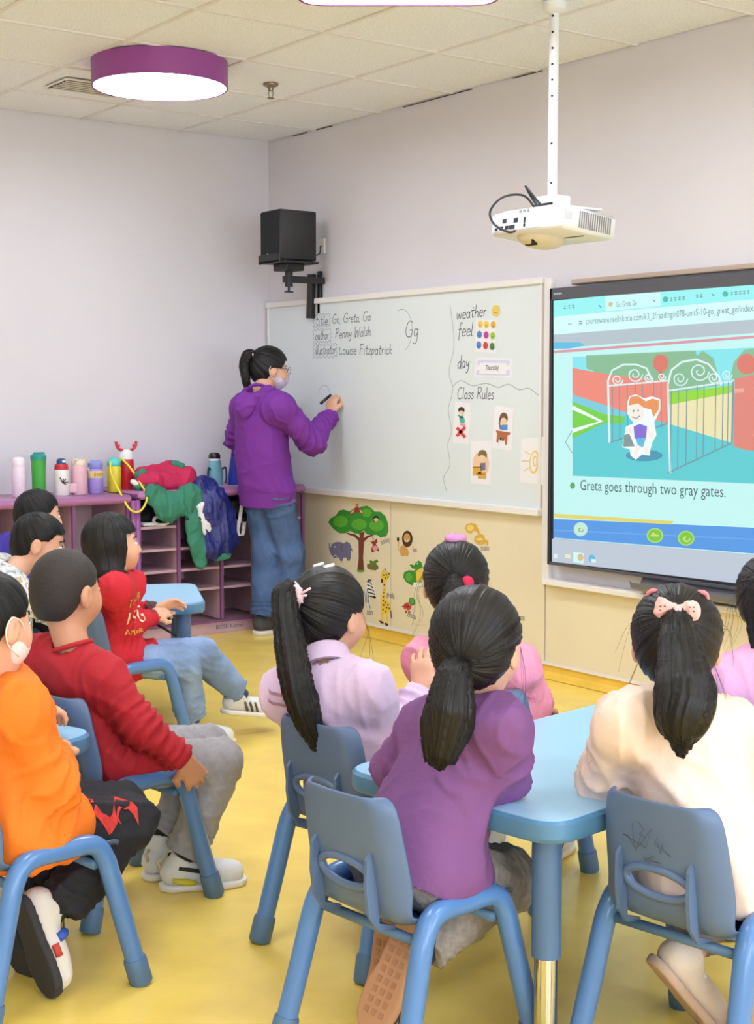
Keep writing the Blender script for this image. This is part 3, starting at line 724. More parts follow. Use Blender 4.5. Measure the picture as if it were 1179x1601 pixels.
    ('s_blue2', 12, [(4270,1146),(4210,1150),(4227,1109),(4257,1117)]),
    ('s_skin', 11, [(4263,1117),(4239,1113),(4262,1068),(4287,1072)]),
    ('s_skin', 11, [(4227,1114),(4191,1102),(4197,1084),(4221,1083)]),
    ('s_bag', 12, [(4337,1160),(4307,1165),(4275,1112),(4342,1108)]),
    ('s_shadow', 9, [(4115,1078),(4125,1067),(4154,1057),(4196,1051),(4244,1049),(4288,1052),(4318,1060),(4329,1070),(4319,1082),(4288,1091),(4245,1097),(4197,1099),(4155,1096),(4125,1088)]),
    ('s_arrow', 3, [(4663,1177),(4708,1118),(4661,1067),(4657,1069),(4703,1119),(4658,1175)]),
    ('s_icon', 3, [(4641,923),(4642,916),(4646,911),(4653,908),(4660,907),(4666,910),(4671,915),(4673,921),(4671,928),(4667,933),(4660,937),(4653,937),(4647,934),(4642,929)]),
    ('s_yel', 4, [(4772,787),(4051,804),(4062,789),(4772,769)]),
    ('s_blue', 3, [(4779,762),(3200,825),(3196,716),(4778,675)]),
    ('s_blue3', 4, [(4778,714),(3198,783),(3198,779),(4778,707)]),
    ('s_btn1', 5, [(4556,731),(4558,720),(4566,710),(4578,702),(4592,697),(4608,695),(4622,698),(4635,704),(4643,713),(4645,724),(4643,735),(4635,746),(4623,754),(4609,759),(4593,760),(4578,757),(4567,751),(4559,742)]),
    ('s_btn2', 6, [(4566,730),(4568,722),(4574,714),(4583,708),(4594,704),(4606,703),(4617,705),(4626,710),(4633,717),(4635,725),(4633,733),(4627,741),(4618,747),(4607,751),(4595,752),(4584,750),(4574,745),(4568,738)]),
    ('s_btnr', 5, [(4107,739),(4110,728),(4118,717),(4130,709),(4145,704),(4162,703),(4177,705),(4190,711),(4198,720),(4201,731),(4199,743),(4191,753),(4178,761),(4163,766),(4147,767),(4131,765),(4119,758),(4110,749)]),
    ('s_btn', 6, [(4116,738),(4118,729),(4124,720),(4134,714),(4147,709),(4160,708),(4173,710),(4184,715),(4191,723),(4193,732),(4191,741),(4184,750),(4174,757),(4161,761),(4148,762),(4135,760),(4125,755),(4118,747)]),
    ('s_btnr', 5, [(3937,741),(3939,730),(3947,720),(3959,712),(3973,707),(3989,706),(4003,709),(4016,715),(4024,723),(4027,734),(4024,745),(4017,755),(4005,763),(3990,768),(3974,769),(3960,766),(3948,760),(3940,752)]),
    ('s_btn', 6, [(3945,741),(3947,732),(3953,723),(3963,717),(3975,712),(3987,711),(4000,713),(4010,718),(4016,726),(4019,735),(4017,744),(4010,752),(4001,759),(3989,763),(3976,764),(3964,762),(3954,757),(3947,749)]),
    ('s_yel', 7, [(4131,740),(4176,737),(4157,744),(4163,749),(4180,730),(4131,733)]),
    ('s_yel', 7, [(3963,740),(3966,733),(3973,729),(3980,728),(3985,729),(3989,732),(3989,735),(3988,738),(3986,739),(3984,739),(3983,738),(3978,744),(3982,745),(3988,745),(3994,741),(3997,736),(3996,729),(3990,724),(3981,721),(3970,723),(3960,730),(3956,738)]),
    ('s_wgrey', 7, [(4584,730),(4587,724),(4593,720),(4599,719),(4604,720),(4607,723),(4607,726),(4606,728),(4604,729),(4602,729),(4601,728),(4597,732),(4601,734),(4606,733),(4611,731),(4614,726),(4613,721),(4608,716),(4600,715),(4590,716),(4582,721),(4578,728)]),
    ('s_bot', 1, [(4789,670),(3196,711),(3192,583),(4787,563)]),
    ('s_ic1', 2, [(4774,601),(4752,602),(4751,580),(4774,580)]),
    ('s_ic2', 2, [(4701,605),(4665,606),(4665,588),(4701,588)]),
    ('s_tab2', 2, [(4648,620),(4581,620),(4581,574),(4647,573)]),
    ('s_ic3', 3, [(4582,602),(4584,594),(4589,588),(4596,584),(4605,583),(4612,586),(4617,591),(4619,598),(4618,606),(4613,612),(4605,616),(4597,617),(4590,614),(4584,609)]),
    ('s_blue2', 3, [(4508,604),(4510,597),(4516,590),(4524,586),(4533,585),(4542,588),(4547,593),(4550,600),(4548,608),(4542,614),(4534,618),(4524,619),(4516,616),(4510,611)]),
    ('s_ic1', 4, [(4533,599),(4503,600),(4503,585),(4532,584)]),
    ('s_dark', 3, [(4508,1726),(4493,1715),(4489,1717),(4505,1729)]),
    ('s_dark', 3, [(4191,1733),(4177,1723),(4174,1726),(4188,1735)]),
    ('s_dark', 3, [(3872,1739),(3859,1730),(3856,1733),(3869,1742)]),
    ('s_ic4', 3, [(4102,1731),(4103,1726),(4108,1722),(4114,1720),(4121,1720),(4128,1723),(4132,1727),(4134,1733),(4132,1738),(4128,1742),(4122,1744),(4115,1743),(4108,1741),(4103,1736)]),
    ('s_ic4', 3, [(3787,1736),(3788,1731),(3792,1727),(3798,1725),(3805,1726),(3811,1728),(3815,1733),(3816,1738),(3815,1743),(3811,1746),(3805,1748),(3799,1748),(3793,1745),(3788,1741)]),
    ('s_ic3', 3, [(4422,1726),(4423,1722),(4427,1718),(4432,1716),(4437,1716),(4442,1719),(4446,1723),(4447,1727),(4446,1732),(4443,1736),(4438,1737),(4432,1737),(4427,1735),(4423,1731)]),
    ('s_dark', 3, [(4677,1655),(4680,1651),(4684,1649),(4688,1650),(4691,1651),(4693,1653),(4692,1655),(4691,1655),(4689,1655),(4689,1658),(4692,1658),(4695,1656),(4697,1653),(4695,1650),(4690,1647),(4683,1647),(4677,1649),(4673,1654)]),
    ('s_dark', 3, [(4628,1658),(4608,1658),(4608,1662),(4628,1662)]),
    ('s_dark', 3, [(4627,1648),(4608,1648),(4608,1652),(4628,1652)]),
    ('s_tgrey', 3, [(4728,1732),(4709,1732),(4710,1734),(4729,1734)]),
    ('s_tgrey', 3, [(4721,1736),(4721,1718),(4717,1717),(4717,1736)]),
    ('s_tgrey', 3, [(4728,1721),(4709,1722),(4710,1725),(4729,1724)]),
    ('s_tgrey', 3, [(4701,1732),(4683,1732),(4683,1735),(4702,1735)]),
    ('s_tgrey', 3, [(4694,1737),(4694,1718),(4690,1718),(4690,1737)]),
    ('s_tgrey', 3, [(4701,1722),(4683,1723),(4683,1726),(4702,1725)]),
    ('s_tgrey', 3, [(4675,1733),(4656,1733),(4657,1735),(4675,1735)]),
    ('s_tgrey', 3, [(4668,1737),(4668,1719),(4664,1719),(4664,1737)]),
    ('s_tgrey', 3, [(4675,1722),(4656,1723),(4657,1726),(4675,1725)]),
    ('s_tgrey', 3, [(4095,1734),(4079,1734),(4079,1736),(4095,1736)]),
    ('s_tgrey', 3, [(4089,1738),(4088,1721),(4085,1721),(4085,1738)]),
    ('s_tgrey', 3, [(4095,1724),(4079,1725),(4079,1728),(4095,1727)]),
    ('s_tgrey', 3, [(4072,1734),(4056,1734),(4057,1737),(4072,1737)]),
    ('s_tgrey', 3, [(4066,1739),(4066,1721),(4062,1721),(4063,1738)]),
    ('s_tgrey', 3, [(4072,1725),(4056,1726),(4057,1728),(4072,1727)]),
    ('s_tgrey', 3, [(4050,1735),(4034,1735),(4034,1737),(4050,1737)]),
    ('s_tgrey', 3, [(4044,1739),(4043,1722),(4040,1722),(4040,1739)]),
    ('s_tgrey', 3, [(4049,1725),(4034,1726),(4034,1729),(4050,1728)]),
    ('s_tgrey', 3, [(4027,1735),(4011,1735),(4012,1738),(4027,1738)]),
    ('s_tgrey', 3, [(4021,1740),(4021,1723),(4017,1722),(4018,1739)]),
    ('s_tgrey', 3, [(4027,1726),(4011,1727),(4012,1729),(4027,1728)]),
    ('s_tgrey', 3, [(3955,1739),(3940,1739),(3940,1742),(3955,1742)]),
    ('s_tgrey', 3, [(3949,1743),(3949,1726),(3946,1726),(3946,1743)]),
    ('s_tgrey', 3, [(3955,1730),(3940,1731),(3940,1733),(3955,1732)]),
    ('s_tgrey', 3, [(3933,1739),(3918,1739),(3918,1742),(3934,1742)]),
    ('s_tgrey', 3, [(3928,1744),(3927,1727),(3924,1727),(3924,1744)]),
    ('s_tgrey', 3, [(3933,1730),(3918,1731),(3918,1734),(3933,1733)]),
    ('s_tgrey', 3, [(3776,1740),(3762,1740),(3762,1742),(3777,1742)]),
    ('s_tgrey', 3, [(3771,1744),(3770,1728),(3767,1728),(3768,1744)]),
    ('s_tgrey', 3, [(3776,1731),(3761,1732),(3762,1734),(3777,1733)]),
    ('s_tgrey', 3, [(3756,1740),(3741,1740),(3741,1743),(3756,1743)]),
    ('s_tgrey', 3, [(3750,1745),(3750,1728),(3747,1728),(3747,1744)]),
    ('s_tgrey', 3, [(3755,1731),(3741,1732),(3741,1735),(3756,1734)]),
    ('s_tgrey', 3, [(3735,1741),(3720,1741),(3721,1743),(3735,1743)]),
    ('s_tgrey', 3, [(3729,1745),(3729,1729),(3726,1729),(3726,1745)]),
    ('s_tgrey', 3, [(3735,1732),(3720,1733),(3721,1735),(3735,1734)]),
    ('s_tgrey', 3, [(3714,1741),(3700,1741),(3700,1744),(3715,1744)]),
    ('s_tgrey', 3, [(3709,1746),(3708,1729),(3705,1729),(3706,1745)]),
    ('s_tgrey', 3, [(3714,1732),(3700,1733),(3700,1736),(3714,1735)]),
    ('s_tgrey', 3, [(3694,1742),(3680,1742),(3680,1744),(3694,1744)]),
    ('s_tgrey', 3, [(3688,1746),(3688,1730),(3685,1730),(3685,1746)]),
    ('s_tgrey', 3, [(3693,1733),(3679,1734),(3680,1736),(3694,1735)]),
]

# body joints in metres, world coordinates
JOINTS = {
    'redboy': dict(pel=(1.651, 3.396, 0.378), neck=(1.544, 3.403, 0.687), head=(1.549, 3.44, 0.829), shR=(1.584, 3.311, 0.614), shL=(1.511, 3.51, 0.644), elR=(1.647, 3.227, 0.496), elL=(1.62, 3.555, 0.503), wrR=(1.741, 3.185, 0.406), wrL=(1.772, 3.573, 0.457), hipR=(1.651, 3.328, 0.38), hipL=(1.695, 3.451, 0.377), knR=(1.926, 3.311, 0.341), knL=(1.976, 3.469, 0.345), anR=(1.83, 3.343, 0.084), anL=(1.832, 3.477, 0.109), toR=(1.922, 3.306, 0.035), toL=(1.926, 3.525, 0.057)),
    'orange': dict(pel=(1.205, 2.993, 0.376), neck=(1.195, 3.009, 0.703), head=(1.166, 2.994, 0.841), shR=(1.2, 2.907, 0.652), shL=(1.209, 3.121, 0.701), elR=(1.249, 2.89, 0.474), elL=(1.158, 3.169, 0.53), wrR=(1.321, 3.029, 0.51), wrL=(1.3, 3.126, 0.587), hipR=(1.212, 2.933, 0.39), hipL=(1.235, 3.058, 0.385), knR=(1.478, 2.982, 0.338), knL=(1.518, 3.087, 0.335), anR=(1.282, 2.947, 0.181), anL=(1.266, 3.103, 0.17), toR=(1.298, 2.909, 0.051), toL=(1.302, 3.071, 0.052)),
    'redgirl': dict(pel=(2.331, 4.783, 0.349), neck=(2.311, 4.716, 0.664), head=(2.344, 4.791, 0.783), shR=(2.258, 4.616, 0.643), shL=(2.404, 4.778, 0.63), elR=(2.339, 4.689, 0.494), elL=(2.394, 4.914, 0.507), wrR=(2.481, 4.762, 0.504), wrL=(2.52, 4.815, 0.523), hipR=(2.299, 4.73, 0.369), hipL=(2.403, 4.795, 0.346), knR=(2.568, 4.685, 0.331), knL=(2.679, 4.747, 0.345), anR=(2.633, 4.74, 0.092), anL=(2.86, 4.759, 0.164), toR=(2.72, 4.673, 0.04), toL=(2.972, 4.749, 0.14)),
    'camo': dict(pel=(1.941, 4.945, 0.368), neck=(2.025, 4.99, 0.679), head=(2.145, 4.996, 0.786), shR=(1.981, 4.893, 0.638), shL=(2.027, 5.104, 0.681), elR=(2.138, 4.86, 0.543), elL=(2.133, 5.132, 0.532), wrR=(2.284, 4.926, 0.53), wrL=(2.285, 5.083, 0.541), hipR=(1.957, 4.886, 0.381), hipL=(1.936, 5.007, 0.38), knR=(2.23, 4.908, 0.36), knL=(2.198, 5.085, 0.36), anR=(2.211, 4.904, 0.105), anL=(2.179, 5.082, 0.105), toR=(2.305, 4.912, 0.04), toL=(2.271, 5.107, 0.04)),
    'bluekid': dict(pel=(2.213, 5.746, 0.419), neck=(2.401, 5.691, 0.689), head=(2.449, 5.707, 0.824), shR=(2.334, 5.593, 0.701), shL=(2.362, 5.806, 0.686), elR=(2.303, 5.614, 0.52), elL=(2.304, 5.886, 0.53), wrR=(2.455, 5.657, 0.551), wrL=(2.457, 5.842, 0.553), hipR=(2.204, 5.685, 0.405), hipL=(2.205, 5.808, 0.406), knR=(2.473, 5.659, 0.359), knL=(2.473, 5.841, 0.359), anR=(2.449, 5.659, 0.105), anL=(2.449, 5.841, 0.105), toR=(2.544, 5.651, 0.039), toL=(2.544, 5.849, 0.039)),
    'lilac': dict(pel=(2.006, 2.749, 0.371), neck=(1.924, 2.792, 0.686), head=(1.975, 2.854, 0.804), shR=(1.964, 2.69, 0.636), shL=(1.859, 2.871, 0.616), elR=(2.067, 2.723, 0.485), elL=(1.964, 2.895, 0.467), wrR=(2.18, 2.758, 0.592), wrL=(2.108, 2.964, 0.459), hipR=(2.024, 2.69, 0.384), hipL=(1.978, 2.804, 0.382), knR=(2.286, 2.769, 0.36), knL=(2.218, 2.937, 0.36), anR=(2.265, 2.761, 0.105), anL=(2.197, 2.929, 0.105), toR=(2.356, 2.788, 0.04), toL=(2.281, 2.972, 0.04)),
    'purple': dict(pel=(1.739, 2.21, 0.4), neck=(1.88, 2.182, 0.712), head=(1.837, 2.138, 0.841), shR=(1.829, 2.075, 0.686), shL=(1.825, 2.28, 0.646), elR=(1.923, 2.132, 0.536), elL=(1.815, 2.407, 0.516), wrR=(1.977, 2.283, 0.53), wrL=(1.971, 2.387, 0.536), hipR=(1.742, 2.148, 0.39), hipL=(1.717, 2.269, 0.396), knR=(1.992, 2.222, 0.302), knL=(1.971, 2.37, 0.367), anR=(1.764, 2.231, 0.193), anL=(1.821, 2.341, 0.162), toR=(1.697, 2.234, 0.09), toL=(1.791, 2.336, 0.05)),
    'cream': dict(pel=(2.169, 1.829, 0.405), neck=(2.151, 1.886, 0.73), head=(2.22, 1.958, 0.831), shR=(2.241, 1.84, 0.667), shL=(2.044, 1.915, 0.693), elR=(2.327, 1.854, 0.506), elL=(2.092, 2.021, 0.546), wrR=(2.482, 1.861, 0.54), wrL=(2.25, 1.992, 0.535), hipR=(2.182, 1.769, 0.396), hipL=(2.146, 1.887, 0.394), knR=(2.446, 1.835, 0.358), knL=(2.394, 2.006, 0.382), anR=(2.311, 1.804, 0.143), anL=(2.265, 1.934, 0.169), toR=(2.353, 1.84, 0.043), toL=(2.345, 1.894, 0.052)),
    'pink': dict(pel=(2.532, 2.847, 0.361), neck=(2.473, 2.903, 0.683), head=(2.443, 2.933, 0.832), shR=(2.511, 2.776, 0.618), shL=(2.356, 2.941, 0.625), elR=(2.635, 2.845, 0.501), elL=(2.468, 2.995, 0.488), wrR=(2.753, 2.941, 0.453), wrL=(2.605, 3.07, 0.456), hipR=(2.562, 2.794, 0.379), hipL=(2.493, 2.895, 0.377), knR=(2.8, 2.931, 0.36), knL=(2.696, 3.079, 0.36), anR=(2.781, 2.918, 0.105), anL=(2.677, 3.066, 0.105), toR=(2.863, 2.964, 0.04), toL=(2.749, 3.127, 0.04)),
    'farpink': dict(pel=(2.95, 2.25, 0.375), neck=(2.919, 2.249, 0.704), head=(2.984, 2.312, 0.816), shR=(3.026, 2.205, 0.705), shL=(2.854, 2.313, 0.618), elR=(3.098, 2.203, 0.534), elL=(2.865, 2.428, 0.474), wrR=(3.154, 2.336, 0.461), wrL=(3.018, 2.473, 0.458), hipR=(2.996, 2.208, 0.389), hipL=(2.901, 2.288, 0.389), knR=(3.193, 2.399, 0.36), knL=(3.054, 2.515, 0.36), anR=(3.18, 2.383, 0.105), anL=(3.041, 2.499, 0.105), toR=(3.247, 2.449, 0.04), toL=(3.095, 2.577, 0.04)),
    'teacher': dict(pel=(4.199, 6.694, 0.842), neck=(4.142, 6.649, 1.334), head=(4.251, 6.717, 1.474), shR=(4.165, 6.491, 1.265), shL=(4.149, 6.803, 1.256), elR=(4.363, 6.468, 1.077), elL=(4.206, 7.003, 1.072), wrR=(4.537, 6.557, 1.212), wrL=(4.32, 6.888, 0.896), hipR=(4.222, 6.62, 0.8), hipL=(4.2, 6.76, 0.8), knR=(4.313, 6.639, 0.45), knL=(4.233, 6.731, 0.45), anR=(4.343, 6.658, 0.09), anL=(4.206, 6.702, 0.09), toR=(4.483, 6.668, 0.035), toL=(4.346, 6.712, 0.035)),
}

# ================================================================ the room
XW, YW, ZC = 4.63, 7.32, 2.825          # board wall, cubby wall, ceiling
X0, Y0 = -2.6, -2.4                      # walls behind the camera
m_wall = mat('wall_paint', (220, 216, 222), 0.85, bump=(60, .08, .004), var=(1.2, .03))
m_panel = mat('cream_panel', (233, 221, 190), 0.55, bump=(25, .05, .003), var=(3, .03))
m_white = mat('white_trim', (236, 232, 228), 0.5)
m_joint = mat('panel_joint', (196, 182, 152), 0.8)
m_floor = mat('yellow_vinyl', (250, 214, 104), 0.30, bump=(140, .05, .001), var=(5, .10), coat=0.15)
m_cove = mat('yellow_cove', (236, 194, 76), 0.4, var=(6, .08))
m_tile = mat('ceiling_tile', (240, 243, 250), 0.95, bump=(110, .5, .004), var=(110, .10))
m_grid = mat('ceiling_grid', (232, 227, 224), 0.6)
m_dark = mat('dark_gap', (60, 52, 48), 0.9)

def struct(name, mb, m, parent=None, **k):
    o = mb.build(name, m, parent, **k)
    if parent is None: o['kind'] = 'structure'
    return o

struct('floor', MB().box(((X0 + XW) / 2, (Y0 + YW) / 2, -.05), (XW - X0 + .4, YW - Y0 + .4, .1)), m_floor)
wall_front = struct('wall_front', MB().box((XW + .1, (Y0 + YW) / 2, 1.5), (.2, YW - Y0 + .4, 3.1)), m_wall)
struct('wall_left', MB().box(((X0 + XW) / 2, YW + .1, 1.5), (XW - X0, .2, 3.1)), m_wall)
WIN = ((-1.7, -.3), (.5, 1.9), (2.7, 4.1))            # window openings behind the camera, unseen, put in to bring neutral fill light
WZ = (.85, 2.45)
def added_window_wall(name, along, at, lo, hi, thick, spans):
    mb = MB(); c = [lo] + [v for sp in spans for v in sp] + [hi]
    def seg(a, b, z0, z1):
        if along == 'y': mb.box((at, (a + b) / 2, (z0 + z1) / 2), (thick, b - a, z1 - z0))
        else: mb.box(((a + b) / 2, at, (z0 + z1) / 2), (b - a, thick, z1 - z0))
    seg(lo, hi, 0, WZ[0]); seg(lo, hi, WZ[1], 3.05)
    for k in range(0, len(c), 2): seg(c[k], c[k + 1], WZ[0], WZ[1])
    return struct(name, mb, m_wall)
struct('wall_back', MB().box((X0 - .1, (Y0 + YW) / 2, 1.5), (.2, YW - Y0 + .4, 3.1)), m_wall)
added_window_wall('wall_right', 'x', Y0 - .1, X0, XW, .2, WIN)
k = 0
for along, at, spans in (('x', Y0 - .1, WIN),):
    for a, b in spans:
        k += 1
        t = empty('added_window_%d' % k, ((at, (a + b) / 2, WZ[0]) if along == 'y' else ((a + b) / 2, at, WZ[0])), 0 if along == 'y' else math.pi / 2, kind='structure')
        w = b - a; h = WZ[1] - WZ[0]
        for y, ww in ((-w / 2 + .025, .05), (0, .04), (w / 2 - .025, .05)):
            MB().box((0, y, h / 2), (.05, ww, h)).build('added_window_frame', m_white, t)
        for z in (.025, h - .025): MB().box((0, 0, z), (.05, w, .05)).build('added_window_frame', m_white, t)
        ld = bpy.data.lights.new('sky_portal', 'AREA'); ld.shape = 'RECTANGLE'; ld.size = w; ld.size_y = h; ld.cycles.is_portal = True
        lo_ = bpy.data.objects.new('sky_portal', ld); COL.objects.link(lo_)
        lo_.location = (at - .11, (a + b) / 2, (WZ[0] + WZ[1]) / 2) if along == 'y' else ((a + b) / 2, at - .11, (WZ[0] + WZ[1]) / 2)
        lo_.rotation_euler = (RAD(90), 0, RAD(-90)) if along == 'y' else (RAD(90), 0, 0)
# cream dado panels on the board wall, one piece each
for y0, y1, z1 in ((7.30, 6.10, .765), (6.095, 4.895, .765), (4.885, 3.690, .455), (3.685, 2.490, .455), (2.485, 1.290, .455), (1.285, .090, .455), (.085, -1.110, .455)):
    struct('dado_panel', MB().box((XW - .006, (y0 + y1) / 2, (.075 + z1) / 2), (.012, y0 - y1 - .002, z1 - .075), bev=.002), m_panel, wall_front)
struct('baseboard_front', MB().box((XW - .009, (Y0 + YW) / 2, .069), (.018, YW - Y0, .014)), m_white)
mb = MB()
prof = [(0, .064), (.010, .064), (.012, .03), (.022, .012), (.045, .002), (0, .002)]
V = []
for y in (Y0, YW):
    V += [(XW - a, y, z) for a, z in prof]
n = len(prof)
mb.add(V, [(i, (i + 1) % n, n + (i + 1) % n, n + i) for i in range(n)])
struct('trim_1', mb, m_cove)
mb = MB(); V = []
for x in (X0, XW):
    V += [(x, YW - a, z) for a, z in prof]
mb.add(V, [(i, n + i, n + (i + 1) % n, (i + 1) % n) for i in range(n)])
struct('trim_2', mb, m_cove)
# white strip between whiteboard and screen, ledge under the screen, brown gap above it
struct('trim_3', MB().box((XW - .014, 4.875, 1.16), (.028, .045, 1.42), bev=.003), m_white)
struct('trim_4', MB().box((XW - .03, 3.1, .462), (.06, 3.52, .028), bev=.004), m_white)
# drop ceiling
ceiling = struct('ceiling', MB().box(((X0 + XW) / 2, (Y0 + YW) / 2, ZC + .08), (XW - X0 + .4, YW - Y0 + .4, .1)), m_grid)
TX, TY = .60, .615
xs = [XW - TX * i for i in range(13)]
ys = [4.98 + TY * i for i in range(-12, 5)]
ys = [y for y in ys if Y0 < y < YW] + [YW]
tile_me = {}
for i in range(12):
    for j in range(len(ys) - 1):
        x1, x0 = xs[i], xs[i + 1]; y0, y1 = ys[j], ys[j + 1]
        key = (round(x1 - x0, 3), round(y1 - y0, 3))
        if key not in tile_me:
            tile_me[key] = MB().box((0, 0, 0), (key[0] - .012, key[1] - .012, .02), bev=.004).mesh('ceiling_tile')
        o = mesh_obj('ceiling_tile', tile_me[key], m_tile, ceiling)
        o.location = ((x0 + x1) / 2, (y0 + y1) / 2, ZC + .0145 + rng.uniform(0, .002))
for x in xs[1:]:
    struct('grid_rail', MB().box((x, (Y0 + YW) / 2, ZC + .004), (.016, YW - Y0, .008)), m_grid, ceiling)
for y in ys[:-1]:
    struct('grid_rail', MB().box(((X0 + XW) / 2, y, ZC + .0035), (XW - X0, .016, .008)), m_grid, ceiling)
for y0, y1 in ((6.65, 6.8), (6.9, 7.05), (5.45, 6.0), (4.95, 5.15)):
    struct('edge_gap', MB().box((XW - .003, (y0 + y1) / 2, ZC - .0005), (.006, y1 - y0, .003)), m_dark, ceiling)

# ---------------------------------------------------------------- ceiling lamps
m_purple = mat('lamp_purple', (150, 70, 150), 0.45)
m_glow = mat('lamp_diffuser', (234, 240, 255), 0.5, emit=LAMP_STRENGTH)
m_lampmid = mat('lamp_screw', (230, 228, 224), 0.4)
def ring_poly(r, n=40): return [(r * math.cos(2 * math.pi * i / n), r * math.sin(2 * math.pi * i / n)) for i in range(n)]
def lamp(loc, rz, pts, inner, label, knob=True):
    t = empty('ceiling_lamp', loc, rz, label, 'ceiling lamp')
    mb = MB(); n = len(pts)
    V = [(x, y, 0) for x, y in pts] + [(x, y, -.112) for x, y in pts] + [(x, y, -.112) for x, y in inner] + [(x, y, -.10) for x, y in inner]
    F = [tuple(range(n))]
    for k in range(3):
        F += [(k * n + i, (k + 1) * n + i, (k + 1) * n + (i + 1) % n, k * n + (i + 1) % n) for i in range(n)]
    mb.add(V, F); mb.build('lamp_rim', m_purple, t, auto=40)
    m2 = MB().prism(inner, -.110, -.104); m2.build('diffuser', m_glow, t)
    if knob: MB().lathe([(.012, -.118), (.012, -.110)], n=12).build('screw_cap', m_lampmid, t)
    return t
lamp((3.13, 5.855, ZC), 0, ring_poly(.306), ring_poly(.297), 'round purple-rimmed ceiling lamp left of the sprinkler')
rr = rounded([(-.352, -.352), (.352, -.352), (.352, .352), (-.352, .352)], .10)
ri = rounded([(-.340, -.340), (.340, -.340), (.340, .340), (-.340, .340)], .092)
lamp((2.955, 3.854, ZC), RAD(-36.6), rr, ri, 'square purple-rimmed ceiling lamp cut by the top edge, left of the projector pole', knob=False)
for k, p in enumerate(((1.2, 5.6), (1.2, 2.6), (-1.1, 4.6), (2.5, .7), (.6, -.8), (-1.1, 1.2), (3.3, -1.0))):  # unseen lamps, added and placed to light the room evenly
    lamp((p[0], p[1], ZC), 0, ring_poly(.306), ring_poly(.297), ['added unseen purple-rimmed ceiling lamp over the left tables', 'added unseen purple-rimmed ceiling lamp above the camera', 'added unseen purple-rimmed ceiling lamp in the far back corner', 'added unseen purple-rimmed ceiling lamp right of the right table', 'added unseen purple-rimmed ceiling lamp behind the camera', 'added unseen purple-rimmed ceiling lamp by the back wall', 'added unseen purple-rimmed ceiling lamp in the right rear corner'][k])

# air vent and sprinkler
t = empty('air_vent', (3.12, 6.52, ZC), 0, 'white ceiling air vent with dark slots beside the round lamp', 'vent')
MB().box((0, 0, -.004), (.40, .26, .008), bev=.003).build('vent_frame', m_white, t)
for k in range(6):
    MB().box((-.02 + k * .001, -.10 + k * .038, -.011), (.34, .012, .006), Matrix.Rotation(.5, 3, 'X')).build('vent_slat', m_grid, t)
MB().box((-.02, 0, -.0087), (.34, .22, .002)).build('vent_backing', m_dark, t)
m_brass = mat('sprinkler_metal', (150, 138, 120), 0.35, metal=.8)
t = empty('fire_sprinkler', (3.78, 5.95, ZC), 0, 'small metal fire sprinkler hanging from the ceiling tile', 'sprinkler')
MB().lathe([(.038, 0), (.036, -.006), (.014, -.016), (.012, -.03)], n=20).build('escutcheon', m_brass, t, auto=40)
MB().tube([(-.010, 0, -.028), (-.014, 0, -.045), (-.006, 0, -.062)], .003, 6).build('sprinkler_arm', m_brass, t)
MB().tube([(.010, 0, -.028), (.014, 0, -.045), (.006, 0, -.062)], .003, 6).build('sprinkler_arm', m_brass, t)
MB().lathe([(.016, -.067), (.016, -.063), (.004, -.06)], n=16).build('deflector', m_brass, t)

# ---------------------------------------------------------------- projector on its pole
m_pj = mat('projector_white', (238, 238, 240), 0.4)
m_pole = mat('pole_white', (232, 232, 234), 0.35)
m_black = mat('black_plastic', (28, 27, 30), 0.45)
m_vent = mat('vent_grey', (140, 138, 142), 0.6)
m_cream_pl = mat('lens_cover', (222, 208, 178), 0.35)
t = empty('projector_mount', (3.868, 4.074, ZC), 0, 'white ceiling pole with punched holes carrying the projector', 'projector mount')
MB().lathe([(.045, 0), (.045, -.03), (.022, -.045)], n=20).build('ceiling_plate', m_pole, t, auto=40)
MB().tube([(0, 0, 0), (0, 0, -.73)], .0195, 18).build('pole', m_pole, t, auto=40)
hd = Vector((-.596, -.803, 0))
for z in (-.055, -.115, -.175, -.235, -.293, -.353, -.532, -.68):
    p = hd * .0195 + Vector((-.803, .596, 0)) * .008
    MB().tube([p + Vector((0, 0, z)) - hd * .003, p + Vector((0, 0, z)) + hd * .0007], .0045, 8).build('pole_hole', m_black, t)
MB().box((0, 0, -.755), (.09, .11, .05), bev=.004).build('head_bracket', m_pole, t)
MB().box((-.046, .0, -.765), (.004, .10, .012)).build('bracket_slot', m_black, t)
MB().box((0, 0, -.786), (.24, .30, .008), bev=.002).build('base_arms', m_pole, t)
RP = Matrix.Rotation(RAD(6), 3, 'Y')
t = empty('projector', (3.868, 4.07, ZC - .845), 0, 'white short-throw projector hanging from the ceiling pole', 'projector')
t.rotation_euler = (0, RAD(6), 0)
MB().box((0, 0, 0), (.29, .40, .088), bev=.012).build('housing', m_pj, t, auto=50)
MB().box((-.1455, .045, -.008), (.003, .27, .05), bev=.001).build('port_panel', mat('port_panel', (205, 204, 208), .5), t)
for k, (y, z, w, h) in enumerate(((.16, -.022, .014, .01), (.13, -.02, .018, .014), (.10, -.02, .018, .014), (.07, -.02, .03, .014), (.115, .006, .02, .014), (.05, .004, .022, .016), (-.0, .0, .008, .02), (-.0, -.02, .008, .012))):
    MB().box((-.148, y, z), (.004, w, h)).build('port', m_black, t)
for k in range(3):
    MB().tube([(-.1445, .03 - k * .022, .036), (-.147, .03 - k * .022, .036)], .007, 10).build('button', m_vent, t)
for k in range(15):
    MB().box((-.055 + k * .0115, -.2005, .0), (.0055, .003, .062)).build('vent_slit', m_vent, t)
MB().box((-.115, -.2003, .005), (.04, .002, .03)).build('spec_label', mat('spec_label', (222, 222, 226), .6), t)
s = SDF(.006).ell((-.02, .04, -.045), (.10, .085, .042), k=0)
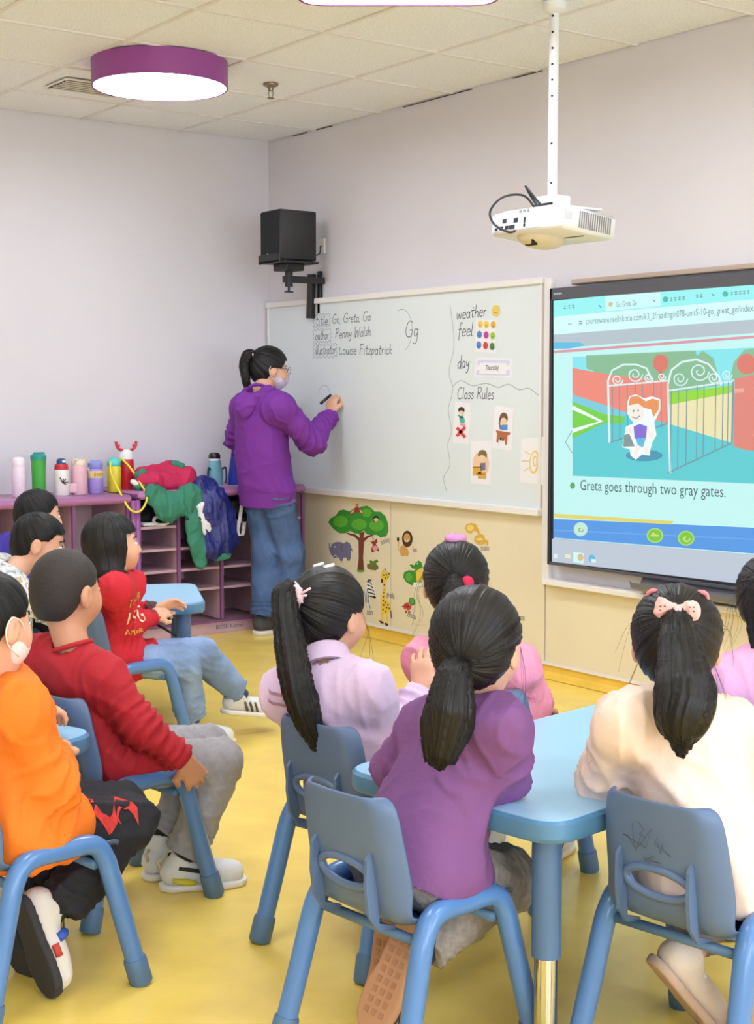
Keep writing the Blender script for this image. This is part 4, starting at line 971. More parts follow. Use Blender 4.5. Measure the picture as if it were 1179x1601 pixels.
V, Q = s.mesh(); mesh_obj('lens_cover', np_mesh('lens_cover', V, Q), m_cream_pl, t)
MB().box((-.085, .03, -.072), (.03, .06, .006), Matrix.Rotation(.6, 3, 'Y')).build('lens_slot', m_black, t)
MB().box((.02, -.1, -.0452), (.006, .10, .002)).build('seam', m_black, t)
o = MB().tube(smooth_path([(3.72, 4.12, 1.960), (3.70, 4.14, 1.955), (3.68, 4.20, 1.990), (3.67, 4.21, 2.040), (3.70, 4.17, 2.090), (3.76, 4.12, 2.095), (3.79, 4.08, 2.040), (3.80, 4.04, 2.015)], 6), .0045, 8).build('projector_cable', m_black, smooth=True)
tag(o, 'black looped cable plugged into the back of the projector', 'cable')
o = MB().tube(smooth_path([(3.80, 4.035, 2.015), (3.79, 4.09, 2.070), (3.775, 4.12, 2.125), (3.765, 4.105, 2.120), (3.79, 4.06, 2.060), (3.81, 4.0, 2.005)], 6), .005, 8).build('cable_tie_loop', m_black, smooth=True)
tag(o, 'bundled end of black cable tied beside the pole bracket', 'cable')

# ---------------------------------------------------------------- wall loudspeaker
m_spk = mat('speaker_black', (32, 31, 36), 0.55, bump=(300, .2, .002))
m_grille = mat('speaker_cloth', (26, 29, 36), 0.9, bump=(500, .3, .002))
t = empty('loudspeaker', (4.38, 6.72, 2.07), 0, 'black box loudspeaker high in the corner above the whiteboard', 'loudspeaker')
MB().box((0, 0, .135), (.24, .20, .27), bev=.006).build('cabinet', m_spk, t, auto=50)
MB().box((-.1215, 0, .135), (.004, .19, .255), bev=.001).build('grille', m_grille, t)
MB().tube([(-.124, .02, .03), (-.126, .02, .03)], .007, 10).build('badge', mat('badge_silver', (180, 180, 185), .3, metal=.6), t)
t2 = empty('speaker_bracket', (4.62, 6.72, 1.87), 0, 'black swivel wall bracket holding the loudspeaker', 'bracket')
MB().box((-.24, 0, .19), (.26, .22, .012), bev=.003).build('shelf_plate', m_black, t2)
MB().box((-.365, 0, .206), (.01, .22, .05), bev=.002).build('front_lip', m_black, t2)
MB().box((-.24, 0, .165), (.12, .14, .04), bev=.006).build('swivel_block', m_black, t2)
MB().tube([(-.24, 0, .15), (-.24, 0, .06)], .022, 14).build('swivel_post', m_black, t2)
MB().tube([(-.24, 0, .06), (-.24, 0, .035)], .007, 8).build('knob_stem', m_black, t2)
MB().box((-.24, 0, .032), (.05, .016, .008)).build('knob', m_black, t2)
MB().box((-.12, .03, .105), (.25, .03, .036), Matrix.Rotation(-.15, 3, 'Z')).build('arm', m_black, t2)
MB().box((-.03, .09, .02), (.03, .05, .25), Matrix.Rotation(.06, 3, 'X'), bev=.003).build('wall_plate', m_black, t2)
MB().box((-.0, .045, .04), (.02, .03, .24), bev=.003).build('wall_plate', m_black, t2)
t = empty('wall_socket', (XW, 6.745, 2.17), 0, 'white wall socket plate beside the loudspeaker', 'socket')
MB().box((-.006, 0, 0), (.012, .05, .085), bev=.003).build('plate', m_white, t)
o = MB().tube(smooth_path([(4.50, 6.66, 2.10), (4.56, 6.68, 2.12), (4.60, 6.73, 2.165), (4.62, 6.745, 2.17)], 5), .004, 8).build('speaker_cable', m_black, smooth=True)
tag(o, 'short black lead from loudspeaker to wall socket', 'cable')
# ================================================================ whiteboard, screen, stickers
m_board = mat('whiteboard_enamel', (224, 232, 232), 0.28, var=(.8, .015))
m_ink = mat('marker_ink', (78, 82, 92), 0.6)
m_ink2 = mat('marker_faint', (150, 160, 165), 0.6)
wb = empty('whiteboard', (XW, 6.11, .79), 0, 'large whiteboard with handwriting beside the teacher', 'whiteboard')
def wpart(name, mb, m, parent=wb, **k): return mb.build(name, m, parent, world_space=True, **k)
WY0, WY1, WZ0, WZ1 = 4.915, 7.30, .79, 1.85
wpart('board_surface', MB().box((XW - .010, (WY0 + WY1) / 2, (WZ0 + WZ1) / 2), (.020, WY1 - WY0, WZ1 - WZ0)), m_board)
wpart('top_rail', MB().box((XW - .018, (WY0 + WY1) / 2, WZ1 + .012), (.036, WY1 - WY0 + .02, .032), bev=.004), m_white)
wpart('bottom_rail', MB().box((XW - .026, (WY0 + WY1) / 2, WZ0 - .010), (.052, WY1 - WY0 + .02, .034), bev=.004), m_white)
wpart('side_rail', MB().box((XW - .014, WY0 + .004, (WZ0 + WZ1) / 2), (.028, .016, WZ1 - WZ0)), m_white)
wpart('side_rail', MB().box((XW - .014, WY1 - .004, (WZ0 + WZ1) / 2), (.028, .016, WZ1 - WZ0)), m_white)

# handwriting: each glyph is a set of strokes in a box of x-height .5, capitals 1, descender -.35
GL = {
 't': (.38, [[(.2, .85), (.17, .15), (.25, 0), (.36, .05)], [(.03, .55), (.36, .58)]]),
 'i': (.22, [[(.1, .5), (.1, .08), (.18, 0)], [(.12, .72), (.12, .76)]]),
 'l': (.22, [[(.1, 1), (.08, .1), (.17, 0)]]),
 'e': (.42, [[(.06, .27), (.36, .3), (.3, .48), (.16, .5), (.06, .3), (.08, .08), (.22, 0), (.38, .08)]]),
 'G': (.72, [[(.6, .85), (.42, 1), (.18, .85), (.06, .45), (.15, .1), (.38, 0), (.56, .15), (.58, .42), (.36, .42)], [(.58, .42), (.66, .42)]]),
 'o': (.44, [[(.22, .5), (.07, .38), (.08, .1), (.22, 0), (.36, .12), (.36, .38), (.22, .5)]]),
 ',': (.22, [[(.1, .05), (.05, -.12)]]),
 'r': (.36, [[(.08, .5), (.1, 0)], [(.1, .3), (.2, .47), (.33, .46)]]),
 'a': (.46, [[(.34, .42), (.2, .5), (.06, .3), (.1, .04), (.22, 0), (.35, .2), (.36, .5), (.36, .08), (.44, 0)]]),
 'u': (.46, [[(.06, .5), (.07, .12), (.18, 0), (.32, .1), (.36, .5), (.37, .05), (.44, 0)]]),
 'h': (.46, [[(.1, 1), (.07, 0)], [(.09, .3), (.22, .48), (.35, .4), (.36, .06), (.43, 0)]]),
 'P': (.6, [[(.14, .95), (.08, 0)], [(.06, .9), (.34, 1), (.52, .82), (.42, .58), (.12, .5)]]),
 'n': (.46, [[(.08, .5), (.07, 0)], [(.08, .32), (.22, .5), (.34, .42), (.36, .05), (.43, 0)]]),
 'y': (.44, [[(.06, .5), (.1, .22), (.22, .16), (.34, .5)], [(.34, .5), (.3, -.1), (.18, -.36), (.06, -.28)]]),
 'W': (.82, [[(.05, 1), (.14, .05), (.2, 0), (.38, .6), (.5, .05), (.56, 0), (.76, .95)]]),
 's': (.36, [[(.32, .44), (.18, .52), (.07, .4), (.28, .2), (.26, .04), (.12, 0), (.03, .08)]]),
 'L': (.5, [[(.1, .7), (.08, .02), (.48, .06)]]),
 'F': (.56, [[(.14, 1), (.1, 0)], [(.08, .95), (.56, 1)], [(.12, .52), (.46, .55)]]),
 'z': (.42, [[(.06, .48), (.36, .5), (.06, .02), (.4, .04)]]),
 'p': (.46, [[(.1, .5), (.06, -.4)], [(.1, .4), (.26, .5), (.38, .34), (.3, .06), (.1, .06)]]),
 'c': (.4, [[(.36, .42), (.2, .5), (.06, .3), (.1, .06), (.22, 0), (.38, .08)]]),
 'k': (.42, [[(.1, 1), (.07, 0)], [(.36, .5), (.1, .24), (.38, 0)]]),
 'd': (.46, [[(.36, .42), (.2, .5), (.06, .28), (.12, .02), (.26, .04), (.36, .3), (.38, 1), (.38, .06), (.44, 0)]]),
 'w': (.6, [[(.05, .5), (.1, .05), (.18, 0), (.28, .4), (.36, .05), (.44, 0), (.54, .5)]]),
 'f': (.34, [[(.34, .9), (.22, 1), (.14, .8), (.12, -.3)], [(.02, .5), (.3, .52)]]),
 'C': (.66, [[(.56, .85), (.38, 1), (.14, .8), (.06, .4), (.18, .06), (.4, 0), (.58, .14)]]),
 'R': (.62, [[(.14, .95), (.08, 0)], [(.06, .9), (.34, 1), (.5, .82), (.4, .56), (.12, .5), (.34, .4), (.56, 0)]]),
 'g': (.46, [[(.36, .42), (.2, .5), (.06, .34), (.1, .1), (.24, .08), (.36, .3), (.37, .5), (.34, -.2), (.2, -.42), (.06, -.34)]]),
 'T': (.56, [[(.28, .95), (.26, 0)], [(.02, .92), (.54, .97)]]),
 'x': (.4, [[(.04, .5), (.36, 0)], [(.36, .5), (.04, 0)]]),
 ' ': (.34, []),
}
def ink_strokes(strokes, w, x, mb):
    for st in strokes:
        if len(st) < 2: continue
        pts = [Vector((x, p[0], p[1])) for p in st]
        if len(pts) > 2: pts = smooth_path(pts, 4)
        V = []; F = []
        for i, p in enumerate(pts):
            d = pts[min(i + 1, len(pts) - 1)] - pts[max(i - 1, 0)]
            nrm = Vector((0, -d.z, d.y)); nrm.normalize(); nrm *= w / 2
            V += [p + nrm, p - nrm]
        for i in range(len(pts) - 1): F.append((2 * i, 2 * i + 1, 2 * i + 3, 2 * i + 2))
        mb.add(V, F)
XI = XW - .0206
def write(txt, p0, p1, h, w=.0042, name='handwriting', m=m_ink, jit=.02, parent=wb):
    """p0/p1: (y,z) mm of baseline start and end, h capital height in metres"""
    adv = sum(GL[c][0] for c in txt); y0, z0, y1, z1 = p0[0] / 1000, p0[1] / 1000, p1[0] / 1000, p1[1] / 1000
    mb = MB(); x = 0.0; o = None
    for c in txt + ' ':
        g = GL[c]; dy = rng.uniform(-jit, jit) * h
        if c == ' ':            # one part for each word
            o = wpart(name, mb, m, parent); mb = MB()
        S = []
        for st in g[1]:
            q = []
            for a, b in st:
                u = (x + a + .12 * b) / adv
                q.append((y0 + (y1 - y0) * u, z0 + (z1 - z0) * u + b * h + dy))
            S.append(q)
        ink_strokes(S, w, XI, mb); x += g[0]
    return o
write('title', (6798, 1729), (6672, 1724), .055)
write('Go, Greta, Go', (6631, 1729), (6264, 1731), .052)
write('author', (6800, 1642), (6664, 1646), .055)
write('Penny Walsh', (6602, 1645), (6262, 1651), .056)
write('illustrator', (6806, 1560), (6594, 1562), .055)
write('Louise Fitzpatrick', (6565, 1556), (6071, 1547), .056)
write('Gg', (5963, 1634), (5846, 1630), .085, w=.0045)
write('weather', (5541, 1710), (5312, 1716), .06, w=.0048)
write('feel', (5528, 1622), (5412, 1624), .068, w=.0048)
write('day', (5532, 1464), (5436, 1466), .066, w=.0048)
write('Class Rules', (5533, 1311), (5252, 1312), .058, w=.0044)
mb = MB()
def wavy_box(ya, za, yb, zb, n=6):
    S = []
    for (p, q, axis) in (((ya, za), (yb, za), 1), ((yb, za), (yb, zb), 0), ((yb, zb), (ya, zb), 1), ((ya, zb), (ya, za), 0)):
        m = n if axis else 3; pts = []
        for i in range(m * 2 + 1):
            t = i / (m * 2); off = .006 * (1 if i % 2 else -1)
            y = p[0] + (q[0] - p[0]) * t + (0 if axis else off); z = p[1] + (q[1] - p[1]) * t + (off if axis else 0)
            pts.append((y / 1, z / 1))
        S.append(pts)
    return S
for a in ((6.816, 1.785, 6.651, 1.718), (6.817, 1.700, 6.645, 1.630), (6.817, 1.614, 6.586, 1.545)):
    ink_strokes(wavy_box(*a), .003, XI, mb)
wpart('wavy_frame', mb, m_ink2); mb = MB()
ink_strokes([[(5.591, 1.781), (5.562, 1.65), (5.562, 1.554), (5.593, 1.47), (5.590, 1.42), (5.565, 1.363), (5.585, 1.30), (5.601, 1.252), (5.575, 1.15), (5.605, 1.076), (5.585, .98), (5.636, .91), (5.61, .84)],
  [(5.566, 1.375), (5.502, 1.403), (5.413, 1.377), (5.308, 1.388), (5.222, 1.368), (5.147, 1.383), (5.073, 1.357), (5.0, 1.363), (4.944, 1.333), (4.93, 1.332)]], .0035, XI, mb)
wpart('drawn_lines', mb, m_ink2)
mb = MB()
ink_strokes([[(6.767, 1.325), (6.76, 1.36), (6.72, 1.385), (6.675, 1.375), (6.65, 1.335)]], .003, XI, mb)
wpart('drawn_arc', mb, m_ink2); mb = MB()
ink_strokes([[(5.99 + .09 * math.cos(a), 1.67 + .11 * math.sin(a)) for a in [1.2 + i * .35 for i in range(10)]]], .003, XI, mb)
wpart('drawn_arc', mb, m_ink2)

# flat colours for stickers and cards
PC = dict(trunk=(122, 66, 44), green=(58, 148, 48), lgreen=(98, 178, 56), redbrown=(158, 62, 42), orange=(226, 120, 60), cream=(240, 210, 168), dark=(42, 38, 40), pink=(236, 160, 158), grey=(122, 118, 146), lgrey=(226, 222, 228), dgrey=(92, 90, 112), olive=(104, 132, 52), olive2=(134, 112, 60), tan=(214, 168, 92), brown=(84, 50, 34), yellow=(240, 206, 72), white=(244, 244, 240), red=(214, 74, 66), dgreen=(70, 140, 72), gold=(222, 176, 72), lgold=(236, 212, 120), paper=(240, 238, 240), teal=(80, 178, 158), brown2=(120, 84, 60), blue=(84, 142, 210), wood=(180, 108, 66), peach=(242, 202, 170), lilac=(214, 216, 238), magenta=(196, 70, 158), lgreen2=(158, 208, 70))
PM = {k: mat('print_' + k, v, .6) for k, v in PC.items()}
def sticker(name, items, x, label, cat, lift=.0007, back=None, group=None):
    cols = sorted({c for c, _, _ in items})
    ys_ = [p[0] for c, l, q in items for p in q]; zs_ = [p[1] for c, l, q in items for p in q]
    c = Vector((x, sum(ys_) / len(ys_) / 1000, min(zs_) / 1000))
    me = flat_mesh(name, items, cols, x, lift)
    me.transform(Matrix.Translation(-c))
    o = mesh_obj(name, me, [PM[k] for k in cols]); o.location = c
    return tag(o, label, cat, group)
def text_mesh(txt, size):
    cu = bpy.data.curves.new('txt', 'FONT'); cu.body = txt; cu.size = size; cu.resolution_u = 2
    o = bpy.data.objects.new('txt', cu); COL.objects.link(o)
    bpy.context.view_layer.update()
    me = bpy.data.meshes.new_from_object(o)
    bpy.data.objects.remove(o)
    return me
def wall_text(name, txt, p0, p1, x, m, parent, fit=True, size=None):
    """text lying on a wall of constant x, running from p0 to p1 (y,z mm)"""
    me = text_mesh(txt, 1.0)
    co = np.array([v.co[:] for v in me.vertices]); w = co[:, 0].max()
    a = A3((p0[0] / 1000, p0[1] / 1000)); b = A3((p1[0] / 1000, p1[1] / 1000)); d = b - a; L = np.linalg.norm(d); sx = L / w; sy = size if size else sx
    d /= L; nrm = A3((-d[1], d[0])); nrm = nrm if nrm[1] > 0 else -nrm
    for v in me.vertices:
        q = a + d * v.co.x * sx + nrm * v.co.y * sy
        v.co = (x, q[0], q[1])
    me.update()
    return mesh_obj(name, me, m, parent, world_space=True)

XP = XW - .012
tree = sticker('tree_sticker', TREE, XP, 'green leafy tree wall sticker with small animals in its crown', 'wall sticker')
for nm, data, lab, txt in (('monkey_sticker', MONKEY, 'small red-brown monkey wall sticker hanging under the tree crown', ('monkey', (6179, 518), (6100, 543))),
        ('elephant_sticker', ELEPHANT, 'grey-blue elephant wall sticker left of the tree trunk', None),
        ('coiled_snake_sticker', SNAKELET, 'small olive coiled snake wall sticker at the tree foot', None),
        ('lion_sticker', LION, 'brown-maned sitting lion wall sticker right of the tree', ('lion', (5899, 503), (5866, 506))),
        ('crocodile_sticker', CROC, 'green crocodile wall sticker beside the rear child in pink', ('crocodile', (5886, 318), (5814, 326))),
        ('zebra_sticker', ZEBRA, 'black and white striped zebra wall sticker', ('zebra', (6312, 121), (6251, 123))),
        ('giraffe_sticker', GIRAFFE, 'yellow spotted giraffe wall sticker', ('giraffe', (6130, 242), (6062, 232))),
        ('tortoise_sticker', TURTLE, 'red tortoise wall sticker with a green head', ('tortoise', (5953, 155), (5873, 147))),
        ('snake_sticker', SNAKE, 'golden curling snake wall sticker under the board rail', ('snake', (5352, 560), (5289, 566))),
        ('toucan_sticker', TOUCAN, 'golden toucan wall sticker at the far right of the animals', ('Toucan', (5102, 245), (5027, 250)))):
    o = sticker(nm, data, XP, lab, 'wall sticker', group='animal wall stickers')
    if txt:
        wall_text('caption', txt[0], txt[1], txt[2], XP - .0008, m_ink, o, size=.045)
XC = XW - .0203
cards = [('picture_card', CARD_STAND, 'white picture card of a standing child above a red cross', 'card'), ('picture_card', CARD_DESK, 'white picture card of a child sitting at a brown desk', 'card'),
         ('picture_card', CARD_READ, 'white picture card of a reading child on an orange oval', 'card'), ('picture_card', CARD_EAR, 'white picture card with a pale yellow ear', 'card'),
         ('feelings_card', CARD_FEEL, 'white card with nine coloured faces beside the word feel', 'card'), ('sun_magnet', SUN, 'yellow smiling sun magnet beside the word weather', 'magnet')]
for nm, d, lab, cat in cards:
    sticker(nm, d, XC, lab, cat, lift=.0012, group='cards on the whiteboard')
o = sticker('day_card', CARD_DAY, XC, 'pale lilac card reading Thursday beside the word day', 'card', lift=.0012, group='cards on the whiteboard')
wall_text('day_text', 'Thursday', (5310, 1452), (5212, 1453), XC - .005, m_ink, o, size=.036)

# ---------------------------------------------------------------- interactive screen
SC = dict(s_page=(196, 248, 246), s_tab=(150, 246, 246), s_tab2=(205, 253, 252), s_addr=(214, 255, 254), s_grey=(180, 196, 206), s_red=(222, 150, 165), s_blue2=(90, 190, 230), s_teal=(84, 206, 214), s_sky=(130, 232, 240), s_hill=(134, 190, 150), s_redw=(240, 138, 122), s_path=(120, 206, 224), s_green=(112, 212, 60), s_cream=(240, 230, 178), s_lime=(150, 222, 40), s_white=(244, 255, 255), s_ball=(222, 120, 105), s_redp=(226, 132, 120), s_redp2=(238, 168, 155), s_bar=(222, 246, 248), s_bar2=(120, 150, 165), s_hair=(236, 150, 90), s_skin=(250, 240, 232), s_dark=(80, 100, 105), s_purple=(130, 105, 215), s_bag=(130, 150, 150), s_shadow=(62, 150, 180), s_arrow=(120, 170, 175), s_icon=(80, 170, 90), s_yel=(226, 216, 110), s_blue=(74, 152, 232), s_blue3=(100, 170, 240), s_btn1=(190, 230, 240), s_btn2=(200, 240, 200), s_btnr=(180, 220, 110), s_btn=(110, 205, 60), s_wgrey=(140, 165, 170), s_bot=(190, 202, 218), s_ic1=(226, 240, 244), s_ic2=(232, 236, 190), s_ic3=(220, 190, 140), s_ic4=(60, 190, 170), s_tgrey=(110, 150, 155), s_text=(70, 95, 105))
def screen_mat(k, c):
    m = bpy.data.materials.new('screen_' + k[2:]); m.use_nodes = True
    b = m.node_tree.nodes['Principled BSDF']
    b.inputs['Base Color'].default_value = (.03, .03, .03, 1); b.inputs['Roughness'].default_value = .5
    b.inputs['Emission Color'].default_value = rgb(c); b.inputs['Emission Strength'].default_value = .95  # emission stands in for the projector's light on the board
    return m
SM = {k: screen_mat(k, v) for k, v in SC.items()}
m_bezel = mat('bezel_grey', (84, 84, 92), 0.35)
m_bezel2 = mat('bezel_dark', (44, 46, 54), 0.4)
scr = empty('interactive_screen', (XW, 4.0, .55), 0, 'large bright classroom screen showing a cartoon girl and gates', 'screen')
def spart(name, mb, m, **k): return mb.build(name, m, scr, world_space=True, **k)
XS = 4.566
SY1, SY0, SZ0, SZ1 = 4.818, 3.02, .548, 1.818
spart('casing', MB().box((XS + .025, (SY0 + SY1) / 2, (SZ0 + SZ1) / 2), (.042, SY1 - SY0, SZ1 - SZ0), bev=.004), m_bezel2)
spart('top_bezel', MB().box((XS + .002, (SY0 + SY1) / 2, (1.765 + SZ1) / 2), (.012, SY1 - SY0, SZ1 - 1.765), bev=.002), m_bezel)
spart('bottom_bezel', MB().box((XS + .002, (SY0 + SY1) / 2, SZ0 + .007), (.012, SY1 - SY0, .014), bev=.002), m_bezel)
spart('side_bezel', MB().box((XS + .002, SY1 - .008, (SZ0 + SZ1) / 2), (.012, .016, SZ1 - SZ0), bev=.002), m_bezel2)
spart('side_bezel', MB().box((XS + .002, SY0 + .008, (SZ0 + SZ1) / 2), (.012, .016, SZ1 - SZ0), bev=.002), m_bezel2)
def clip_items(items, ymin, ymax):
    out = []
    for c, l, q in items:
        for lim, sg in ((ymin, 1), (ymax, -1)):
            r = []
            for i in range(len(q)):
                a, b = q[i], q[(i + 1) % len(q)]
                ia, ib = sg * (a[0] - lim) >= 0, sg * (b[0] - lim) >= 0
                if ia: r.append(a)
                if ia != ib:
                    t = (lim - a[0]) / (b[0] - a[0]); r.append((lim, a[1] + t * (b[1] - a[1])))
            q = r
        if len(q) >= 3: out.append((c, l, q))
    return out
items = clip_items(SCREEN_ART, 3040, 4801)
cols = sorted({c for c, _, _ in items})
me = flat_mesh('screen_image', items, cols, XS, .0006)
mesh_obj('screen_image', me, [SM[k] for k in cols], scr, world_space=True)
wall_text('caption_text', 'Greta goes through two gray gates.', (4606, 905), (3776, 921), XS - .006, SM['s_text'], scr, size=.068)
wall_text('address_text', 'courseware.reelinkedu.com/k3_2/reading/r078-unit5-10-go_great_go/index.html', (4586, 1646), (3600, 1663), XS - .003, SM['s_tgrey'], scr, size=.040)
wall_text('tab_text', 'Go, Greta, Go', (4400, 1712), (4279, 1715), XS - .003, SM['s_tgrey'], scr, size=.034)
mb = MB()
for k in range(5): mb.box((XS - .005, 4.785 - k * .011, 1.791), (.002, .007, .009))
spart('bezel_print', mb, mat('bezel_print', (190, 190, 196), .5))
# pen tray and strip above the screen
m_tray = mat('tray_grey', (112, 112, 120), 0.4)
t = empty('pen_tray', (XW, 4.0, .51), 0, 'grey curved pen tray fixed under the screen', 'pen tray')
mb = MB(); prof = [(0.0, .03), (.005, .0), (.03, -.022), (.075, -.03), (.11, -.018), (.118, .008), (.112, .008), (.10, -.008), (.07, -.018), (.03, -.010), (.012, .012), (.01, .03)]
V = []; k = len(prof); ystop = [4.25, 4.22, 3.9, 3.4, 3.18, 3.15]
for j, y in enumerate(ystop):
    sc_ = .75 if j in (0, len(ystop) - 1) else 1.0
    V += [(XW - .03 - a * sc_, y, .525 + b) for a, b in prof]
F = []
for j in range(len(ystop) - 1):
    for i in range(k): F.append((j * k + i, j * k + (i + 1) % k, (j + 1) * k + (i + 1) % k, (j + 1) * k + i))
F += [tuple(range(k)), tuple(reversed(range((len(ystop) - 1) * k, len(ystop) * k)))]
mb.add(V, F).build('tray_body', m_tray, t, world_space=True, auto=40)
MB().box((XW - .02, 3.7, .545), (.03, 1.0, .02)).build('tray_mount', m_bezel2, t, world_space=True)
struct('trim_5', MB().box((XW - .02, 3.9, 1.842), (.04, 1.62, .022), bev=.004), mat('taupe_strip', (188, 168, 150), .7))
# ================================================================ cubby cabinets along the left wall
m_cub = mat('cubby_pink', (192, 158, 172), 0.5, var=(6, .05))
m_cubin = mat('cubby_back', (196, 170, 176), 0.6, var=(4, .05))
m_cubtop = mat('cubby_top', (176, 116, 166), 0.35, coat=.2)
m_cubpost = mat('cubby_post', (150, 84, 150), 0.35)
m_cubedge = mat('cubby_edge', (126, 76, 122), 0.45)
YF = 6.87
def cubby(name, x0, x1, cols, shelves, label, top_z=.80):
    t = empty(name, ((x0 + x1) / 2, 7.1, 0), 0, label, 'cabinet')
    def part(n, mb, m, **k): return mb.build(n, m, t, world_space=True, **k)
    part('back_panel', MB().box(((x0 + x1) / 2, YW - .016, .41), (x1 - x0, .012, .70)), m_cubin)
    part('plinth', MB().box(((x0 + x1) / 2, YF + .225, .032), (x1 - x0, .43, .062)), m_cub)
    part('base_edge', MB().box(((x0 + x1) / 2, YF + .008, .0705), (x1 - x0, .018, .013)), m_cubedge)
    for x in cols:
        part('divider', MB().box((x, YF + .225, .42), (.016, .42, .68)), m_cub)
        part('divider_edge', MB().box((x, YF + .008, .42), (.018, .016, .68)), m_cubedge)
    for i in range(len(cols) - 1):
        for z in shelves[i]:
            part('shelf', MB().box(((cols[i] + cols[i + 1]) / 2, YF + .225, z), (cols[i + 1] - cols[i] - .016, .42, .014)), m_cub)
    part('counter', MB().box(((x0 + x1) / 2, YF + .215, top_z - .022), (x1 - x0, .47, .044), bev=.014), m_cubtop, auto=60)
    return t
c1 = cubby('cubby_cabinet', 1.62, 3.47, [1.64, 1.94, 2.24, 2.54, 2.84, 3.14, 3.45], [[.43], [.43], [.43], [.43], [.43], [.43]], 'pink cubby cabinet with bottles lined up on top')
c2 = cubby('cubby_cabinet', 3.505, 4.58, [3.515, 3.755, 4.025, 4.295, 4.57], [[.255, .37, .49, .615], [.255, .37, .49], [.255, .37, .62], [.255, .37, .62]], 'pink cubby cabinet of small shelves with jackets on top beside the teacher', top_z=.815)
for x in (3.475, 3.50):
    MB().tube([(x, YF - .012, .0), (x, YF - .012, .77)], .016, 12).build('corner_post', m_cubpost, c1 if x < 3.49 else c2, world_space=True, smooth=True)
MB().box((2.60, YF - .005, .785), (.75, .02, .018), bev=.004).build('counter_stripe', mat('stripe_pink', (214, 92, 160), .4), c1, world_space=True)
# maker's print on the plinth
me = text_mesh('BOSE Komei', .034)
me.transform(Matrix.Translation((3.985, YF + .0085, .024)) @ Matrix.Rotation(math.pi / 2, 4, 'X'))
mesh_obj('maker_print', me, m_ink, c2, world_space=True)

# ---------------------------------------------------------------- bottles on the counter
def bottle(loc, parts, label, extra=None, name='water_bottle'):
    t = empty(name, loc, 0, label, 'bottle', 'bottles on the cubby counter')
    for nm, prof, m in parts:
        MB().lathe(prof, n=24).build(nm, m, t, auto=45)
    if extra: extra(t)
    return t
def bm(n, c, r=.35, **k): return mat('bottle_' + n, c, r, **k)
ZT = .801
bottle((2.93, 7.08, ZT), [('body', [(.033, 0), (.036, .004), (.036, .15), (.033, .158)], bm('pinkwhite', (232, 214, 228), .3, var=(30, .06))), ('lid', [(.034, .158), (.035, .162), (.035, .19), (.028, .205), (.02, .208)], bm('pinklid', (238, 226, 236), .3))], 'pale pink slim bottle at the left end of the counter')
def green_extra(t):
    MB().box((.0, -.01, .225), (.06, .02, .012), bev=.004).build('lid_handle', bm('teal', (40, 150, 140)), t)
bottle((3.04, 7.08, ZT), [('body', [(.034, 0), (.036, .005), (.036, .10), (.040, .19)], bm('green', (66, 168, 66), .25)), ('lid', [(.041, .19), (.042, .196), (.042, .212), (.03, .222)], bm('teal', (40, 150, 140)))], 'tall bright green bottle with teal lid on the counter', green_extra)
def knight(t):
    mb = MB()
    for a, r_ in ((0, 1), (.7, .8), (1.3, .6), (2.1, .9), (-.5, .7)):
        mb.tube([(-.012, -.0405, .07), (-.012 + .03 * math.cos(a) * r_, -.0395, .07 + .035 * math.sin(a) * r_)], .003, 5)
    mb.build('printed_figure', bm('blackprint', (60, 52, 50), .6), t)
    MB().lathe([(.010, 0), (.010, .012)], (0, -.034, .175), 12).build('push_button', bm('whitecap', (236, 236, 238)), t)
bottle((3.155, 7.05, ZT), [('body', [(.038, 0), (.040, .004), (.040, .130), (.037, .137)], bm('white', (232, 226, 222), .35)), ('collar', [(.036, .137), (.038, .142), (.034, .165)], bm('redcap', (200, 50, 60))), ('lid', [(.025, .165), (.024, .188), (.014, .196)], bm('navycap', (50, 80, 140)))], 'white bottle with black print, red collar and navy lid', knight)
def rosebow(t):
    MB().box((-.045, -.02, .035), (.05, .02, .05), bev=.006).build('pouch', bm('pinkpouch', (230, 190, 200), .6), t)
    MB().tube([(-.03, -.02, .165), (-.035, -.03, .185), (.035, -.03, .187), (.03, -.02, .168)], .004, 6).build('carry_loop', bm('beige', (224, 206, 190)), t)
bottle((3.26, 7.06, ZT), [('body', [(.040, 0), (.042, .004), (.042, .145), (.038, .152)], bm('rose', (228, 182, 192), .4, var=(12, .05))), ('lid', [(.038, .152), (.040, .158), (.040, .178), (.028, .19)], bm('creamlid', (232, 216, 196)))], 'rose pink flask with cream lid and carry loop', rosebow)
def bul(t):
    for k in range(4):
        MB().box((-.022 + k * .014, -.0415, .105), (.010, .003, .018)).build('print_block', bm('goldprint', (196, 160, 70), .5), t)
    MB().tube([(-.03, 0, .16), (-.045, -.01, .13), (-.04, -.01, .11)], .003, 6).build('strap_stub', bm('beige', (224, 206, 190)), t)
bottle((3.355, 7.06, ZT), [('body', [(.036, 0), (.042, .01), (.042, .085), (.042, .125), (.036, .135)], bm('violet', (160, 140, 214), .4)), ('lid', [(.034, .135), (.040, .142), (.040, .165), (.024, .178)], bm('violetlid', (140, 150, 220))), ('band', [(.0425, .086), (.0425, .124)], bm('bandbeige', (224, 206, 150), .5))], 'violet bottle with a yellow printed band on the counter', bul)
def strap6(t):
    MB().tube(smooth_path([(-.035, -.03, .165), (-.055, -.08, .10), (-.06, -.20, .0), (-.03, -.245, -.08), (.03, -.245, -.09), (.075, -.235, -.02), (.075, -.15, .06), (.06, -.06, .14), (.03, -.03, .18)], 6), .006, 6).build('strap', bm('yellowstrap', (236, 216, 70), .7), t, smooth=True)
    MB().tube([(.02, 0, .165), (.028, -.02, .175)], .010, 10).build('spout_button', bm('lime', (190, 226, 80)), t)
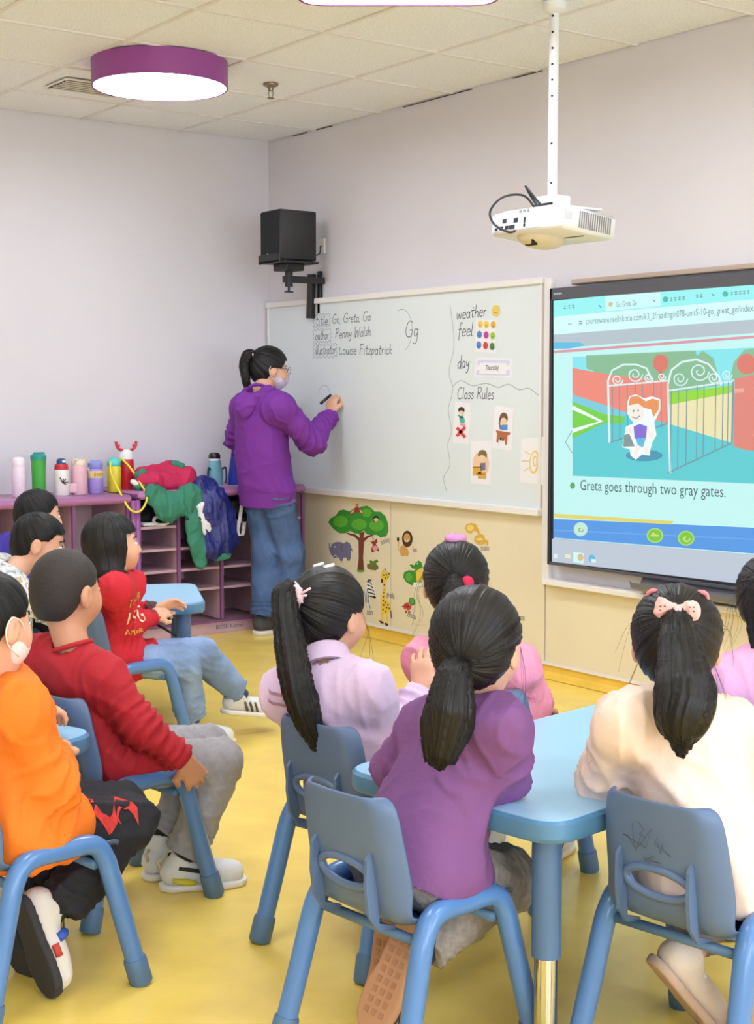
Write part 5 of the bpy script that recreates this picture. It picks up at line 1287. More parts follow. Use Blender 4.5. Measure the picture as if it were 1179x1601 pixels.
bottle((3.475, 7.08, ZT + .004), [('body', [(.034, 0), (.038, .004), (.038, .13), (.034, .14)], bm('yellow', (230, 214, 60), .35)), ('lid', [(.034, .14), (.038, .145), (.036, .17), (.02, .185)], bm('aqua', (90, 214, 206)))], 'yellow bottle with aqua lid and long hanging yellow strap', strap6)
def deer(t):
    m = bm('antler', (204, 50, 74), .5)
    for s in (-1, 1):
        MB().tube(smooth_path([(.022 * s, 0, .222), (.045 * s, 0, .232), (.058 * s, 0, .25), (.060 * s, 0, .272)], 4), [.008] * 12 + [.009], 8).build('antler', m, t, smooth=True)
        MB().tube([(.05 * s, 0, .238), (.040 * s, 0, .256)], .006, 8).build('antler_branch', m, t, smooth=True)
bottle((3.56, 7.10, ZT + .004), [('body', [(.036, 0), (.040, .005), (.040, .15), (.038, .175)], bm('red', (204, 40, 50), .4)), ('face_lid', [(.038, .175), (.037, .20), (.028, .222), (.012, .23)], bm('whitecap', (236, 236, 238)))], 'red reindeer bottle with white face lid and red antlers', deer)
def strap8(t):
    m = bm('navystrap', (50, 60, 86), .7)
    for s in (-1, 1):
        MB().tube(smooth_path([(.040 * s, -.02, .09), (.056 * s, -.03, .10), (.060 * s, -.03, .04), (.052 * s, -.03, .012)], 4), .006, 6).build('side_strap', m, t, smooth=True)
bottle((4.115, 7.10, .816), [('body', [(.046, 0), (.048, .006), (.046, .08), (.034, .13), (.034, .14)], bm('tealgrey', (120, 176, 190), .5, var=(14, .12))), ('neck', [(.032, .14), (.032, .152)], bm('whitecap', (236, 236, 238))), ('lid', [(.032, .152), (.034, .156), (.034, .172), (.026, .184), (.012, .186)], bm('blacklid', (30, 30, 32), .3))], 'pale teal bottle with black lid and side straps by the navy jacket', strap8)
bottle((4.252, 7.10, .816), [('body', [(.044, 0), (.046, .006), (.030, .13), (.024, .16)], bm('royal', (44, 70, 190), .5)), ('lid', [(.022, .16), (.024, .165), (.022, .185), (.012, .19)], bm('royal2', (36, 54, 150), .4))], 'royal blue bottle half hidden behind the teacher')

# ---------------------------------------------------------------- jackets and small things on the right cabinet
def cloth(name, s, m, label, loc, amp=.012, freq=12, seed=0., cat='jacket', extra=None, axis=(0, 0, 1), dx=0.0):
    V, Q = s.mesh(); V = folds(V, Q, amp, freq, seed=seed, axis=axis); V = relax(V, Q, 1, .3)
    t = empty(name, loc, 0, label, cat, 'jackets dropped on the cubby cabinet')
    np_obj('cloth', V, Q, m, t)
    if extra: extra(t)
    t.location.x += dx
    return t
m_crim = mat('crimson_fabric', (198, 34, 84), .75, bump=(17, .55, .03))
m_gteal = mat('green_fabric', (54, 128, 104), .75, bump=(17, .55, .03), var=(8, .1))
m_navy = mat('navy_nylon', (38, 44, 118), .38, bump=(18, .6, .03), var=(10, .15))
m_whitefab = mat('white_fabric', (232, 230, 226), .8)
s = SDF(.0055)
s.cone((3.66, 6.97, .855), (3.92, 6.99, .86), .045, .055, .04).cone((3.70, 7.05, .90), (3.84, 7.04, .93), .035, .03, .05).cone((3.88, 7.0, .90), (3.94, 6.95, .885), .055, .05, .04).cone((3.64, 6.95, .845), (3.72, 6.93, .85), .03, .04, .03).cone((3.80, 6.94, .85), (3.95, 6.93, .845), .04, .035, .03)
def crim_extra(t):
    s2 = SDF(.005).cone((3.63, 6.95, .90), (3.66, 6.96, .905), .022, .026, .02)
    V, Q = s2.mesh(); V = folds(V, Q, .006, 30); np_obj('teal_lining', V, Q, m_gteal, t)
    s2 = SDF(.005).cone((3.87, 6.98, .95), (3.90, 6.96, .94), .018, .022, .02)
    V, Q = s2.mesh(); V = folds(V, Q, .006, 30); np_obj('teal_lining', V, Q, m_gteal, t)
    s2 = SDF(.005).cone((3.60, 6.96, .865), (3.62, 6.95, .85), .014, .02, .02)
    V, Q = s2.mesh(); np_obj('white_lining', V, Q, m_whitefab, t)
cloth('crimson_jacket', s, m_crim, 'crimson jacket crumpled on the cabinet counter', (3.8, 7.0, .815), .012, 17, 2., extra=crim_extra, axis=(1, 0, .25), dx=-.075)
s = SDF(.0055)
fl = ((0, 1, 0), .45)
s.cone((3.62, 6.95, .835), (3.88, 6.95, .84), .035, .04, .03, flat=((0, 0, 1), .5)).cone((3.66, 6.86, .80), (3.74, 6.835, .70), .05, .055, .05, flat=fl).cone((3.74, 6.84, .74), (3.86, 6.835, .78), .06, .055, .05, flat=fl).cone((3.86, 6.835, .80), (3.90, 6.83, .67), .045, .035, .04, flat=fl).cone((3.86, 6.80, .64), (3.90, 6.80, .50), .042, .05, .03, flat=fl).cone((3.90, 6.80, .50), (3.915, 6.80, .42), .046, .034, .03, flat=fl).cone((3.72, 6.845, .70), (3.83, 6.83, .73), .04, .04, .03, flat=fl)
def green_x(t):
    s2 = SDF(.006).cone((3.925, 6.81, .72), (3.945, 6.80, .60), .028, .030, .02, flat=fl)
    V, Q = s2.mesh(); V = folds(V, Q, .004, 20); np_obj('white_panel', V, Q, m_whitefab, t)
    s2 = SDF(.006).cone((3.83, 6.805, .66), (3.90, 6.80, .655), .014, .014, .01)
    V, Q = s2.mesh(); np_obj('cuff_band', V, Q, mat('dark_cuff', (30, 50, 64), .8), t)
cloth('green_jacket', s, m_gteal, 'green jacket hanging over the cabinet edge with a sleeve down', (3.78, 6.85, .815), .010, 18, 5., extra=green_x, dx=-.06)
s = SDF(.0055)
s.cone((3.93, 7.0, .835), (4.02, 6.93, .84), .05, .05, .04, flat=((0, 0, 1), .6)).cone((4.0, 6.88, .815), (4.03, 6.825, .70), .07, .09, .05, flat=fl).cone((4.03, 6.825, .70), (4.05, 6.82, .52), .095, .10, .05, flat=fl).cone((4.0, 6.81, .66), (4.0, 6.80, .50), .05, .055, .03, flat=fl).cone((4.10, 6.82, .66), (4.13, 6.82, .52), .05, .05, .03, flat=fl)
def navy_x(t):
    s2 = SDF(.006).cone((4.03, 6.80, .435), (4.10, 6.80, .445), .022, .022, .02, flat=fl)
    V, Q = s2.mesh(); np_obj('green_hem', V, Q, m_gteal, t)
cloth('navy_jacket', s, m_navy, 'shiny navy jacket draped down the cabinet front', (4.03, 6.85, .815), .011, 19, 9., extra=navy_x, dx=-.08)
t = empty('lanyard', (4.185, 6.86, .82), 0, 'white printed lanyard strap hanging off the counter by the teacher', 'lanyard')
mb = MB(); P = smooth_path([(4.035, 6.97, .822), (4.135, 6.88, .822), (4.150, 6.842, .80), (4.125, 6.835, .66), (4.105, 6.832, .57), (4.125, 6.832, .545), (4.140, 6.832, .56), (4.150, 6.832, .62)], 6)
V = []; F = []
for i, p in enumerate(P): V += [p + Vector((-.011, 0, 0)), p + Vector((.011, 0, 0)), p + Vector((.011, .002, 0)), p + Vector((-.011, .002, 0))]
for i in range(len(P) - 1):
    for k in range(4): F.append((4 * i + k, 4 * i + (k + 1) % 4, 4 * i + 4 + (k + 1) % 4, 4 * i + 4 + k))
mb.add(V, F).build('strap', mat('lanyard_white', (222, 216, 216), .7, var=(70, .25)), t, world_space=True)
MB().box((4.150, 6.832, .635), (.03, .012, .02), bev=.003).build('clip', m_black, t, world_space=True)
s = SDF(.006)
s.cone((3.56, 6.98, .665), (3.70, 7.0, .66), .035, .04, .03).cone((3.60, 7.05, .70), (3.70, 7.05, .70), .05, .04, .04)
V, Q = s.mesh(); V = folds(V, Q, .010, 20)
t = empty('black_bundle', (3.63, 7.0, .622), 0, 'black bundle stuffed in the upper cubby under the green jacket', 'bundle')
np_obj('cloth', V, Q, mat('black_cloth', (28, 28, 32), .8), t)
t = empty('white_sandal', (3.63, 6.91, .623), 0, 'small white strapped sandal in the upper cubby', 'sandal')
m_sand = mat('sandal_white', (214, 218, 218), .5)
MB().tube([(3.66 + .042 * math.cos(a), 6.89 - .012 * math.cos(a), .652 + .024 * math.sin(a)) for a in [i * math.pi / 9 for i in range(18)]], .009, 8, closed=True).build('strap', m_sand, t, world_space=True, smooth=True)
MB().box((3.59, 6.905, .634), (.09, .05, .018), bev=.006).build('sole', m_sand, t, world_space=True)
s = SDF(.006).cone((4.10, 6.98, .67), (4.24, 6.98, .68), .04, .05, .03).cone((4.16, 6.96, .70), (4.22, 6.95, .72), .05, .04, .03)
V, Q = s.mesh(); V = folds(V, Q, .010, 20)
t = empty('dark_bag', (4.18, 6.97, .627), 0, 'dark bag in the cubby behind the lanyard', 'bag')
np_obj('cloth', V, Q, mat('dark_bag', (44, 42, 52), .7), t)

# ================================================================ tables
m_ttop = mat('table_top_blue', (158, 206, 238), 0.3, var=(3, .02))
m_tedge = mat('table_edge_blue', (84, 132, 172), 0.35)
m_tleg = mat('table_leg_blue', (84, 116, 158), 0.35)
m_chrome = mat('chrome', (205, 205, 205), 0.12, metal=1.0)
m_rod = mat('rod_black', (34, 34, 38), .4)
def table(P, u, v, lu, lv, label, h=.52):
    P = Vector((*P, 0)); u = Vector((*u, 0)).normalized(); v = Vector((*v, 0)).normalized()
    q = [P, P + u * lu, P + u * lu + v * lv, P + v * lv]
    c = (q[0] + q[2]) / 2
    t = empty('classroom_table', c, 0, label, 'table')
    pts = [(p - c).to_2d() for p in q]
    def inset(d):
        k = 1 - d / (min(lu, lv) / 2)
        ang = []
        for p in ((-1, -1), (1, -1), (1, 1), (-1, 1)):
            w = u * (p[0] * (lu / 2 - d)) + v * (p[1] * (lv / 2 - d)); ang.append(w.to_2d())
        a = ang
        area = sum(a[i].x * a[(i + 1) % 4].y - a[(i + 1) % 4].x * a[i].y for i in range(4))
        return a if area > 0 else a[::-1]
    def loop(d, r): return rounded(inset(d), r, 8)
    mb = MB(); L = [(loop(.006, .075), h - .045), (loop(0, .08), h - .036), (loop(0, .08), h - .008), (loop(.006, .075), h - .0015)]
    V = []; n = len(L[0][0])
    for lp, z in L: V += [(x, y, z) for x, y in lp]
    F = [tuple(reversed(range(n)))]
    for k in range(3): F += [(k * n + i, k * n + (i + 1) % n, (k + 1) * n + (i + 1) % n, (k + 1) * n + i) for i in range(n)]
    F.append(tuple(3 * n + i for i in range(n)))
    mb.add(V, F).build('edge_band', m_tedge, t, auto=35)
    MB().prism(loop(.008, .072), h - .003, h).build('table_top', m_ttop, t)
    for a, b in ((-1, -1), (1, -1), (1, 1), (-1, 1)):
        p = u * (a * (lu / 2 - .085)) + v * (b * (lv / 2 - .085))
        lg = MB().tube([(p.x, p.y, .22), (p.x, p.y, h - .045)], .030, 18).build('leg', m_tleg, t, auto=40)
        MB().tube([(p.x, p.y, .0), (p.x, p.y, .222)], .024, 18).build('leg_foot', m_chrome, lg, auto=40)
        e = p * .62
        MB().tube([(p.x, p.y, h - .16), (e.x, e.y, h - .05)], .005, 6).build('brace_rod', m_rod, t)
    return t
def dirv(a): return (math.cos(RAD(a)), math.sin(RAD(a)))
T_R = table((1.85, 1.925), dirv(8), dirv(98), 1.2, .6, 'light blue table at the right with children around it')
T_B = table((2.775, 4.86), dirv(154.5), dirv(64.5), 1.2, .6, 'light blue table beyond the child in denim, near the cubbies')
T_F = table((1.50, 3.145), dirv(200), dirv(110), 1.1, .6, 'light blue table corner between the orange and red sweaters')

# ================================================================ chairs
m_shell = mat('chair_shell', (88, 110, 146), 0.42, bump=(200, .06, .001), var=(4, .05))
m_leg = mat('chair_leg_blue', (84, 128, 186), 0.28, coat=.2)
m_cap = mat('chair_cap_blue', (84, 116, 150), 0.5)
def make_chair():
    t = empty('kids_chair', (0, 0, 0))
    # seat and back as one moulded shell: profile (forward, up), half width
    prof = [(.165, .285, .118), (.172, .300, .130), (.16, .312, .137), (.10, .312, .140), (.02, .308, .142), (-.06, .308, .142), (-.11, .312, .142), (-.145, .326, .143), (-.163, .352, .144), (-.170, .385, .144), (-.176, .42, .143), (-.183, .455, .141), (-.190, .49, .138), (-.196, .525, .135), (-.201, .555, .130), (-.203, .570, .121), (-.204, .578, .105)]
    NU = 20; V = []; grid = {}
    for j, (f, z, hw) in enumerate(prof):
        for i in range(NU + 1):
            s_ = -1 + 2 * i / NU
            y = hw * s_
            e = max(0, abs(s_) - .72) / .28
            back = min(1, max(0, (j - 6) / 3))
            df = .030 * e ** 2 * back + .012 * (s_ ** 2) * back; dz = (.018 * e ** 2 + .006 * s_ ** 2) * (1 - back)
            V.append((f + df, y, z + dz)); grid[(i, j)] = len(V) - 1
    F = []
    hole_c, hole_a, hole_b = .412, .070, .026
    def inhole(p): return (p[1] / hole_a) ** 2 + ((p[2] - hole_c) / hole_b) ** 2
    hv = set()
    for j in range(len(prof) - 1):
        for i in range(NU):
            q = (grid[(i, j)], grid[(i + 1, j)], grid[(i + 1, j + 1)], grid[(i, j + 1)])
            cx = [sum(V[k][a] for k in q) / 4 for a in range(3)]
            if j >= 8 and inhole(cx) < 1: hv.update(q); continue
            F.append(q)
    used = set(k for q in F for k in q)
    for k in hv & used:   # pull the rim of the opening onto an oval
        p = V[k]; r = math.sqrt(inhole(p))
        if r > 1e-4: V[k] = (p[0], p[1] / r, hole_c + (p[2] - hole_c) / r)
    me = pydata('shell', V, F)
    bm_ = bmesh.new(); bm_.from_mesh(me); bmesh.ops.delete(bm_, geom=[v for v in bm_.verts if not v.link_faces], context='VERTS'); bm_.to_mesh(me); bm_.free()
    sh = mesh_obj('shell', me, m_shell, t, smooth=True)
    sd = sh.modifiers.new('thick', 'SOLIDIFY'); sd.thickness = .007; sd.offset = 0
    ss = sh.modifiers.new('sub', 'SUBSURF'); ss.levels = 1; ss.render_levels = 1
    P = []
    for k in range(24):
        a = 2 * math.pi * k / 24; z = hole_c + (hole_b + .003) * math.sin(a); y = (hole_a + .004) * math.cos(a)
        f = -.170 - (z - .385) * .19 + .012 * (y / .144) ** 2
        P.append((f - .003, y, z))
    MB().tube(P, .0085, 8, closed=True).build('handle_rim', m_shell, t, smooth=True)
    for s_ in (-1, 1):   # stiffening fins on the rear of the back
        y = s_ * .080; w = .004
        pr_ = [(-.163, .325), (-.170, .40), (-.180, .462), (-.184, .470), (-.196, .455), (-.198, .40), (-.190, .345), (-.165, .312), (-.12, .304), (-.12, .310)]
        mb = MB(); n_ = len(pr_)
        mb.add([(a, y - w, b) for a, b in pr_] + [(a, y + w, b) for a, b in pr_], [tuple(range(n_)), tuple(reversed(range(n_, 2 * n_)))] + [(i, n_ + i, n_ + (i + 1) % n_, (i + 1) % n_) for i in range(n_)])
        mb.build('fin', m_shell, t)
    for s_ in (-1, 1):
        pts = [(.185, s_ * .178, .02), (.152, s_ * .168, .15), (.122, s_ * .160, .27), (.112, s_ * .157, .305), (.095, s_ * .154, .333), (.065, s_ * .152, .345), (.0, s_ * .151, .345), (-.06, s_ * .152, .345), (-.095, s_ * .154, .333), (-.115, s_ * .157, .305), (-.128, s_ * .160, .27), (-.160, s_ * .168, .15), (-.195, s_ * .178, .02)]
        lg = MB().tube(smooth_path(pts, 4), .0225, 14).build('leg_frame', m_leg, t, smooth=True)
        for e in (0, -1):
            a = Vector(pts[e]); b = Vector(pts[e + 1 if e == 0 else e - 1]); d = (b - a).normalized()
            p0 = a - d * .02; p0.z = 0
            MB().tube([p0 + Vector((0, 0, .001)), p0 + d * .006, p0 + d * .06, p0 + d * .066], [.024, .027, .027, .0245], 16).build('foot_cap', m_cap, lg, auto=40)
    for x in (-.115, .09):
        MB().tube([(x, -.15, .292), (x, .15, .292)], .011, 8).build('cross_bar', m_cap, t, smooth=True)
    return t
chair0 = make_chair()
chair_spots = [((1.235, 3.0), 8, 'blue kids chair under the child in orange'), ((1.66, 3.40), 7, 'blue kids chair under the child in plain red sweater'),
    ((2.36, 4.78), 8, 'blue kids chair under the bob-haired child in denim'), ((2.02, 2.755), 10, 'blue kids chair under the child in lilac jacket'),
    ((1.745, 2.235), 6, 'blue kids chair under the child in purple T-shirt'), ((2.18, 1.83), 8, 'blue kids chair scribbled on the back under the child in cream'),
    ((2.57, 2.87), 25, 'blue kids chair under the rear child in pink'), ((1.97, 4.97), 10, 'blue kids chair under the child in grey camouflage top'),
    ((2.28, 5.75), 0, 'blue kids chair behind the far table under the child in blue'), ((2.99, 2.26), 50, 'blue kids chair under the child at the right edge')]
CHAIRS = []
for k, (p, a, lab) in enumerate(chair_spots):
    c = chair0 if k == 0 else copy_tree(chair0)
    c.location = (p[0], p[1], 0); c.rotation_euler = (0, 0, RAD(a))
    tag(c, lab, 'chair', 'blue kids chairs'); CHAIRS.append(c)
# pencil scribbles on the back of the cream girl's chair
mb = MB()
r2 = random.Random(3)
for cy, cz, w, h, n in ((.03, .50, .035, .035, 9), (-.03, .495, .03, .02, 7), (.0, .462, .025, .008, 5), (.02, .515, .02, .02, 5)):
    P = [(-.188 - .2 * (z - .455) - .0045 + .47 * y * y, y, z) for y, z in [(cy + r2.uniform(-w, w), cz + r2.uniform(-h, h)) for _ in range(n)]]
    mb.tube(P, .0006, 4)
mb.build('scribbles', mat('pencil', (62, 72, 84), .8), CHAIRS[5])
# ================================================================ people
m_skin = mat('skin', (226, 172, 142), 0.5, bump=(180, .04, .001), var=(14, .05))
m_lip = mat('lips', (196, 110, 102), 0.45)
m_eye = mat('eye_white', (236, 232, 230), .25)
m_iris = mat('iris', (34, 24, 22), .2)
m_brow = mat('brow', (40, 32, 30), .8)
m_hair = mat('black_hair', (20, 17, 18), 0.42, bump=(1.0, .9, .006), attr='strand', stretch=(60, 2, 1), var=(1.0, .45, .004), spec=.35)
m_hairs = mat('cropped_hair', (44, 36, 34), 0.6, bump=(260, .6, .004), var=(200, .3))
m_hair2 = mat('short_black_hair', (18, 16, 17), 0.5, bump=(1.0, .8, .005), attr='strand', stretch=(45, 3, 1), var=(1.0, .4, .003), spec=.3)

def frame_from(yaw, pitch=0, roll=0):
    R = Matrix.Rotation(RAD(yaw), 3, 'Z') @ Matrix.Rotation(RAD(-pitch), 3, 'Y') @ Matrix.Rotation(RAD(roll), 3, 'X')
    f = A3(R @ Vector((1, 0, 0))); l = A3(R @ Vector((0, 1, 0))); u = A3(R @ Vector((0, 0, 1)))
    return f, l, u

class Head:
    def __init__(s, c, yaw, pitch=0, roll=0, sc=1.0):
        s.c = A3(c); s.f, s.l, s.u = frame_from(yaw, pitch, roll); s.sc = sc
        s.M = np.stack([s.l, s.f, s.u])
    def p(s, x, y, z): return s.c + (s.l * x + s.f * y + s.u * z) * s.sc   # left, forward, up
    def loc(s, P): return ((np.asarray(P) - s.c) @ s.M.T) / s.sc

def head_sdf(h, neck, neck_r, ears=True):
    s = SDF(.0055); q = h.sc
    E = lambda c, r, k=.02, mode='add': s.ell(h.p(*c), A3(r) * q, h.M, k * q, mode)
    E((0, -.010, .020), (.073, .088, .080), 0)
    E((0, .030, -.034), (.057, .054, .062), .035)
    E((0, .048, -.074), (.026, .026, .022), .03)
    for t in (-1, 1):
        E((.034 * t, .050, -.036), (.026, .026, .028), .03)
        E((.030 * t, .086, .000), (.014, .010, .010), .012, 'sub')
    s.cone(h.p(0, .080, .000), h.p(0, .092, -.030), .007 * q, .010 * q, .014 * q)
    for t in (-1, 1): E((.009 * t, .086, -.032), (.007, .008, .006), .006)
    E((0, .080, -.052), (.019, .009, .006), .006); E((0, .079, -.060), (.017, .009, .006), .005)
    if ears:
        for t in (-1, 1):
            Me = np.stack([unit(h.l * 1.0 + h.f * .25 * -t * t * 0 - h.f * .35 * 1), unit(h.f + h.l * .3 * t), h.u])
            s.ell(h.p(.077 * t, -.010, -.012), A3((.010, .020, .031)) * q, h.M, .008 * q)
            s.ell(h.p(.090 * t, -.004, -.008), A3((.009, .011, .019)) * q, h.M, .004 * q, 'sub')
    s.cone(h.p(0, -.022, -.045), neck, .043 * q, neck_r, .035 * q)
    return s

def hand_sdf(s, w, d, n, side, q=1.0, curl=.5, spread=.12, grip=False):
    """w wrist, d hand direction, n palm normal (away from back of hand), side +1 thumb towards d x n"""
    d = unit(d); n = unit(A3(n) - d * (A3(n) @ d)); t = np.cross(d, n) * side
    w = A3(w); L = .052 * q
    s.cone(w - d * .02 * q, w + d * .012 * q, .017 * q, .019 * q, .01, flat=(n, .7))
    s.cone(w + d * .012 * q + t * .008 * q, w + d * L + t * .010 * q, .020 * q, .021 * q, .012, flat=(n, .55))
    s.cone(w + d * .012 * q - t * .006 * q, w + d * L * .95 - t * .012 * q, .018 * q, .018 * q, .012, flat=(n, .55))
    for i in range(4):
        off = (.024 - .0155 * i) * q; Lf = (.046, .052, .048, .038)[i] * q; r = (.0072, .0074, .007, .0062)[i] * q
        p = w + d * (L + (.006 if i in (1, 2) else 0) * q) + t * off
        dd = unit(d + t * spread * (1.5 - i)); a = 0
        for seg, fr in enumerate((.44, .32, .24)):
            a += curl * (.55, .75, .5)[seg]
            e = p + (dd * math.cos(a) + n * math.sin(a)) * Lf * fr
            s.cone(p, e, r * (1 - .08 * seg), r * (1 - .08 * (seg + 1)), .004 * q); p = e
    p = w + d * .018 * q + t * .022 * q
    e = p + unit(t * .75 + d * .6 + n * .35) * .026 * q
    s.cone(p, e, .011 * q, .009 * q, .008 * q)
    e2 = e + unit(d * .9 + n * (.5 if grip else .3) - t * (.2 if grip else -.1)) * .024 * q
    s.cone(e, e2, .0088 * q, .0072 * q, .005 * q)

def strand_attr(me, V, h, axis, mode='cap', chain=None):
    """2D coordinates that run along the combed hair: x = across strands, y = along"""
    if mode == 'cap':
        L = h.loc(V); a = unit(axis)
        u = unit(np.cross(a, (0.31, .2, .93) if abs(a[2]) < .9 else (0, 1, 0))); w = np.cross(a, u)
        r = np.hypot(L @ u, L @ w)
        ang = np.arctan2(L @ w, L @ u)
        S = np.stack([np.cos(ang) * .55 + .2 * L @ u * 0, np.sin(ang) * .55, (L @ a) * .8], 1)
        S = np.stack([ang * .16, (L @ a) * 1.0, np.zeros(len(V))], 1)
        # avoid the seam at +-pi by folding
        S[:, 0] = np.abs(ang) * .16 + .02 * np.sign(ang)
    else:
        C = np.array(chain); best = np.full(len(V), 1e9); S = np.zeros((len(V), 3)); acc = 0
        for i in range(len(C) - 1):
            d = C[i + 1] - C[i]; Ln = np.linalg.norm(d); d = d / Ln
            t = np.clip((V - C[i]) @ d, 0, Ln); P = V - (C[i] + t[:, None] * d)
            a = unit(np.cross(d, (.3, .8, .1))); b = np.cross(d, a)
            dist = np.linalg.norm(P, axis=1); m = dist < best; best[m] = dist[m]
            ang = np.arctan2(P @ b, P @ a)
            S[m, 0] = (np.abs(ang) * .10)[m]; S[m, 1] = (acc + t)[m]; acc += Ln
    at = me.attributes.new('strand', 'FLOAT_VECTOR', 'POINT')
    at.data.foreach_set('vector', np.ascontiguousarray(S, dtype=np.float32).ravel())

def strand_relief(V, Q, S0, amp):
    N = vnormals(V, Q)
    return V + N * (amp * vnoise(np.stack([S0 * 70, np.zeros_like(S0), np.zeros_like(S0)], 1)))[:, None]

def add_hair(parent, h, style, m, tail=None, root=None, thick=.010, name='hair', low=None, strands=0, seed=1):
    """style: short / cropped / tied / bob.  root = head-local direction hair is combed to"""
    q = h.sc; s = SDF(.006 if style != 'cropped' else .005)
    s.ell(h.p(0, -.012, .022), (A3((.074, .089, .081)) + thick) * q, h.M, 0)
    if style in ('short', 'cropped'):
        s.ell(h.p(0, -.045, -.03), A3((.062, .055, .06)) * q * (1.0 if style == 'short' else .97), h.M, .03 * q)
        def cut(P):
            L = h.loc(P); y, z = L[:, 1], L[:, 2]; x = np.abs(L[:, 0])
            line = np.interp(y, [-.10, -.055, -.032, -.012, .012, .030, .050, .10], [-.072, -.072, -.045, .006, .012, .016, .042, .052])
            back = np.where((y < -.02), line, line)
            return (back - z) * .7 * q
        s.cutfn(cut)
    elif style == 'tied':
        s.ell(h.p(0, -.040, -.022), A3((.066, .062, .062)) * q, h.M, .03 * q)
        def cut(P):
            L = h.loc(P); y, z = L[:, 1], L[:, 2]
            line = np.interp(y, [-.10, -.05, -.028, -.012, .012, .035, .06, .10], [-.080, -.080, -.055, .002, .004, .004, .045, .058])
            return (line - z) * .7 * q
        s.cutfn(cut)
    else:                   # bob: a hanging bell with a face opening and a fringe
        s.cone(h.p(0, -.015, .03), h.p(0, -.022, -.075), .086 * q, .094 * q, .02 * q, flat=(h.l, .93))
        s.ell(h.p(0, -.02, -.09), A3((.085, .085, .04)) * q, h.M, .02 * q)
        def cut(P):
            L = h.loc(P); x, y, z = L[:, 0], L[:, 1], L[:, 2]
            face = np.minimum(np.minimum(y - .036 + np.maximum(-z - .02, 0) * .28, .040 - z), .062 - np.abs(x) * .62)
            under = np.minimum(.055 - np.hypot(x, y + .01), -.07 - z)
            return np.maximum(np.maximum(face * .8, (-.100 + y * .10 - z)), under) * q
        s.cutfn(cut)
    V, Q = s.mesh(); V = relax(V, Q, 1, .4)
    ax = root if root is not None else ((0, -.55, .83) if style != 'bob' else (0, -.1, 1))
    L = h.loc(V); a = unit(ax); u = unit(np.cross(a, (0.31, .2, .93) if abs(a[2]) < .9 else (0, 1, 0))); w = np.cross(a, u)
    ang = np.arctan2(L @ w, L @ u)
    if style != 'cropped': V = strand_relief(V, Q, np.abs(ang) * .35, .0022 * q)
    me = np_mesh(name, V - A3(parent.location), Q)
    strand_attr(me, V, h, ax)
    o = mesh_obj(name, me, m, parent)
    return o

def add_tail(parent, pts, radii, m, name='ponytail', seed=0., flat=None, wisps=6):
    s = SDF(.006)
    P = [A3(p) for p in smooth_path(pts, 3)]; R = np.interp(np.linspace(0, 1, len(P)), np.linspace(0, 1, len(radii)), radii)
    for i in range(len(P) - 1): s.cone(P[i], P[i + 1], R[i], R[i + 1], .006, flat=flat)
    # separate locks at the tip
    r3 = random.Random(int(seed * 10) + 5); d = unit(P[-1] - P[-3]); side = unit(np.cross(d, (.6, .8, .05)))
    for k in range(5):
        o = side * (k - 2) * radii[-1] * .45
        e = P[-1] + o * .9 + d * (.045 - .010 * abs(k - 2) + r3.uniform(-.006, .006))
        s.cone(P[-3] + o * 1.2, e, max(.009, radii[-1] * .6), .004, .012)
    V, Q = s.mesh(); V = relax(V, Q, 1, .3)
    C = np.array(P)
    best = np.full(len(V), 1e9); A = np.zeros(len(V))
    for i in range(len(C) - 1):
        d = unit(C[i + 1] - C[i]); t = np.clip((V - C[i]) @ d, 0, np.linalg.norm(C[i + 1] - C[i])); X = V - (C[i] + t[:, None] * d)
        a = unit(np.cross(d, (.3, .8, .1))); b = np.cross(d, a); dist = np.linalg.norm(X, axis=1); m_ = dist < best; best[m_] = dist[m_]
        A[m_] = np.arctan2(X @ b, X @ a)[m_]
    V = strand_relief(V, Q, np.abs(A) * .22 + seed, .004)
    me = np_mesh(name, V - A3(parent.location), Q); strand_attr(me, V, None, None, 'tail', C)
    o = mesh_obj(name, me, m, parent)
    return o

def add_strands(parent, curves, r=.00045, name='loose_hair'):
    mb = MB(); r4 = random.Random(len(curves)); curves = [[A3(p) + A3([r4.gauss(0, .006) for _ in range(3)]) * min(i, 2) for i, p in enumerate(c)] for c in curves]
    for c in curves:
        P = smooth_path(c, 4); n = len(P)
        mb.tube(P, [r * (1 - .6 * i / n) for i in range(n)], 4, caps=False)
    off = Vector(parent.location)
    mb.v = [tuple(Vector(v) - off) for v in mb.v]
    o = mb.build(name, MATS['black_hair'], parent, smooth=True)
    o['kind'] = 'stuff'
    return o

def join_np(parts):
    V = []; Q = []; o = 0
    for v, q in parts:
        V.append(v); Q.append(q + o); o += len(v)
    return np.concatenate(V), np.concatenate(Q)

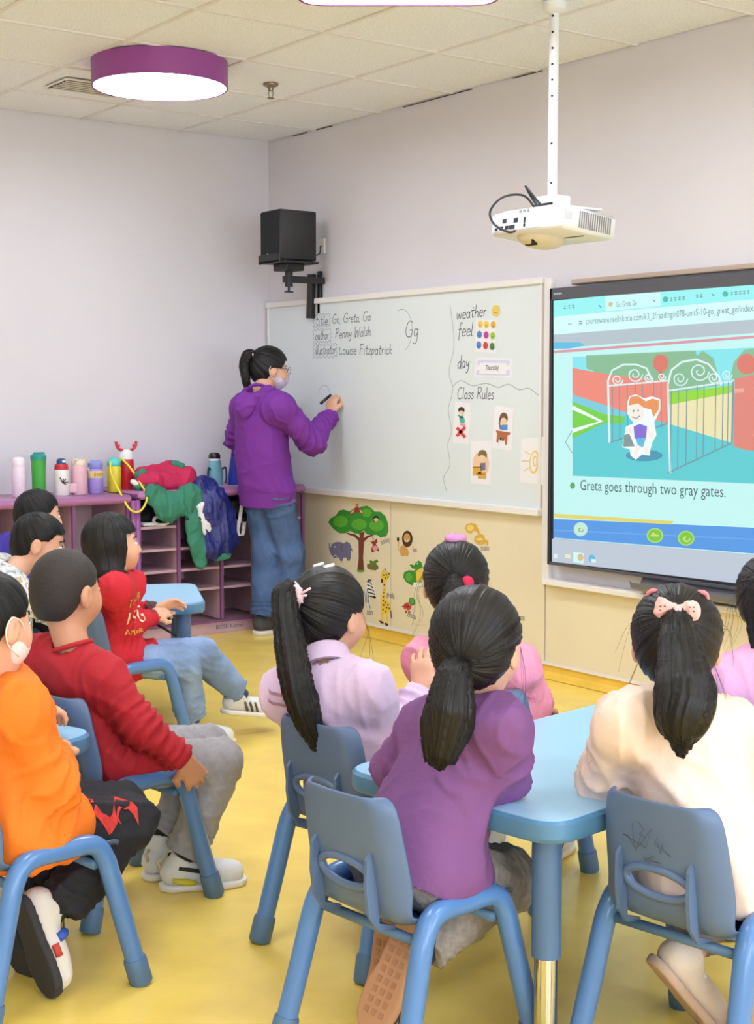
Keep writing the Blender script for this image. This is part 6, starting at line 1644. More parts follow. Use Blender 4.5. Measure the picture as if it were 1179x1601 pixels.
def make_shoe(parent, an, to, yawdir, m_up, m_sole, q=1.0, extra=None, label=None):
    """an ankle joint, to toe joint"""
    an, to = A3(an), A3(to); d = unit(to - an)
    z = A3((0, 0, 1.0)); 
    fwd = unit(to - (an - A3((0, 0, .045 * q)))) if False else None
    # foot axis: from heel to toe along ankle->toe, levelled for a planted foot
    planted = an[2] < .13
    k = unit(A3((yawdir[0], yawdir[1], 0)))
    ax = unit(A3((d[0], d[1], 0))) if planted else unit(d + k * .12)
    up = unit(z - ax * (z @ ax))
    if not planted and abs(ax[2]) > .85: up = unit(k - ax * (k @ ax))
    elif up @ k < -.1: up = -up
    lat = np.cross(up, ax)
    heel = an - up * .045 * q - ax * .028 * q
    if planted: heel[2] = .030 * q
    toe = heel + ax * .150 * q
    M = np.stack([ax, lat, up])
    s = SDF(.005)
    s.cone(heel + up * .012 * q, toe + up * .002 * q, .030 * q, .027 * q, .01, flat=(lat, 1.0))
    s.ell(heel + ax * .105 * q + up * .006 * q, A3((.062, .034, .030)) * q, M, .015 * q)
    s.cone(heel + up * .02 * q + ax * .01 * q, an + up * .004 * q, .031 * q, .031 * q, .02 * q, cut=True)
    s.cutfn(lambda P: -((P - heel) @ up + .016 * q))
    V, Q = s.mesh()
    sh = np_obj('shoe', V, Q, m_up, parent, label)
    s2 = SDF(.005)
    s2.cone(heel - up * .016 * q, toe - up * .016 * q, .034 * q, .034 * q, 0)
    s2.ell(heel + ax * .115 * q - up * .016 * q, A3((.058, .040, .036)) * q, M, .015 * q)
    s2.cutfn(lambda P: np.maximum((P - heel) @ up + .012 * q, -((P - heel) @ up + .030 * q)))
    V, Q = s2.mesh()
    so = np_obj('sole', V, Q, m_sole, parent); so.parent = sh
    if extra: extra(parent, sh, heel, ax, lat, up, q)
    return sh

def laces(col, n=4):
    def fn(parent, sh, heel, ax, lat, up, q):
        mb = MB(); off = A3(parent.location)
        for k in range(n):
            c = heel + ax * (.062 + .016 * k) * q + up * (.040 - .005 * k) * q - off
            mb.tube([tuple(c - lat * .026 * q - up * .012 * q), tuple(c + up * .0005), tuple(c + lat * .026 * q - up * .012 * q)], .0035 * q, 6)
        mb.build('laces', mat('lace_%d%d%d' % col, col, .7), sh, smooth=True)
    return fn
def stripes(col, n=3):
    def fn(parent, sh, heel, ax, lat, up, q):
        off = A3(parent.location)
        for sd in (-1, 1):
            for k in range(n):
                a = heel + ax * (.055 + .020 * k) * q + lat * sd * .0335 * q - up * .010 * q - off
                b = heel + ax * (.040 + .020 * k) * q + lat * sd * .029 * q + up * .022 * q - off
                MB().tube([tuple(a), tuple((a + b) / 2 + lat * sd * .003 * q), tuple(b)], .0045 * q, 6).build('stripe', mat('stripe_%d%d%d' % col, col, .6), sh, smooth=True)
    return fn
def two_tone(col, col2):
    def fn(parent, sh, heel, ax, lat, up, q):
        off = A3(parent.location)
        for sd in (-1, 1):
            c = heel + lat * sd * .0335 * q - off
            MB().tube([tuple(c - ax * .004 * q + up * .004 * q), tuple(c + ax * .03 * q - up * .004 * q), tuple(c + ax * .055 * q - up * .008 * q)], [.006 * q, .009 * q, .005 * q], 8).build('side_patch', mat('patch_%d%d%d' % col, col, .6), sh, smooth=True)
            c = heel + lat * sd * .030 * q + up * .020 * q - off
            MB().tube([tuple(c + ax * .012 * q + up * .012 * q), tuple(c + ax * .045 * q + up * .004 * q), tuple(c + ax * .09 * q - up * .006 * q)], .0055 * q, 8).build('side_band', mat('patch_%d%d%d' % col2, col2, .6), sh, smooth=True)
        c = heel - ax * .028 * q + up * .035 * q - off
        MB().tube([tuple(c - up * .012 * q), tuple(c - ax * .008 * q + up * .006 * q), tuple(c + ax * .004 * q + up * .016 * q)], .005 * q, 6).build('heel_tab', mat('tab_beige', (196, 190, 160), .7), sh, smooth=True)
    return fn
def straps(col, col2):
    def fn(parent, sh, heel, ax, lat, up, q):
        off = A3(parent.location)
        c = heel + ax * .075 * q + up * .036 * q - off
        MB().tube([tuple(c - lat * .034 * q - up * .022 * q), tuple(c - lat * .02 * q), tuple(c + lat * .02 * q), tuple(c + lat * .034 * q - up * .022 * q)], .010 * q, 8).build('strap', mat('strap_%d%d%d' % col, col, .6), sh, smooth=True)
        c = heel + ax * .150 * q + up * .016 * q - off
        MB().tube([tuple(c - lat * .02 * q - up * .008 * q), tuple(c + up * .004), tuple(c + lat * .02 * q - up * .008 * q)], .008 * q, 8).build('toe_patch', mat('strap_%d%d%d' % col, col, .6), sh, smooth=True)
        for sd in (-1, 1):
            c = heel + ax * .095 * q + lat * sd * .034 * q - off
            MB().tube([tuple(c - ax * .014), tuple(c + ax * .014)], .008 * q, 8).build('side_patch', mat('strap_%d%d%d' % col2, col2, .6), sh, smooth=True)
    return fn

def person(key, label, top, bottom, head, hair, shoes, q=1.0, adult=False, sleeve='long', top_name='sweater', hands=None, hem=.10, collar=None, sock=None,
           bulk=0.0, cuffs=None, leg_r=(.064, .056, .052, .045), amp=.0045, skin=None, chest=None, shoe_extra=None, foot_yaw=None, arm_r=(.045, .043, .041, .035), mask=None, seedv=0., bot_name='trousers', rings=1.3, ears=True):
    J = {k: A3(v) for k, v in JOINTS[key].items()}
    foot = (J['anR'] + J['anL']) / 2
    t = empty('person', (J['pel'][0], J['pel'][1], 0), 0, label, 'person')
    sk = skin or m_skin
    lat = unit(J['shL'] - J['shR']); spine = unit(J['neck'] - J['pel']); fwd = unit(np.cross(lat, spine))
    hl = unit(J['hipL'] - J['hipR']); hf = unit(np.cross(hl, (0, 0, 1)))
    a = 1.45 if adult else q
    # ---- body (skin) : trunk and limbs, head, hands in one mesh
    H = Head(J['head'], *head, sc=1.08 if adult else q)
    s = SDF(.012)
    cc = J['neck'] - spine * .11 * a
    s.cone(cc, J['pel'], .075 * a, .078 * a, .03, flat=(fwd, .75)).cone(J['shR'], J['shL'], .036 * a, .036 * a, .03)
    for S in 'RL':
        s.cone(J['sh' + S], J['el' + S], .034 * a, .028 * a, .02).cone(J['el' + S], J['wr' + S], .028 * a, .019 * a, .02)
        s.cone(J['hip' + S], J['kn' + S], .050 * a, .038 * a, .02).cone(J['kn' + S], J['an' + S], .038 * a, .024 * a, .02)
    s.cone(J['neck'] - spine * .03 * a, H.p(0, -.02, -.04), .036 * a, .034 * a, .02)
    parts = [s.mesh()]
    V, Q = head_sdf(H, J['neck'] - spine * .02 * a, .040 * H.sc + .004, ears).mesh(); parts.append((V, Q))
    nb = len(parts[0][1]); hq = Q; hV = V
    hs = SDF(.0042 if not adult else .005)
    for S in 'RL':
        d = unit(J['wr' + S] - J['el' + S]); opt = (hands or {}).get(S, {})
        dd = unit(A3(opt.get('d', d))); n = A3(opt.get('n', (0, 0, -1)))
        hs2 = SDF(.0045)
        hand_sdf(hs2, J['wr' + S] + d * .012 * a, dd, n, (1 if S == 'L' else -1) * opt.get('side', 1), 1.4 if adult else q * 1.05, opt.get('curl', .45), opt.get('spread', .1), opt.get('grip', False))
        parts.append(hs2.mesh())
    V, Q = join_np(parts)
    body = np_obj('body', V, Q, None, t)
    body.data.materials.append(sk); body.data.materials.append(m_lip)
    cen = V[Q].mean(1); L = H.loc(cen)
    mi = ((((L[:, 0] / .020) ** 2 + ((L[:, 2] + .056) / .0085) ** 2) < 1) & (L[:, 1] > .076)).astype(np.int32)
    body.data.polygons.foreach_set('material_index', mi)
    # ---- face details
    off = A3(t.location)
    for sd in (-1, 1):
        s = SDF(.0035).ell(H.p(.030 * sd, .0725, -.001), A3((.0125, .0105, .0088)) * H.sc, H.M, 0)
        v, f = s.mesh(); e = np_obj('eye', v, f, m_eye, t)
        s = SDF(.003).ell(H.p(.030 * sd, .0800, -.001), A3((.0062, .0048, .0068)) * H.sc, H.M, 0)
        v, f = s.mesh(); i_ = np_obj('iris', v, f, m_iris, t); i_.parent = e
        P = [H.p(x * sd, y, z) - off for x, y, z in ((.016, .084, .0225), (.030, .080, .0245), (.045, .067, .020))]
        MB().tube([tuple(p) for p in smooth_path([tuple(p) for p in P], 3)], .0022 * H.sc, 5).build('eyebrow', m_brow, t, smooth=True)
        P = [H.p(x * sd, y, z) - off for x, y, z in ((.019, .080, .004), (.030, .0815, .0085), (.041, .073, .004))]
        MB().tube([tuple(p) for p in smooth_path([tuple(p) for p in P], 3)], .0011 * H.sc, 5).build('eyelid', m_brow, t, smooth=True)
    # ---- trousers
    lr = [r * a for r in leg_r] if adult else [r * q for r in leg_r]
    s = SDF(.0068); hr = .062 * a if adult else .068 * a
    s.cone(J['hipR'], J['hipL'], hr, hr, .03, flat=(hf, .95)).cone(J['pel'], J['pel'] + spine * .05 * a, .085 * a, .082 * a, .04, flat=(fwd, .8))
    rg = []
    for S in 'RL':
        s.cone(J['hip' + S], J['kn' + S], lr[0], lr[1], .03 * a).cone(J['kn' + S], J['an' + S] + unit(J['kn' + S] - J['an' + S]) * .015, lr[2], lr[3], .025 * a, cut=True)
        d = unit(J['an' + S] - J['kn' + S])
        rg.append((J['kn' + S], unit(J['hip' + S] - J['kn' + S]) + d, .10 * a, .035 * a, .004 * a * rings)); rg.append((J['an' + S], d, .10 * a, .022 * a, .006 * a * rings)); rg.append((J['hip' + S], unit(J['kn' + S] - J['hip' + S]), .13 * a, .04 * a, .005 * a * rings))
    V, Q = s.mesh(); V = folds(V, Q, amp, 12 / a, rg, seedv + 4, axis=J['knR'] - J['hipR']); V = relax(V, Q, 1, .3)
    np_obj(bot_name, V, Q, bottom, t)
    # ---- top
    b = bulk
    s = SDF(.0068); c0 = (chest or .098) * a + b; c1 = max(c0, np.linalg.norm(J['hipL'] - J['hipR']) / 2 + hr + .006 + b * .3)
    hemp = J['pel'] - spine * (hem - .10) * a if False else J['pel'] + spine * (.055 - hem) * a
    s.cone(cc, hemp, c0, c1, .04, flat=(fwd, .86))
    s.cone(J['hipR'], J['hipL'], hr + .011, hr + .011, .03, flat=(hf, .97)).cone(J['pel'], J['pel'] + spine * .05 * a, .085 * a + .012, .085 * a + .012, .04, flat=(fwd, .85))
    for S in 'RL': s.cone(J['hip' + S], J['hip' + S] + (J['kn' + S] - J['hip' + S]) * .25, lr[0] + .010, lr[0] + .008, .03)
    s.cutfn(lambda P: -((P - hemp) @ spine))
    s.cone(J['neck'] - spine * .035 * a + lat * .03 * a, J['shL'], .046 * a + b * .4, arm_r[0] * a + b * .6, .04).cone(J['neck'] - spine * .035 * a - lat * .03 * a, J['shR'], .046 * a + b * .4, arm_r[0] * a + b * .6, .04)
    s.cone(J['shR'], J['shL'], .048 * a + b, .048 * a + b, .05)
    rg = [(hemp, spine, .10 * a, .05 * a, .005 * a * rings), ((cc + hemp) / 2, spine * .6 + lat * .5, .12 * a, .06 * a, .005 * a * rings)]
    for S in 'RL':
        A_, B_, C_ = J['sh' + S], J['el' + S], J['wr' + S]
        if sleeve == 'long':
            s.cone(A_, B_, arm_r[0] * a + b * .7, arm_r[1] * a + b * .7, .03).cone(B_, C_, arm_r[2] * a + b * .7, arm_r[3] * a + b * .5, .025, cut=True)
            rg.append((C_, unit(C_ - B_), .09 * a, .024 * a, .006 * a * rings)); rg.append((B_, unit(C_ - B_) - unit(A_ - B_), .11 * a, .032 * a, .007 * a * rings))
        else:
            s.cone(A_, A_ + (B_ - A_) * .93, arm_r[0] * a + b, arm_r[0] * a * 1.06 + b, .05, cut=True)
        rg.append((A_, lat, .10 * a, .04 * a, .004 * a * rings))
    # neck opening
    nk = H.p(0, -.02, -.04)
    s.cone(J['neck'] - spine * .010 * a, nk + unit(nk - J['neck']) * .05, .043 * a, .05 * a, .006, mode='sub')
    V, Q = s.mesh(); V = folds(V, Q, amp, 10 / a, rg, seedv, axis=spine * .8 + lat * .5); V = relax(V, Q, 1, .3)
    topo = np_obj(top_name, V, Q, top, t)
    # collar ring and cuffs
    nd = unit(nk - J['neck']); u1 = unit(np.cross(nd, (1, .2, 0))); u2 = np.cross(nd, u1)
    cr = .046 * a + .002
    P = [tuple(J['neck'] - off + nd * .001 * a + (u1 * math.cos(i * math.pi / 10) + u2 * math.sin(i * math.pi / 10)) * cr) for i in range(20)]
    MB().tube(P, .0065 * a, 8, closed=True).build('collar', collar or top, topo, smooth=True)
    if sleeve == 'long':
        for S in 'RL':
            d = unit(J['wr' + S] - J['el' + S]); e = J['wr' + S] - off
            MB().tube([tuple(e - d * .022 * a), tuple(e - d * .008 * a), tuple(e + d * .006 * a), tuple(e + d * .012 * a)], [arm_r[3] * a * .94 + b * .5, arm_r[3] * a * .82 + b * .4, arm_r[3] * a * .78 + b * .4, arm_r[3] * a * .7 + b * .3], 16).build('cuff', cuffs or top, topo, smooth=True)
    # ---- socks and shoes
    for S in 'RL':
        if sock is not None:
            d = unit(J['an' + S] - J['kn' + S])
            MB().tube([tuple(J['an' + S] - d * .06 * a - off), tuple(J['an' + S] - off), tuple(J['an' + S] + d * .02 * a - off)], .031 * a, 12).build('sock', sock, t, smooth=True)
        yd = foot_yaw or (hf[0], hf[1])
        make_shoe(t, J['an' + S], J['to' + S], yd, shoes[0], shoes[1], 1.38 if adult else q * 1.08, shoe_extra)
    return t, J, H

def face_mask(t, H, m, name='face_mask'):
    s = SDF(.005)
    q = H.sc
    s.ell(H.p(0, .034, -.040), A3((.066, .062, .066)) * q, H.M, 0).ell(H.p(0, .070, -.036), A3((.026, .034, .040)) * q, H.M, .03 * q)
    def cut(P):
        L = H.loc(P); y, z = L[:, 1], L[:, 2]
        return np.maximum(np.maximum(.004 + np.abs(z + .045) * .45 - y, z + .008 + np.abs(L[:, 0]) * .15), -.108 - z) * q
    s.cutfn(cut)
    V, Q = s.mesh(); o = np_obj(name, V, Q, m, t)
    off = A3(t.location)
    for sd in (-1, 1):
        P = [H.p(.060 * sd, .045, -.020), H.p(.074 * sd, .015, .006), H.p(.084 * sd, -.020, .014), H.p(.083 * sd, -.033, -.008), H.p(.076 * sd, -.018, -.042), H.p(.062 * sd, .030, -.068)]
        MB().tube(smooth_path([tuple(p - off) for p in P], 4), .0018 * q, 5).build('ear_loop', mat('mask_loop', (236, 230, 228), .7), o, smooth=True)
    return o

def ring_tie(t, c, axis, R, r, m, name='hair_tie', wob=0.0):
    axis = unit(axis); u1 = unit(np.cross(axis, (.2, .3, .9))); u2 = np.cross(axis, u1); off = A3(t.location)
    P = [tuple(A3(c) - off + (u1 * math.cos(i * math.pi / 10) + u2 * math.sin(i * math.pi / 10)) * (R + wob * math.sin(i * 2.4))) for i in range(20)]
    return MB().tube(P, r, 8, closed=True).build(name, m, t, smooth=True)

def hang(J, rt, lat_off, steps, clear, mid=None, yaw=None):
    """points of a ponytail that drops clear of the wearer's back; steps = distances below the neck along the spine"""
    lat = unit(J['shL'] - J['shR']); sp = unit(J['neck'] - J['pel']); fw = unit(np.cross(lat, sp)) if yaw is None else A3((math.cos(RAD(yaw)), math.sin(RAD(yaw)), 0))
    out = [A3(rt)] + ([A3(m) for m in mid] if mid else [])
    for s_, l, c in zip(steps, lat_off, clear):
        out.append(J['neck'] - sp * s_ + lat * l - fw * c)
    return out
F_ = lambda n, c, r=.8, b=(70, .18, .008), v=(9, .05), **k: mat('fabric_' + n, c, r, bump=b, var=v, **k)
def denim(n, c): return mat('denim_' + n, c, .8, bump=(120, .25, .006), var=(7, .28, .03))
def off_of(t): return A3(t.location)

# ---------------------------------------------------------------- teacher
t, J, H = person('teacher', 'person in purple hoodie and jeans writing on the whiteboard with a black marker', F_('purple', (118, 44, 150)), denim('teacher', (62, 92, 142)), (-12, -6, 0), None,
    (F_('shoe_dark', (70, 68, 72)), F_('shoe_sole_w', (224, 220, 216))), adult=True, top_name='hoodie', hem=.135, chest=.094, leg_r=(.060, .054, .055, .062), arm_r=(.042, .040, .039, .032), bulk=.012,
    hands={'R': dict(d=(.30, .25, .85), n=(.85, .1, -.4), curl=.75, grip=True), 'L': dict(d=(.3, -.2, -.9))}, amp=.008, bot_name='jeans')
add_hair(t, H, 'tied', m_hair, root=(0, -.85, .45), thick=.014)
rt = H.p(0, -.095, .065)
add_tail(t, [rt, H.p(.0, -.125, .055), H.p(.01, -.135, .0), H.p(.0, -.125, -.06), H.p(.0, -.115, -.10)], [.018, .030, .028, .022, .012], m_hair, seed=.3)
ring_tie(t, H.p(0, -.108, .062), H.p(0, -.125, .055) - rt, .020, .007, F_('tie_pink', (236, 196, 206)))
face_mask(t, H, mat('mask_print', (214, 200, 226), .7, var=(60, .18)))
off = off_of(t)
m_gl = mat('glasses', (120, 80, 60), .3)
for sd in (-1, 1):
    P = [tuple(H.p(.031 * sd + .022 * math.cos(a), .094, .000 + .018 * math.sin(a)) - off) for a in [i * math.pi / 8 for i in range(16)]]
    g = MB().tube(P, .0016, 6, closed=True).build('glasses_rim', m_gl, t, smooth=True)
    MB().tube([tuple(H.p(.053 * sd, .092, .004) - off), tuple(H.p(.076 * sd, .04, .006) - off), tuple(H.p(.080 * sd, -.015, .004) - off)], .0016, 6).build('temple', m_gl, g, smooth=True)
# hood lying on the back
lat = unit(J['shL'] - J['shR']); sp = unit(J['neck'] - J['pel']); fw = unit(np.cross(lat, sp))
s = SDF(.008)
b0 = J['neck'] - fw * .07
s.cone(b0 + lat * .10 + sp * .01 + fw * .06, b0 - fw * .03 - sp * .05, .040, .055, .03).cone(b0 - lat * .10 + sp * .01 + fw * .06, b0 - fw * .03 - sp * .05, .040, .055, .03).cone(b0 - fw * .03 - sp * .04, b0 - fw * .045 - sp * .16, .060, .030, .04, flat=(fw, .6))
s.ell(J['neck'] + sp * .03 + fw * .01, (.065, .065, .05), None, .02, 'sub')
V, Q = s.mesh(); V = folds(V, Q, .006, 10, [(b0, sp, .18, .05, .006)]); np_obj('hood', V, Q, F_('purple', None), t)
# marker pen, held in the hand
pn = MB().tube([(4.604, 6.632, 1.332), (4.592, 6.630, 1.325), (4.525, 6.622, 1.283)], [.003, .0085, .0085], 10)
o = pn.build('marker_pen', mat('marker_black', (30, 34, 36), .35), smooth=True)
tag(o, 'black marker pen held against the whiteboard by the teacher', 'pen')
MB().tube([(4.535, 6.525, 1.243), (4.545, 6.53, 1.244)], .001, 4).build('bracelet_bead', mat('red_bead', (180, 40, 40), .4), t, world_space=True)

# ---------------------------------------------------------------- child in plain red sweater (left, front)
t, J, H = person('redboy', 'person in plain red sweater and grey joggers, hand on knee, cropped hair', F_('red', (176, 26, 40)), F_('grey_jog', (158, 156, 160), v=(60, .10)), (22, -2, 0), None,
    (F_('shoe_white', (224, 224, 224)), F_('sole_white', (236, 232, 228))), q=1.02, hands={'R': dict(d=(.55, .15, -.75), n=(.35, .9, -.2), curl=.5), 'L': dict(d=(.9, .1, -.3))}, sock=F_('sock_black', (30, 30, 34)), bulk=.006, hem=.11, leg_r=(.066, .060, .058, .050), amp=.008, foot_yaw=(1, 0, 0), skin=mat('skin_tan', (208, 150, 118), .5, bump=(180, .04, .001), var=(14, .05)), shoe_extra=two_tone((216, 204, 60), (40, 40, 44)), seedv=1.)
add_hair(t, H, 'cropped', m_hairs, thick=.005)

# ---------------------------------------------------------------- child in orange with a mask (left edge)
t, J, H = person('orange', 'person in orange sweatshirt, black joggers and white face mask at the left edge', F_('orange', (240, 120, 24)), F_('black_jog', (26, 26, 34)), (22, -8, 0), None,
    (F_('shoe_cream', (228, 220, 212)), F_('sole_dark', (52, 50, 54))), q=1.04, hands={'R': dict(d=(.5, .85, .1), curl=.9), 'L': dict(d=(.8, .2, .0), curl=.9)}, sock=F_('sock_black', None), bulk=.010, hem=.12, leg_r=(.068, .060, .056, .050), amp=.010, foot_yaw=(1, .2, 0), shoe_extra=straps((50, 92, 190), (206, 70, 60)), seedv=2.)
add_hair(t, H, 'short', m_hair2, thick=.007)
face_mask(t, H, mat('mask_white', (238, 226, 222), .7))
# red dragon print, laid on the near thigh
from mathutils.bvhtree import BVHTree
hp, kn = J['hipR'], J['knR']; d = unit(kn - hp); up = A3((0, 0, 1)); sdv = unit(np.cross(d, up)); off = off_of(t)
gm = [c for c in t.children if c.name.startswith('trousers')][0].data
tree_ = BVHTree.FromPolygons([v.co for v in gm.vertices], [p.vertices[:] for p in gm.polygons])
def thigh_pt(u, w):
    """u along the thigh 0..1, w angle round it"""
    base = hp + (kn - hp) * u - off; n_ = Vector(sdv * math.cos(w) + up * math.sin(w)); b_ = Vector(base)
    h = tree_.ray_cast(b_ + n_ * .3, -n_)
    return tuple((h[0] if h[0] is not None else b_ + n_ * .07) + n_ * .003)
mb = MB(); body_ = [(.42 + .52 * i / 16, .55 + .42 * math.sin(i * .62)) for i in range(17)]
V = []
for i, (u, w) in enumerate(body_):
    ww = .17 + .09 * math.sin(math.pi * i / 16) + (.10 if i % 3 == 1 else 0)
    V += [thigh_pt(u, w - ww), thigh_pt(u + .008, w + ww)]
mb.add(V, [(2 * i, 2 * i + 1, 2 * i + 3, 2 * i + 2) for i in range(16)])
for k in range(7):   # claws and flames
    u, w = body_[2 + 2 * k]; sg = 1 if k % 2 else -1
    mb.add([thigh_pt(u - .02, w + sg * .12), thigh_pt(u + .02, w + sg * .14), thigh_pt(u + .035, w + sg * .38)], [(0, 1, 2)])
o = mb.build('dragon_print', mat('dragon_red', (202, 50, 44), .7, var=(60, .3)), t)

# ---------------------------------------------------------------- bob-haired child in red print sweater and denim
t, J, H = person('redgirl', 'bob-haired person in red printed sweater and light jeans, one foot kicked out', F_('red2', (196, 24, 44)), denim('light', (128, 154, 196)), (-14, 4, 0), None,
    (F_('shoe_white', None), F_('sole_white', None)), q=1.02, hands={'R': dict(d=(.8, .3, .2), n=(.2, .6, -.5), curl=.7), 'L': dict(d=(.75, -.2, .25), n=(.1, -.6, -.6), curl=.6)}, sock=F_('sock_blue', (60, 76, 120)), collar=F_('collar_dark', (50, 30, 34)), cuffs=F_('cuff_grey', (72, 62, 66)), bulk=.004, hem=.10, leg_r=(.066, .060, .058, .054), amp=.008, foot_yaw=(1, 0, 0), shoe_extra=stripes((96, 82, 70)), seedv=3., bot_name='jeans', ears=False)
add_hair(t, H, 'bob', m_hair, thick=.012)
# printed letters across the chest, laid on the cloth
shirt = [c for c in t.children if c.name.startswith('sweater')][0]
def lay_text(t, garment, txt, size, centre, right, upv, m, proud=.003):
    """text laid on a garment: placed at centre, cast along the inward normal onto the cloth"""
    me = text_mesh(txt, size); off = Vector(t.location)
    bm_ = bmesh.new(); bm_.from_mesh(me); bmesh.ops.triangulate(bm_, faces=bm_.faces); bmesh.ops.subdivide_edges(bm_, edges=[e for e in bm_.edges if e.calc_length() > size * .2], cuts=1); bm_.to_mesh(me); bm_.free()
    gm = garment.data
    tree = BVHTree.FromPolygons([v.co for v in gm.vertices], [p.vertices[:] for p in gm.polygons])
    r = Vector(unit(right)); u = Vector(unit(upv)); n = r.cross(u).normalized()
    w = max(v.co.x for v in me.vertices)
    for v in me.vertices:
        p = Vector(centre) - off + r * (v.co.x - w / 2) + u * v.co.y
        hit = tree.ray_cast(p + n * .25, -n)
        v.co = hit[0] + n * proud if hit[0] is not None else p
    o = mesh_obj('printed_letters', me, m, t); return o
lat = unit(J['shL'] - J['shR']); sp = unit(J['neck'] - J['pel']); fw = unit(np.cross(lat, sp))
cc = J['neck'] - sp * .10
m_py = mat('print_gold', (232, 176, 60), .7); m_pw = mat('print_cream', (238, 226, 222), .7)
rdir = lat * 1.0 ; rdir = unit(lat * .80 + fw * .45) * 1
rdir = unit(lat * .75 + fw * .66)
for txt, sz, dz, mm in (('TOUR', .046, .02, m_py), ('19G', .075, -.055, m_pw), ('AMORE', .030, -.095, m_py)):
    lay_text(t, shirt, txt, sz, cc + fw * .09 - lat * .045 + sp * dz, rdir, sp, mm)

# ---------------------------------------------------------------- boy in grey camouflage top
t, J, H = person('camo', 'person in grey and white camouflage top leaning forward at the left edge', camo_mat('camouflage'), F_('dark_blue', (40, 44, 66)), (-24, -14, 0), None,
    (F_('shoe_dark', None), F_('sole_white', None)), q=1.02, bulk=.006, amp=.008, collar=F_('collar_white', (230, 230, 228)), seedv=4.)
add_hair(t, H, 'short', m_hair2, thick=.007)
# ---------------------------------------------------------------- boy in blue behind him
t, J, H = person('bluekid', 'person in violet-blue top half hidden behind the camouflage top', F_('violet_blue', (66, 48, 170)), F_('dark_blue', None), (-8, -4, 0), None,
    (F_('shoe_dark', None), F_('sole_white', None)), q=1.0, bulk=.005, seedv=5., cuffs=F_('red', None))
add_hair(t, H, 'short', m_hair2, thick=.008)

# ---------------------------------------------------------------- girl in lilac jacket
t, J, H = person('lilac', 'person in lilac fleece jacket with a long side ponytail and pink hair tie', F_('lilac', (216, 190, 222), sheen=.3), F_('mauve', (150, 110, 140)), (16, 0, 0), None,
    (F_('shoe_white', None), F_('sole_white', None)), q=1.02, bulk=.008, hem=.10, hands={'R': dict(d=(.1, .1, .95), n=(.8, .5, 0), curl=.6)}, amp=.008, seedv=6., chest=.104)
add_hair(t, H, 'tied', m_hair, root=(.35, -.85, .35), thick=.012)
lat = unit(J['shL'] - J['shR']); sp = unit(J['neck'] - J['pel']); fw = unit(np.cross(lat, sp)); off = off_of(t)
rt = H.p(.020, -.094, .050)
e1 = rt - H.f * .035 + H.l * .012
add_tail(t, hang(J, rt, (.022, .014, .006), (-.03, .06, .13), (.118, .138, .142), [e1]), [.020, .030, .038, .036, .018], m_hair, seed=1.2)
tp = F_('tie_pale', (238, 200, 206))
rg_ = ring_tie(t, rt - H.f * .012, e1 - rt, .024, .009, tp, wob=.004)
for k in range(3):
    c = rt - H.f * .02 - H.l * .012; MB().tube([tuple(c - off), tuple(c - off - H.l * (.02 + .012 * k) + A3((0, 0, -.012 + .018 * k)))], .003, 5).build('tie_ribbon', tp, rg_, smooth=True)
for sd in (-.012, .02):
    MB().tube([tuple(H.p(sd, .0, .116) - off), tuple(H.p(sd + .004, -.03, .112) - off)], .005, 6).build('hair_clip', mat('clip_white', (236, 232, 228), .4), t, smooth=True)
add_strands(t, [[H.p(-.06, .02 + .008 * k, .03), H.p(-.082 - .002 * k, .03 + .008 * k, -.03), H.p(-.085 - .006 * k, .02 + .006 * k, -.10), H.p(-.09 - .004 * k, .01, -.16 - .008 * k)] for k in range(3)])
# high collar and quilted yoke lines
nk = J['neck']; nd = unit(H.p(0, -.02, -.04) - nk); u1 = unit(np.cross(nd, (1, .2, 0))); u2 = np.cross(nd, u1)
mb = MB()
for z, r in ((-.008, .060), (.02, .056), (.040, .054), (.044, .051), (.02, .049)):
    pass
P = []
for z, r in ((-.008, .062), (.018, .058), (.040, .055), (.044, .052), (.03, .050)):
    P.append([tuple(nk - off + nd * z + (u1 * math.cos(i * math.pi / 12) + u2 * math.sin(i * math.pi / 12)) * r) for i in range(24)])
V = [p for row in P for p in row]; Fc = [(j * 24 + i, j * 24 + (i + 1) % 24, (j + 1) * 24 + (i + 1) % 24, (j + 1) * 24 + i) for j in range(4) for i in range(24)]
MB().add(V, Fc).build('stand_collar', F_('lilac', None), t, smooth=True)
m_band = F_('mauve_band', (168, 124, 148)); m_peach = F_('peach_band', (228, 196, 196))
gar = [c for c in t.children if c.name.startswith('sweater')][0]; gm = gar.data
tree = BVHTree.FromPolygons([v.co for v in gm.vertices], [p.vertices[:] for p in gm.polygons])
def lay_band(z0, x0, x1, w, m, slope=0.0, name='band'):
    V = []; n = 14
    for i in range(n + 1):
        x = x0 + (x1 - x0) * i / n
        for s_ in (-.5, .5):
            p = Vector(J['neck'] - off + lat * x + sp * (z0 + s_ * w + slope * x)); nb = Vector(-fw)
            h = tree.ray_cast(p + nb * .3, -nb); V.append(tuple(h[0] + nb * .004) if h[0] is not None else tuple(p + nb * .1))
    MB().add(V, [(2 * i, 2 * i + 1, 2 * i + 3, 2 * i + 2) for i in range(n)]).build(name, m, t, smooth=True)
lay_band(-.205, -.085, .10, .016, m_band, .15)
lay_band(-.232, -.085, .10, .03, m_peach, .15)
lay_band(-.08, .07, .125, .008, m_band, .4); lay_band(-.105, .07, .13, .008, m_band, .4)

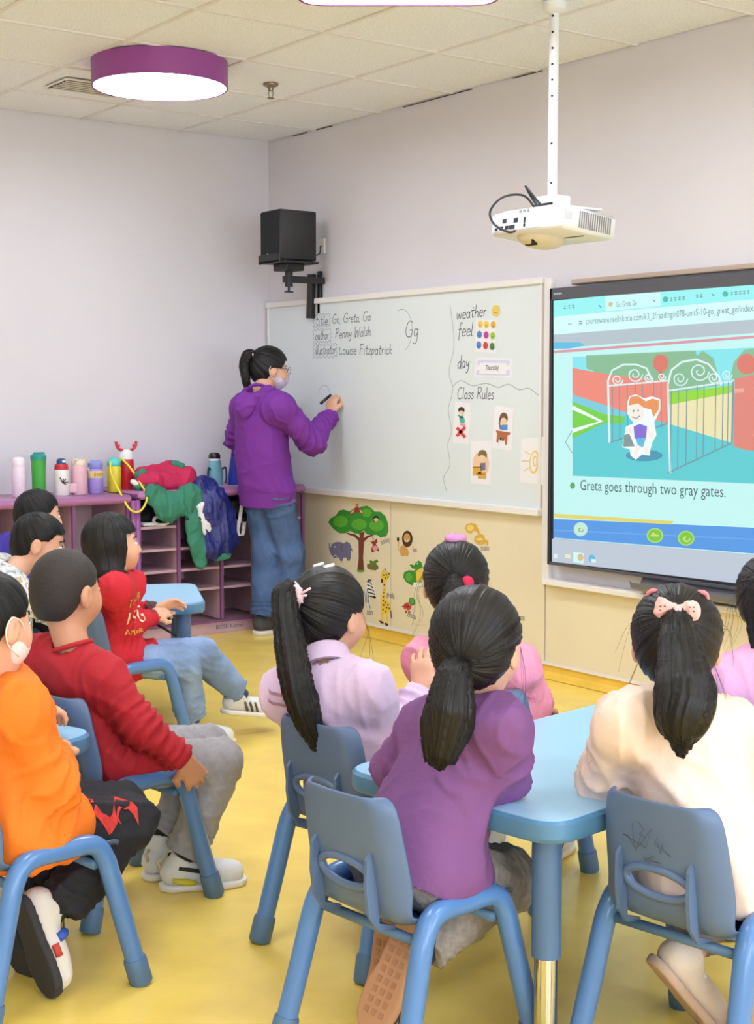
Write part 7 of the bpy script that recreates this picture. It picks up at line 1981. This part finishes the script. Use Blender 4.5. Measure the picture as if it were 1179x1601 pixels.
# ---------------------------------------------------------------- girl in purple T-shirt
t, J, H = person('purple', 'person in purple T-shirt with low ponytail leaning on the right table', F_('plum', (122, 76, 132)), F_('grey_marl', (150, 142, 138), v=(70, .2)), (30, -4, 0), None,
    (F_('shoe_black', (36, 34, 36)), F_('sole_tan', (186, 138, 104))), q=1.04, sleeve='short', top_name='t_shirt', hem=.095, bulk=.005, amp=.009, leg_r=(.064, .064, .058, .048), arm_r=(.041, .044, .041, .035), chest=.102, sock=mat('sock_stripe', (60, 58, 60), .8, var=(60, .6)), foot_yaw=(1, .3, 0), hands={'R': dict(d=(.2, .95, -.05)), 'L': dict(d=(.9, 0, 0))}, seedv=7., shoe_extra=laces((34, 32, 34), 3))
add_hair(t, H, 'tied', m_hair, root=(-.05, -.95, -.25), thick=.013)
rt = H.p(.0, -.098, -.035); off = off_of(t)
add_tail(t, [rt, rt - H.f * .03 + A3((0, 0, -.015)), rt - H.f * .05 + A3((0, 0, -.075)), rt - H.f * .06 + H.l * .012 + A3((0, 0, -.15))], [.020, .032, .046, .030], m_hair, seed=2.1)
ring_tie(t, rt - H.f * .008, -H.f + A3((0, 0, -.4)), .019, .006, mat('tie_black', (20, 20, 22), .6))
MB().lathe([(.004, -.004), (.006, 0), (.004, .004)], tuple(rt - off - H.f * .02 - H.l * .02), 8).build('hair_bead', mat('bead', (226, 220, 190), .2), t, smooth=True)
add_strands(t, [[H.p(.05 - .02 * k, -.07, .06), H.p(.04 - .016 * k, -.104, .0), rt - H.f * .004 + H.l * (.01 - .004 * k)] for k in range(7)] + [[H.p(-.08, .02, .0), H.p(-.09, .025, -.06 - .01 * k), H.p(-.088 - .006 * k, .02, -.14)] for k in range(4)])
# tread on the tan sole
for sh in [c for c in t.children if c.name.startswith('shoe')]:
    so = [c for c in sh.children if c.name.startswith('sole')][0]; V = np.array([v.co[:] for v in so.data.vertices]); c = V.mean(0)
    U, S_, Vt = np.linalg.svd(V - c, full_matrices=False); ax, la, up = Vt
    if (A3(c) - V.mean(0)) @ up < 0: up = -up
    shc = np.array([v.co[:] for v in sh.data.vertices]).mean(0)
    if (c - shc) @ up < 0: up = -up
    mb = MB()
    for k in range(8):
        for j in range(3):
            p = c + ax * (-.075 + k * .021) + la * (-.018 + j * .018) + up * .0105
            mb.box(tuple(p), (.013, .010, .004), Matrix((tuple(ax), tuple(la), tuple(np.cross(ax, la)))).transposed())
    mb.build('tread', mat('tread_tan', (168, 122, 92), .8), sh)

# ---------------------------------------------------------------- girl in cream sweatshirt
t, J, H = person('cream', 'person in cream sweatshirt with a bow on a high ponytail, back to camera', F_('cream', (240, 214, 198)), F_('cream_leg', (150, 134, 128)), (41.5, -2, 0), None,
    (F_('shoe_ivory', (232, 214, 200)), F_('sole_ivory', (206, 176, 156))), q=1.05, bulk=.012, hem=.12, amp=.009, chest=.104, arm_r=(.045, .048, .046, .038), hands={'R': dict(d=(.7, .6, -.1)), 'L': dict(d=(.8, .2, -.05))}, seedv=8., shoe_extra=laces((240, 228, 220), 3), foot_yaw=(.75, .66, 0))
add_hair(t, H, 'tied', m_hair, root=(0, -.80, .45), thick=.014)
rt = H.p(0, -.092, .050); off = off_of(t)
add_tail(t, hang(J, rt, (.012, .028, .034), (-.05, -.005, .03), (.150, .160, .158), [rt - H.f * .04], yaw=52), [.020, .030, .056, .050, .018], m_hair, seed=3.3)
ring_tie(t, rt - H.f * .018, -H.f, .022, .009, F_('tie_yellow', (226, 190, 70)))
m_bow = mat('bow_pink', (232, 182, 172), .7, var=(70, .10))
bc = rt - H.f * .030 + H.u * .026
s = SDF(.004)
for sd in (-1, 1):
    s.cone(bc, bc + H.l * sd * .029 + H.u * .009, .007, .016, .008, flat=(H.f, .6)); s.cone(bc, bc + H.l * sd * .031 - H.u * .005, .007, .014, .008, flat=(H.f, .6))
V, Q = s.mesh(); V = folds(V, Q, .003, 40); bow = np_obj('bow', V, Q, m_bow, t)
s = SDF(.003).ell(bc - H.f * .008, (.010, .010, .012), None, 0); V, Q = s.mesh(); np_obj('bow_knot', V, Q, m_bow, t)
for k in range(12):
    sd = 1 if k % 2 else -1; p = bc + H.l * sd * (.016 + .008 * (k // 2 % 3)) + H.u * (-.006 + .008 * (k // 4)) - H.f * (.012 + .001 * (k % 3)) - off
    MB().lathe([(.002, -.001), (.002, .001)], tuple(p), 6).build('bow_dot', mat('bow_dot', (120, 60, 60), .7), bow)
for sd in (-1, 1):
    ring_tie(t, H.p(.045 * sd, -.030, .092), H.p(.045 * sd, -.05, .085) - H.p(.045 * sd, -.030, .092), .012, .005, F_('tie_rose', (216, 130, 140)))
add_strands(t, [[H.p(sd * .07, -.06, -.03), H.p(sd * (.09 + .006 * k), -.09, -.10), H.p(sd * (.10 + .012 * k), -.11, -.17), H.p(sd * (.12 + .014 * k), -.12, -.21)] for sd in (-1, 1) for k in range(3)] + [[H.p(sd * .084, -.01, .03 + .01 * k), H.p(sd * (.10 + .003 * k), -.02, .02), H.p(sd * (.105 + .006 * k), -.03, -.03)] for sd in (-1, 1) for k in range(2)])

# ---------------------------------------------------------------- rear girl in pink
t, J, H = person('pink', 'person in pink knit sweater with a red hair ball, seated behind the plum T-shirt', F_('pinkknit', (238, 152, 178), b=(60, .5, .012)), F_('grey_dark', (96, 96, 104)), (50, 0, 0), None,
    (F_('shoe_white', None), F_('sole_white', None)), q=1.03, bulk=.008, amp=.008, seedv=9.)
add_hair(t, H, 'tied', m_hair, root=(0, -.95, .22), thick=.012)
rt = H.p(0, -.096, .022); off = off_of(t)
add_tail(t, [rt, rt - H.f * .022 + A3((0, 0, -.02)), rt - H.f * .020 + A3((0, 0, -.075)), rt - H.f * .012 + A3((0, 0, -.12))], [.018, .028, .042, .034], m_hair, seed=4.4)
s = SDF(.004).ell(rt - H.f * .022 - H.l * .030 - H.u * .006, (.0175, .0175, .0175), None, 0); V, Q = s.mesh(); np_obj('hair_ball', V, Q, F_('ball_red', (206, 30, 74)), t)
s = SDF(.004).ell(H.p(.0, -.01, .116), (.03, .018, .010), None, 0); V, Q = s.mesh(); V = folds(V, Q, .004, 40); np_obj('hair_bow', V, Q, F_('bow_lilac', (206, 140, 190)), t)
add_strands(t, [[H.p(.075, .0, .04), H.p(.092 + .004 * k, .0, -.02), H.p(.094 + .006 * k, -.01, -.09), H.p(.088 + .01 * k, -.01, -.13)] for k in range(4)] + [[H.p(-.075, .0, .04), H.p(-.092 - .004 * k, .0, -.02), H.p(-.098 - .006 * k, .0, -.09)] for k in range(2)])

# ---------------------------------------------------------------- girl at the right edge
t, J, H = person('farpink', 'person in light pink top cut by the right edge, near the screen', F_('pinkfar', (236, 170, 208)), F_('grey_dark', None), (25, 0, 0), None,
    (F_('shoe_white', None), F_('sole_white', None)), q=1.02, bulk=.008, seedv=10.)
add_hair(t, H, 'tied', m_hair, root=(0, -.85, .45), thick=.013)
rt = H.p(0, -.092, .050)
add_tail(t, [rt, rt - H.f * .03, rt - H.f * .04 + A3((0, 0, -.08)), rt - H.f * .03 + A3((0, 0, -.16))], [.018, .028, .036, .018], m_hair, seed=5.)
add_strands(t, [[H.p(.075, .03, .02), H.p(.092 + .004 * k, .03, -.03), H.p(.094 + .006 * k, .02, -.09), H.p(.10 + .008 * k, .01, -.15)] for k in range(6)])
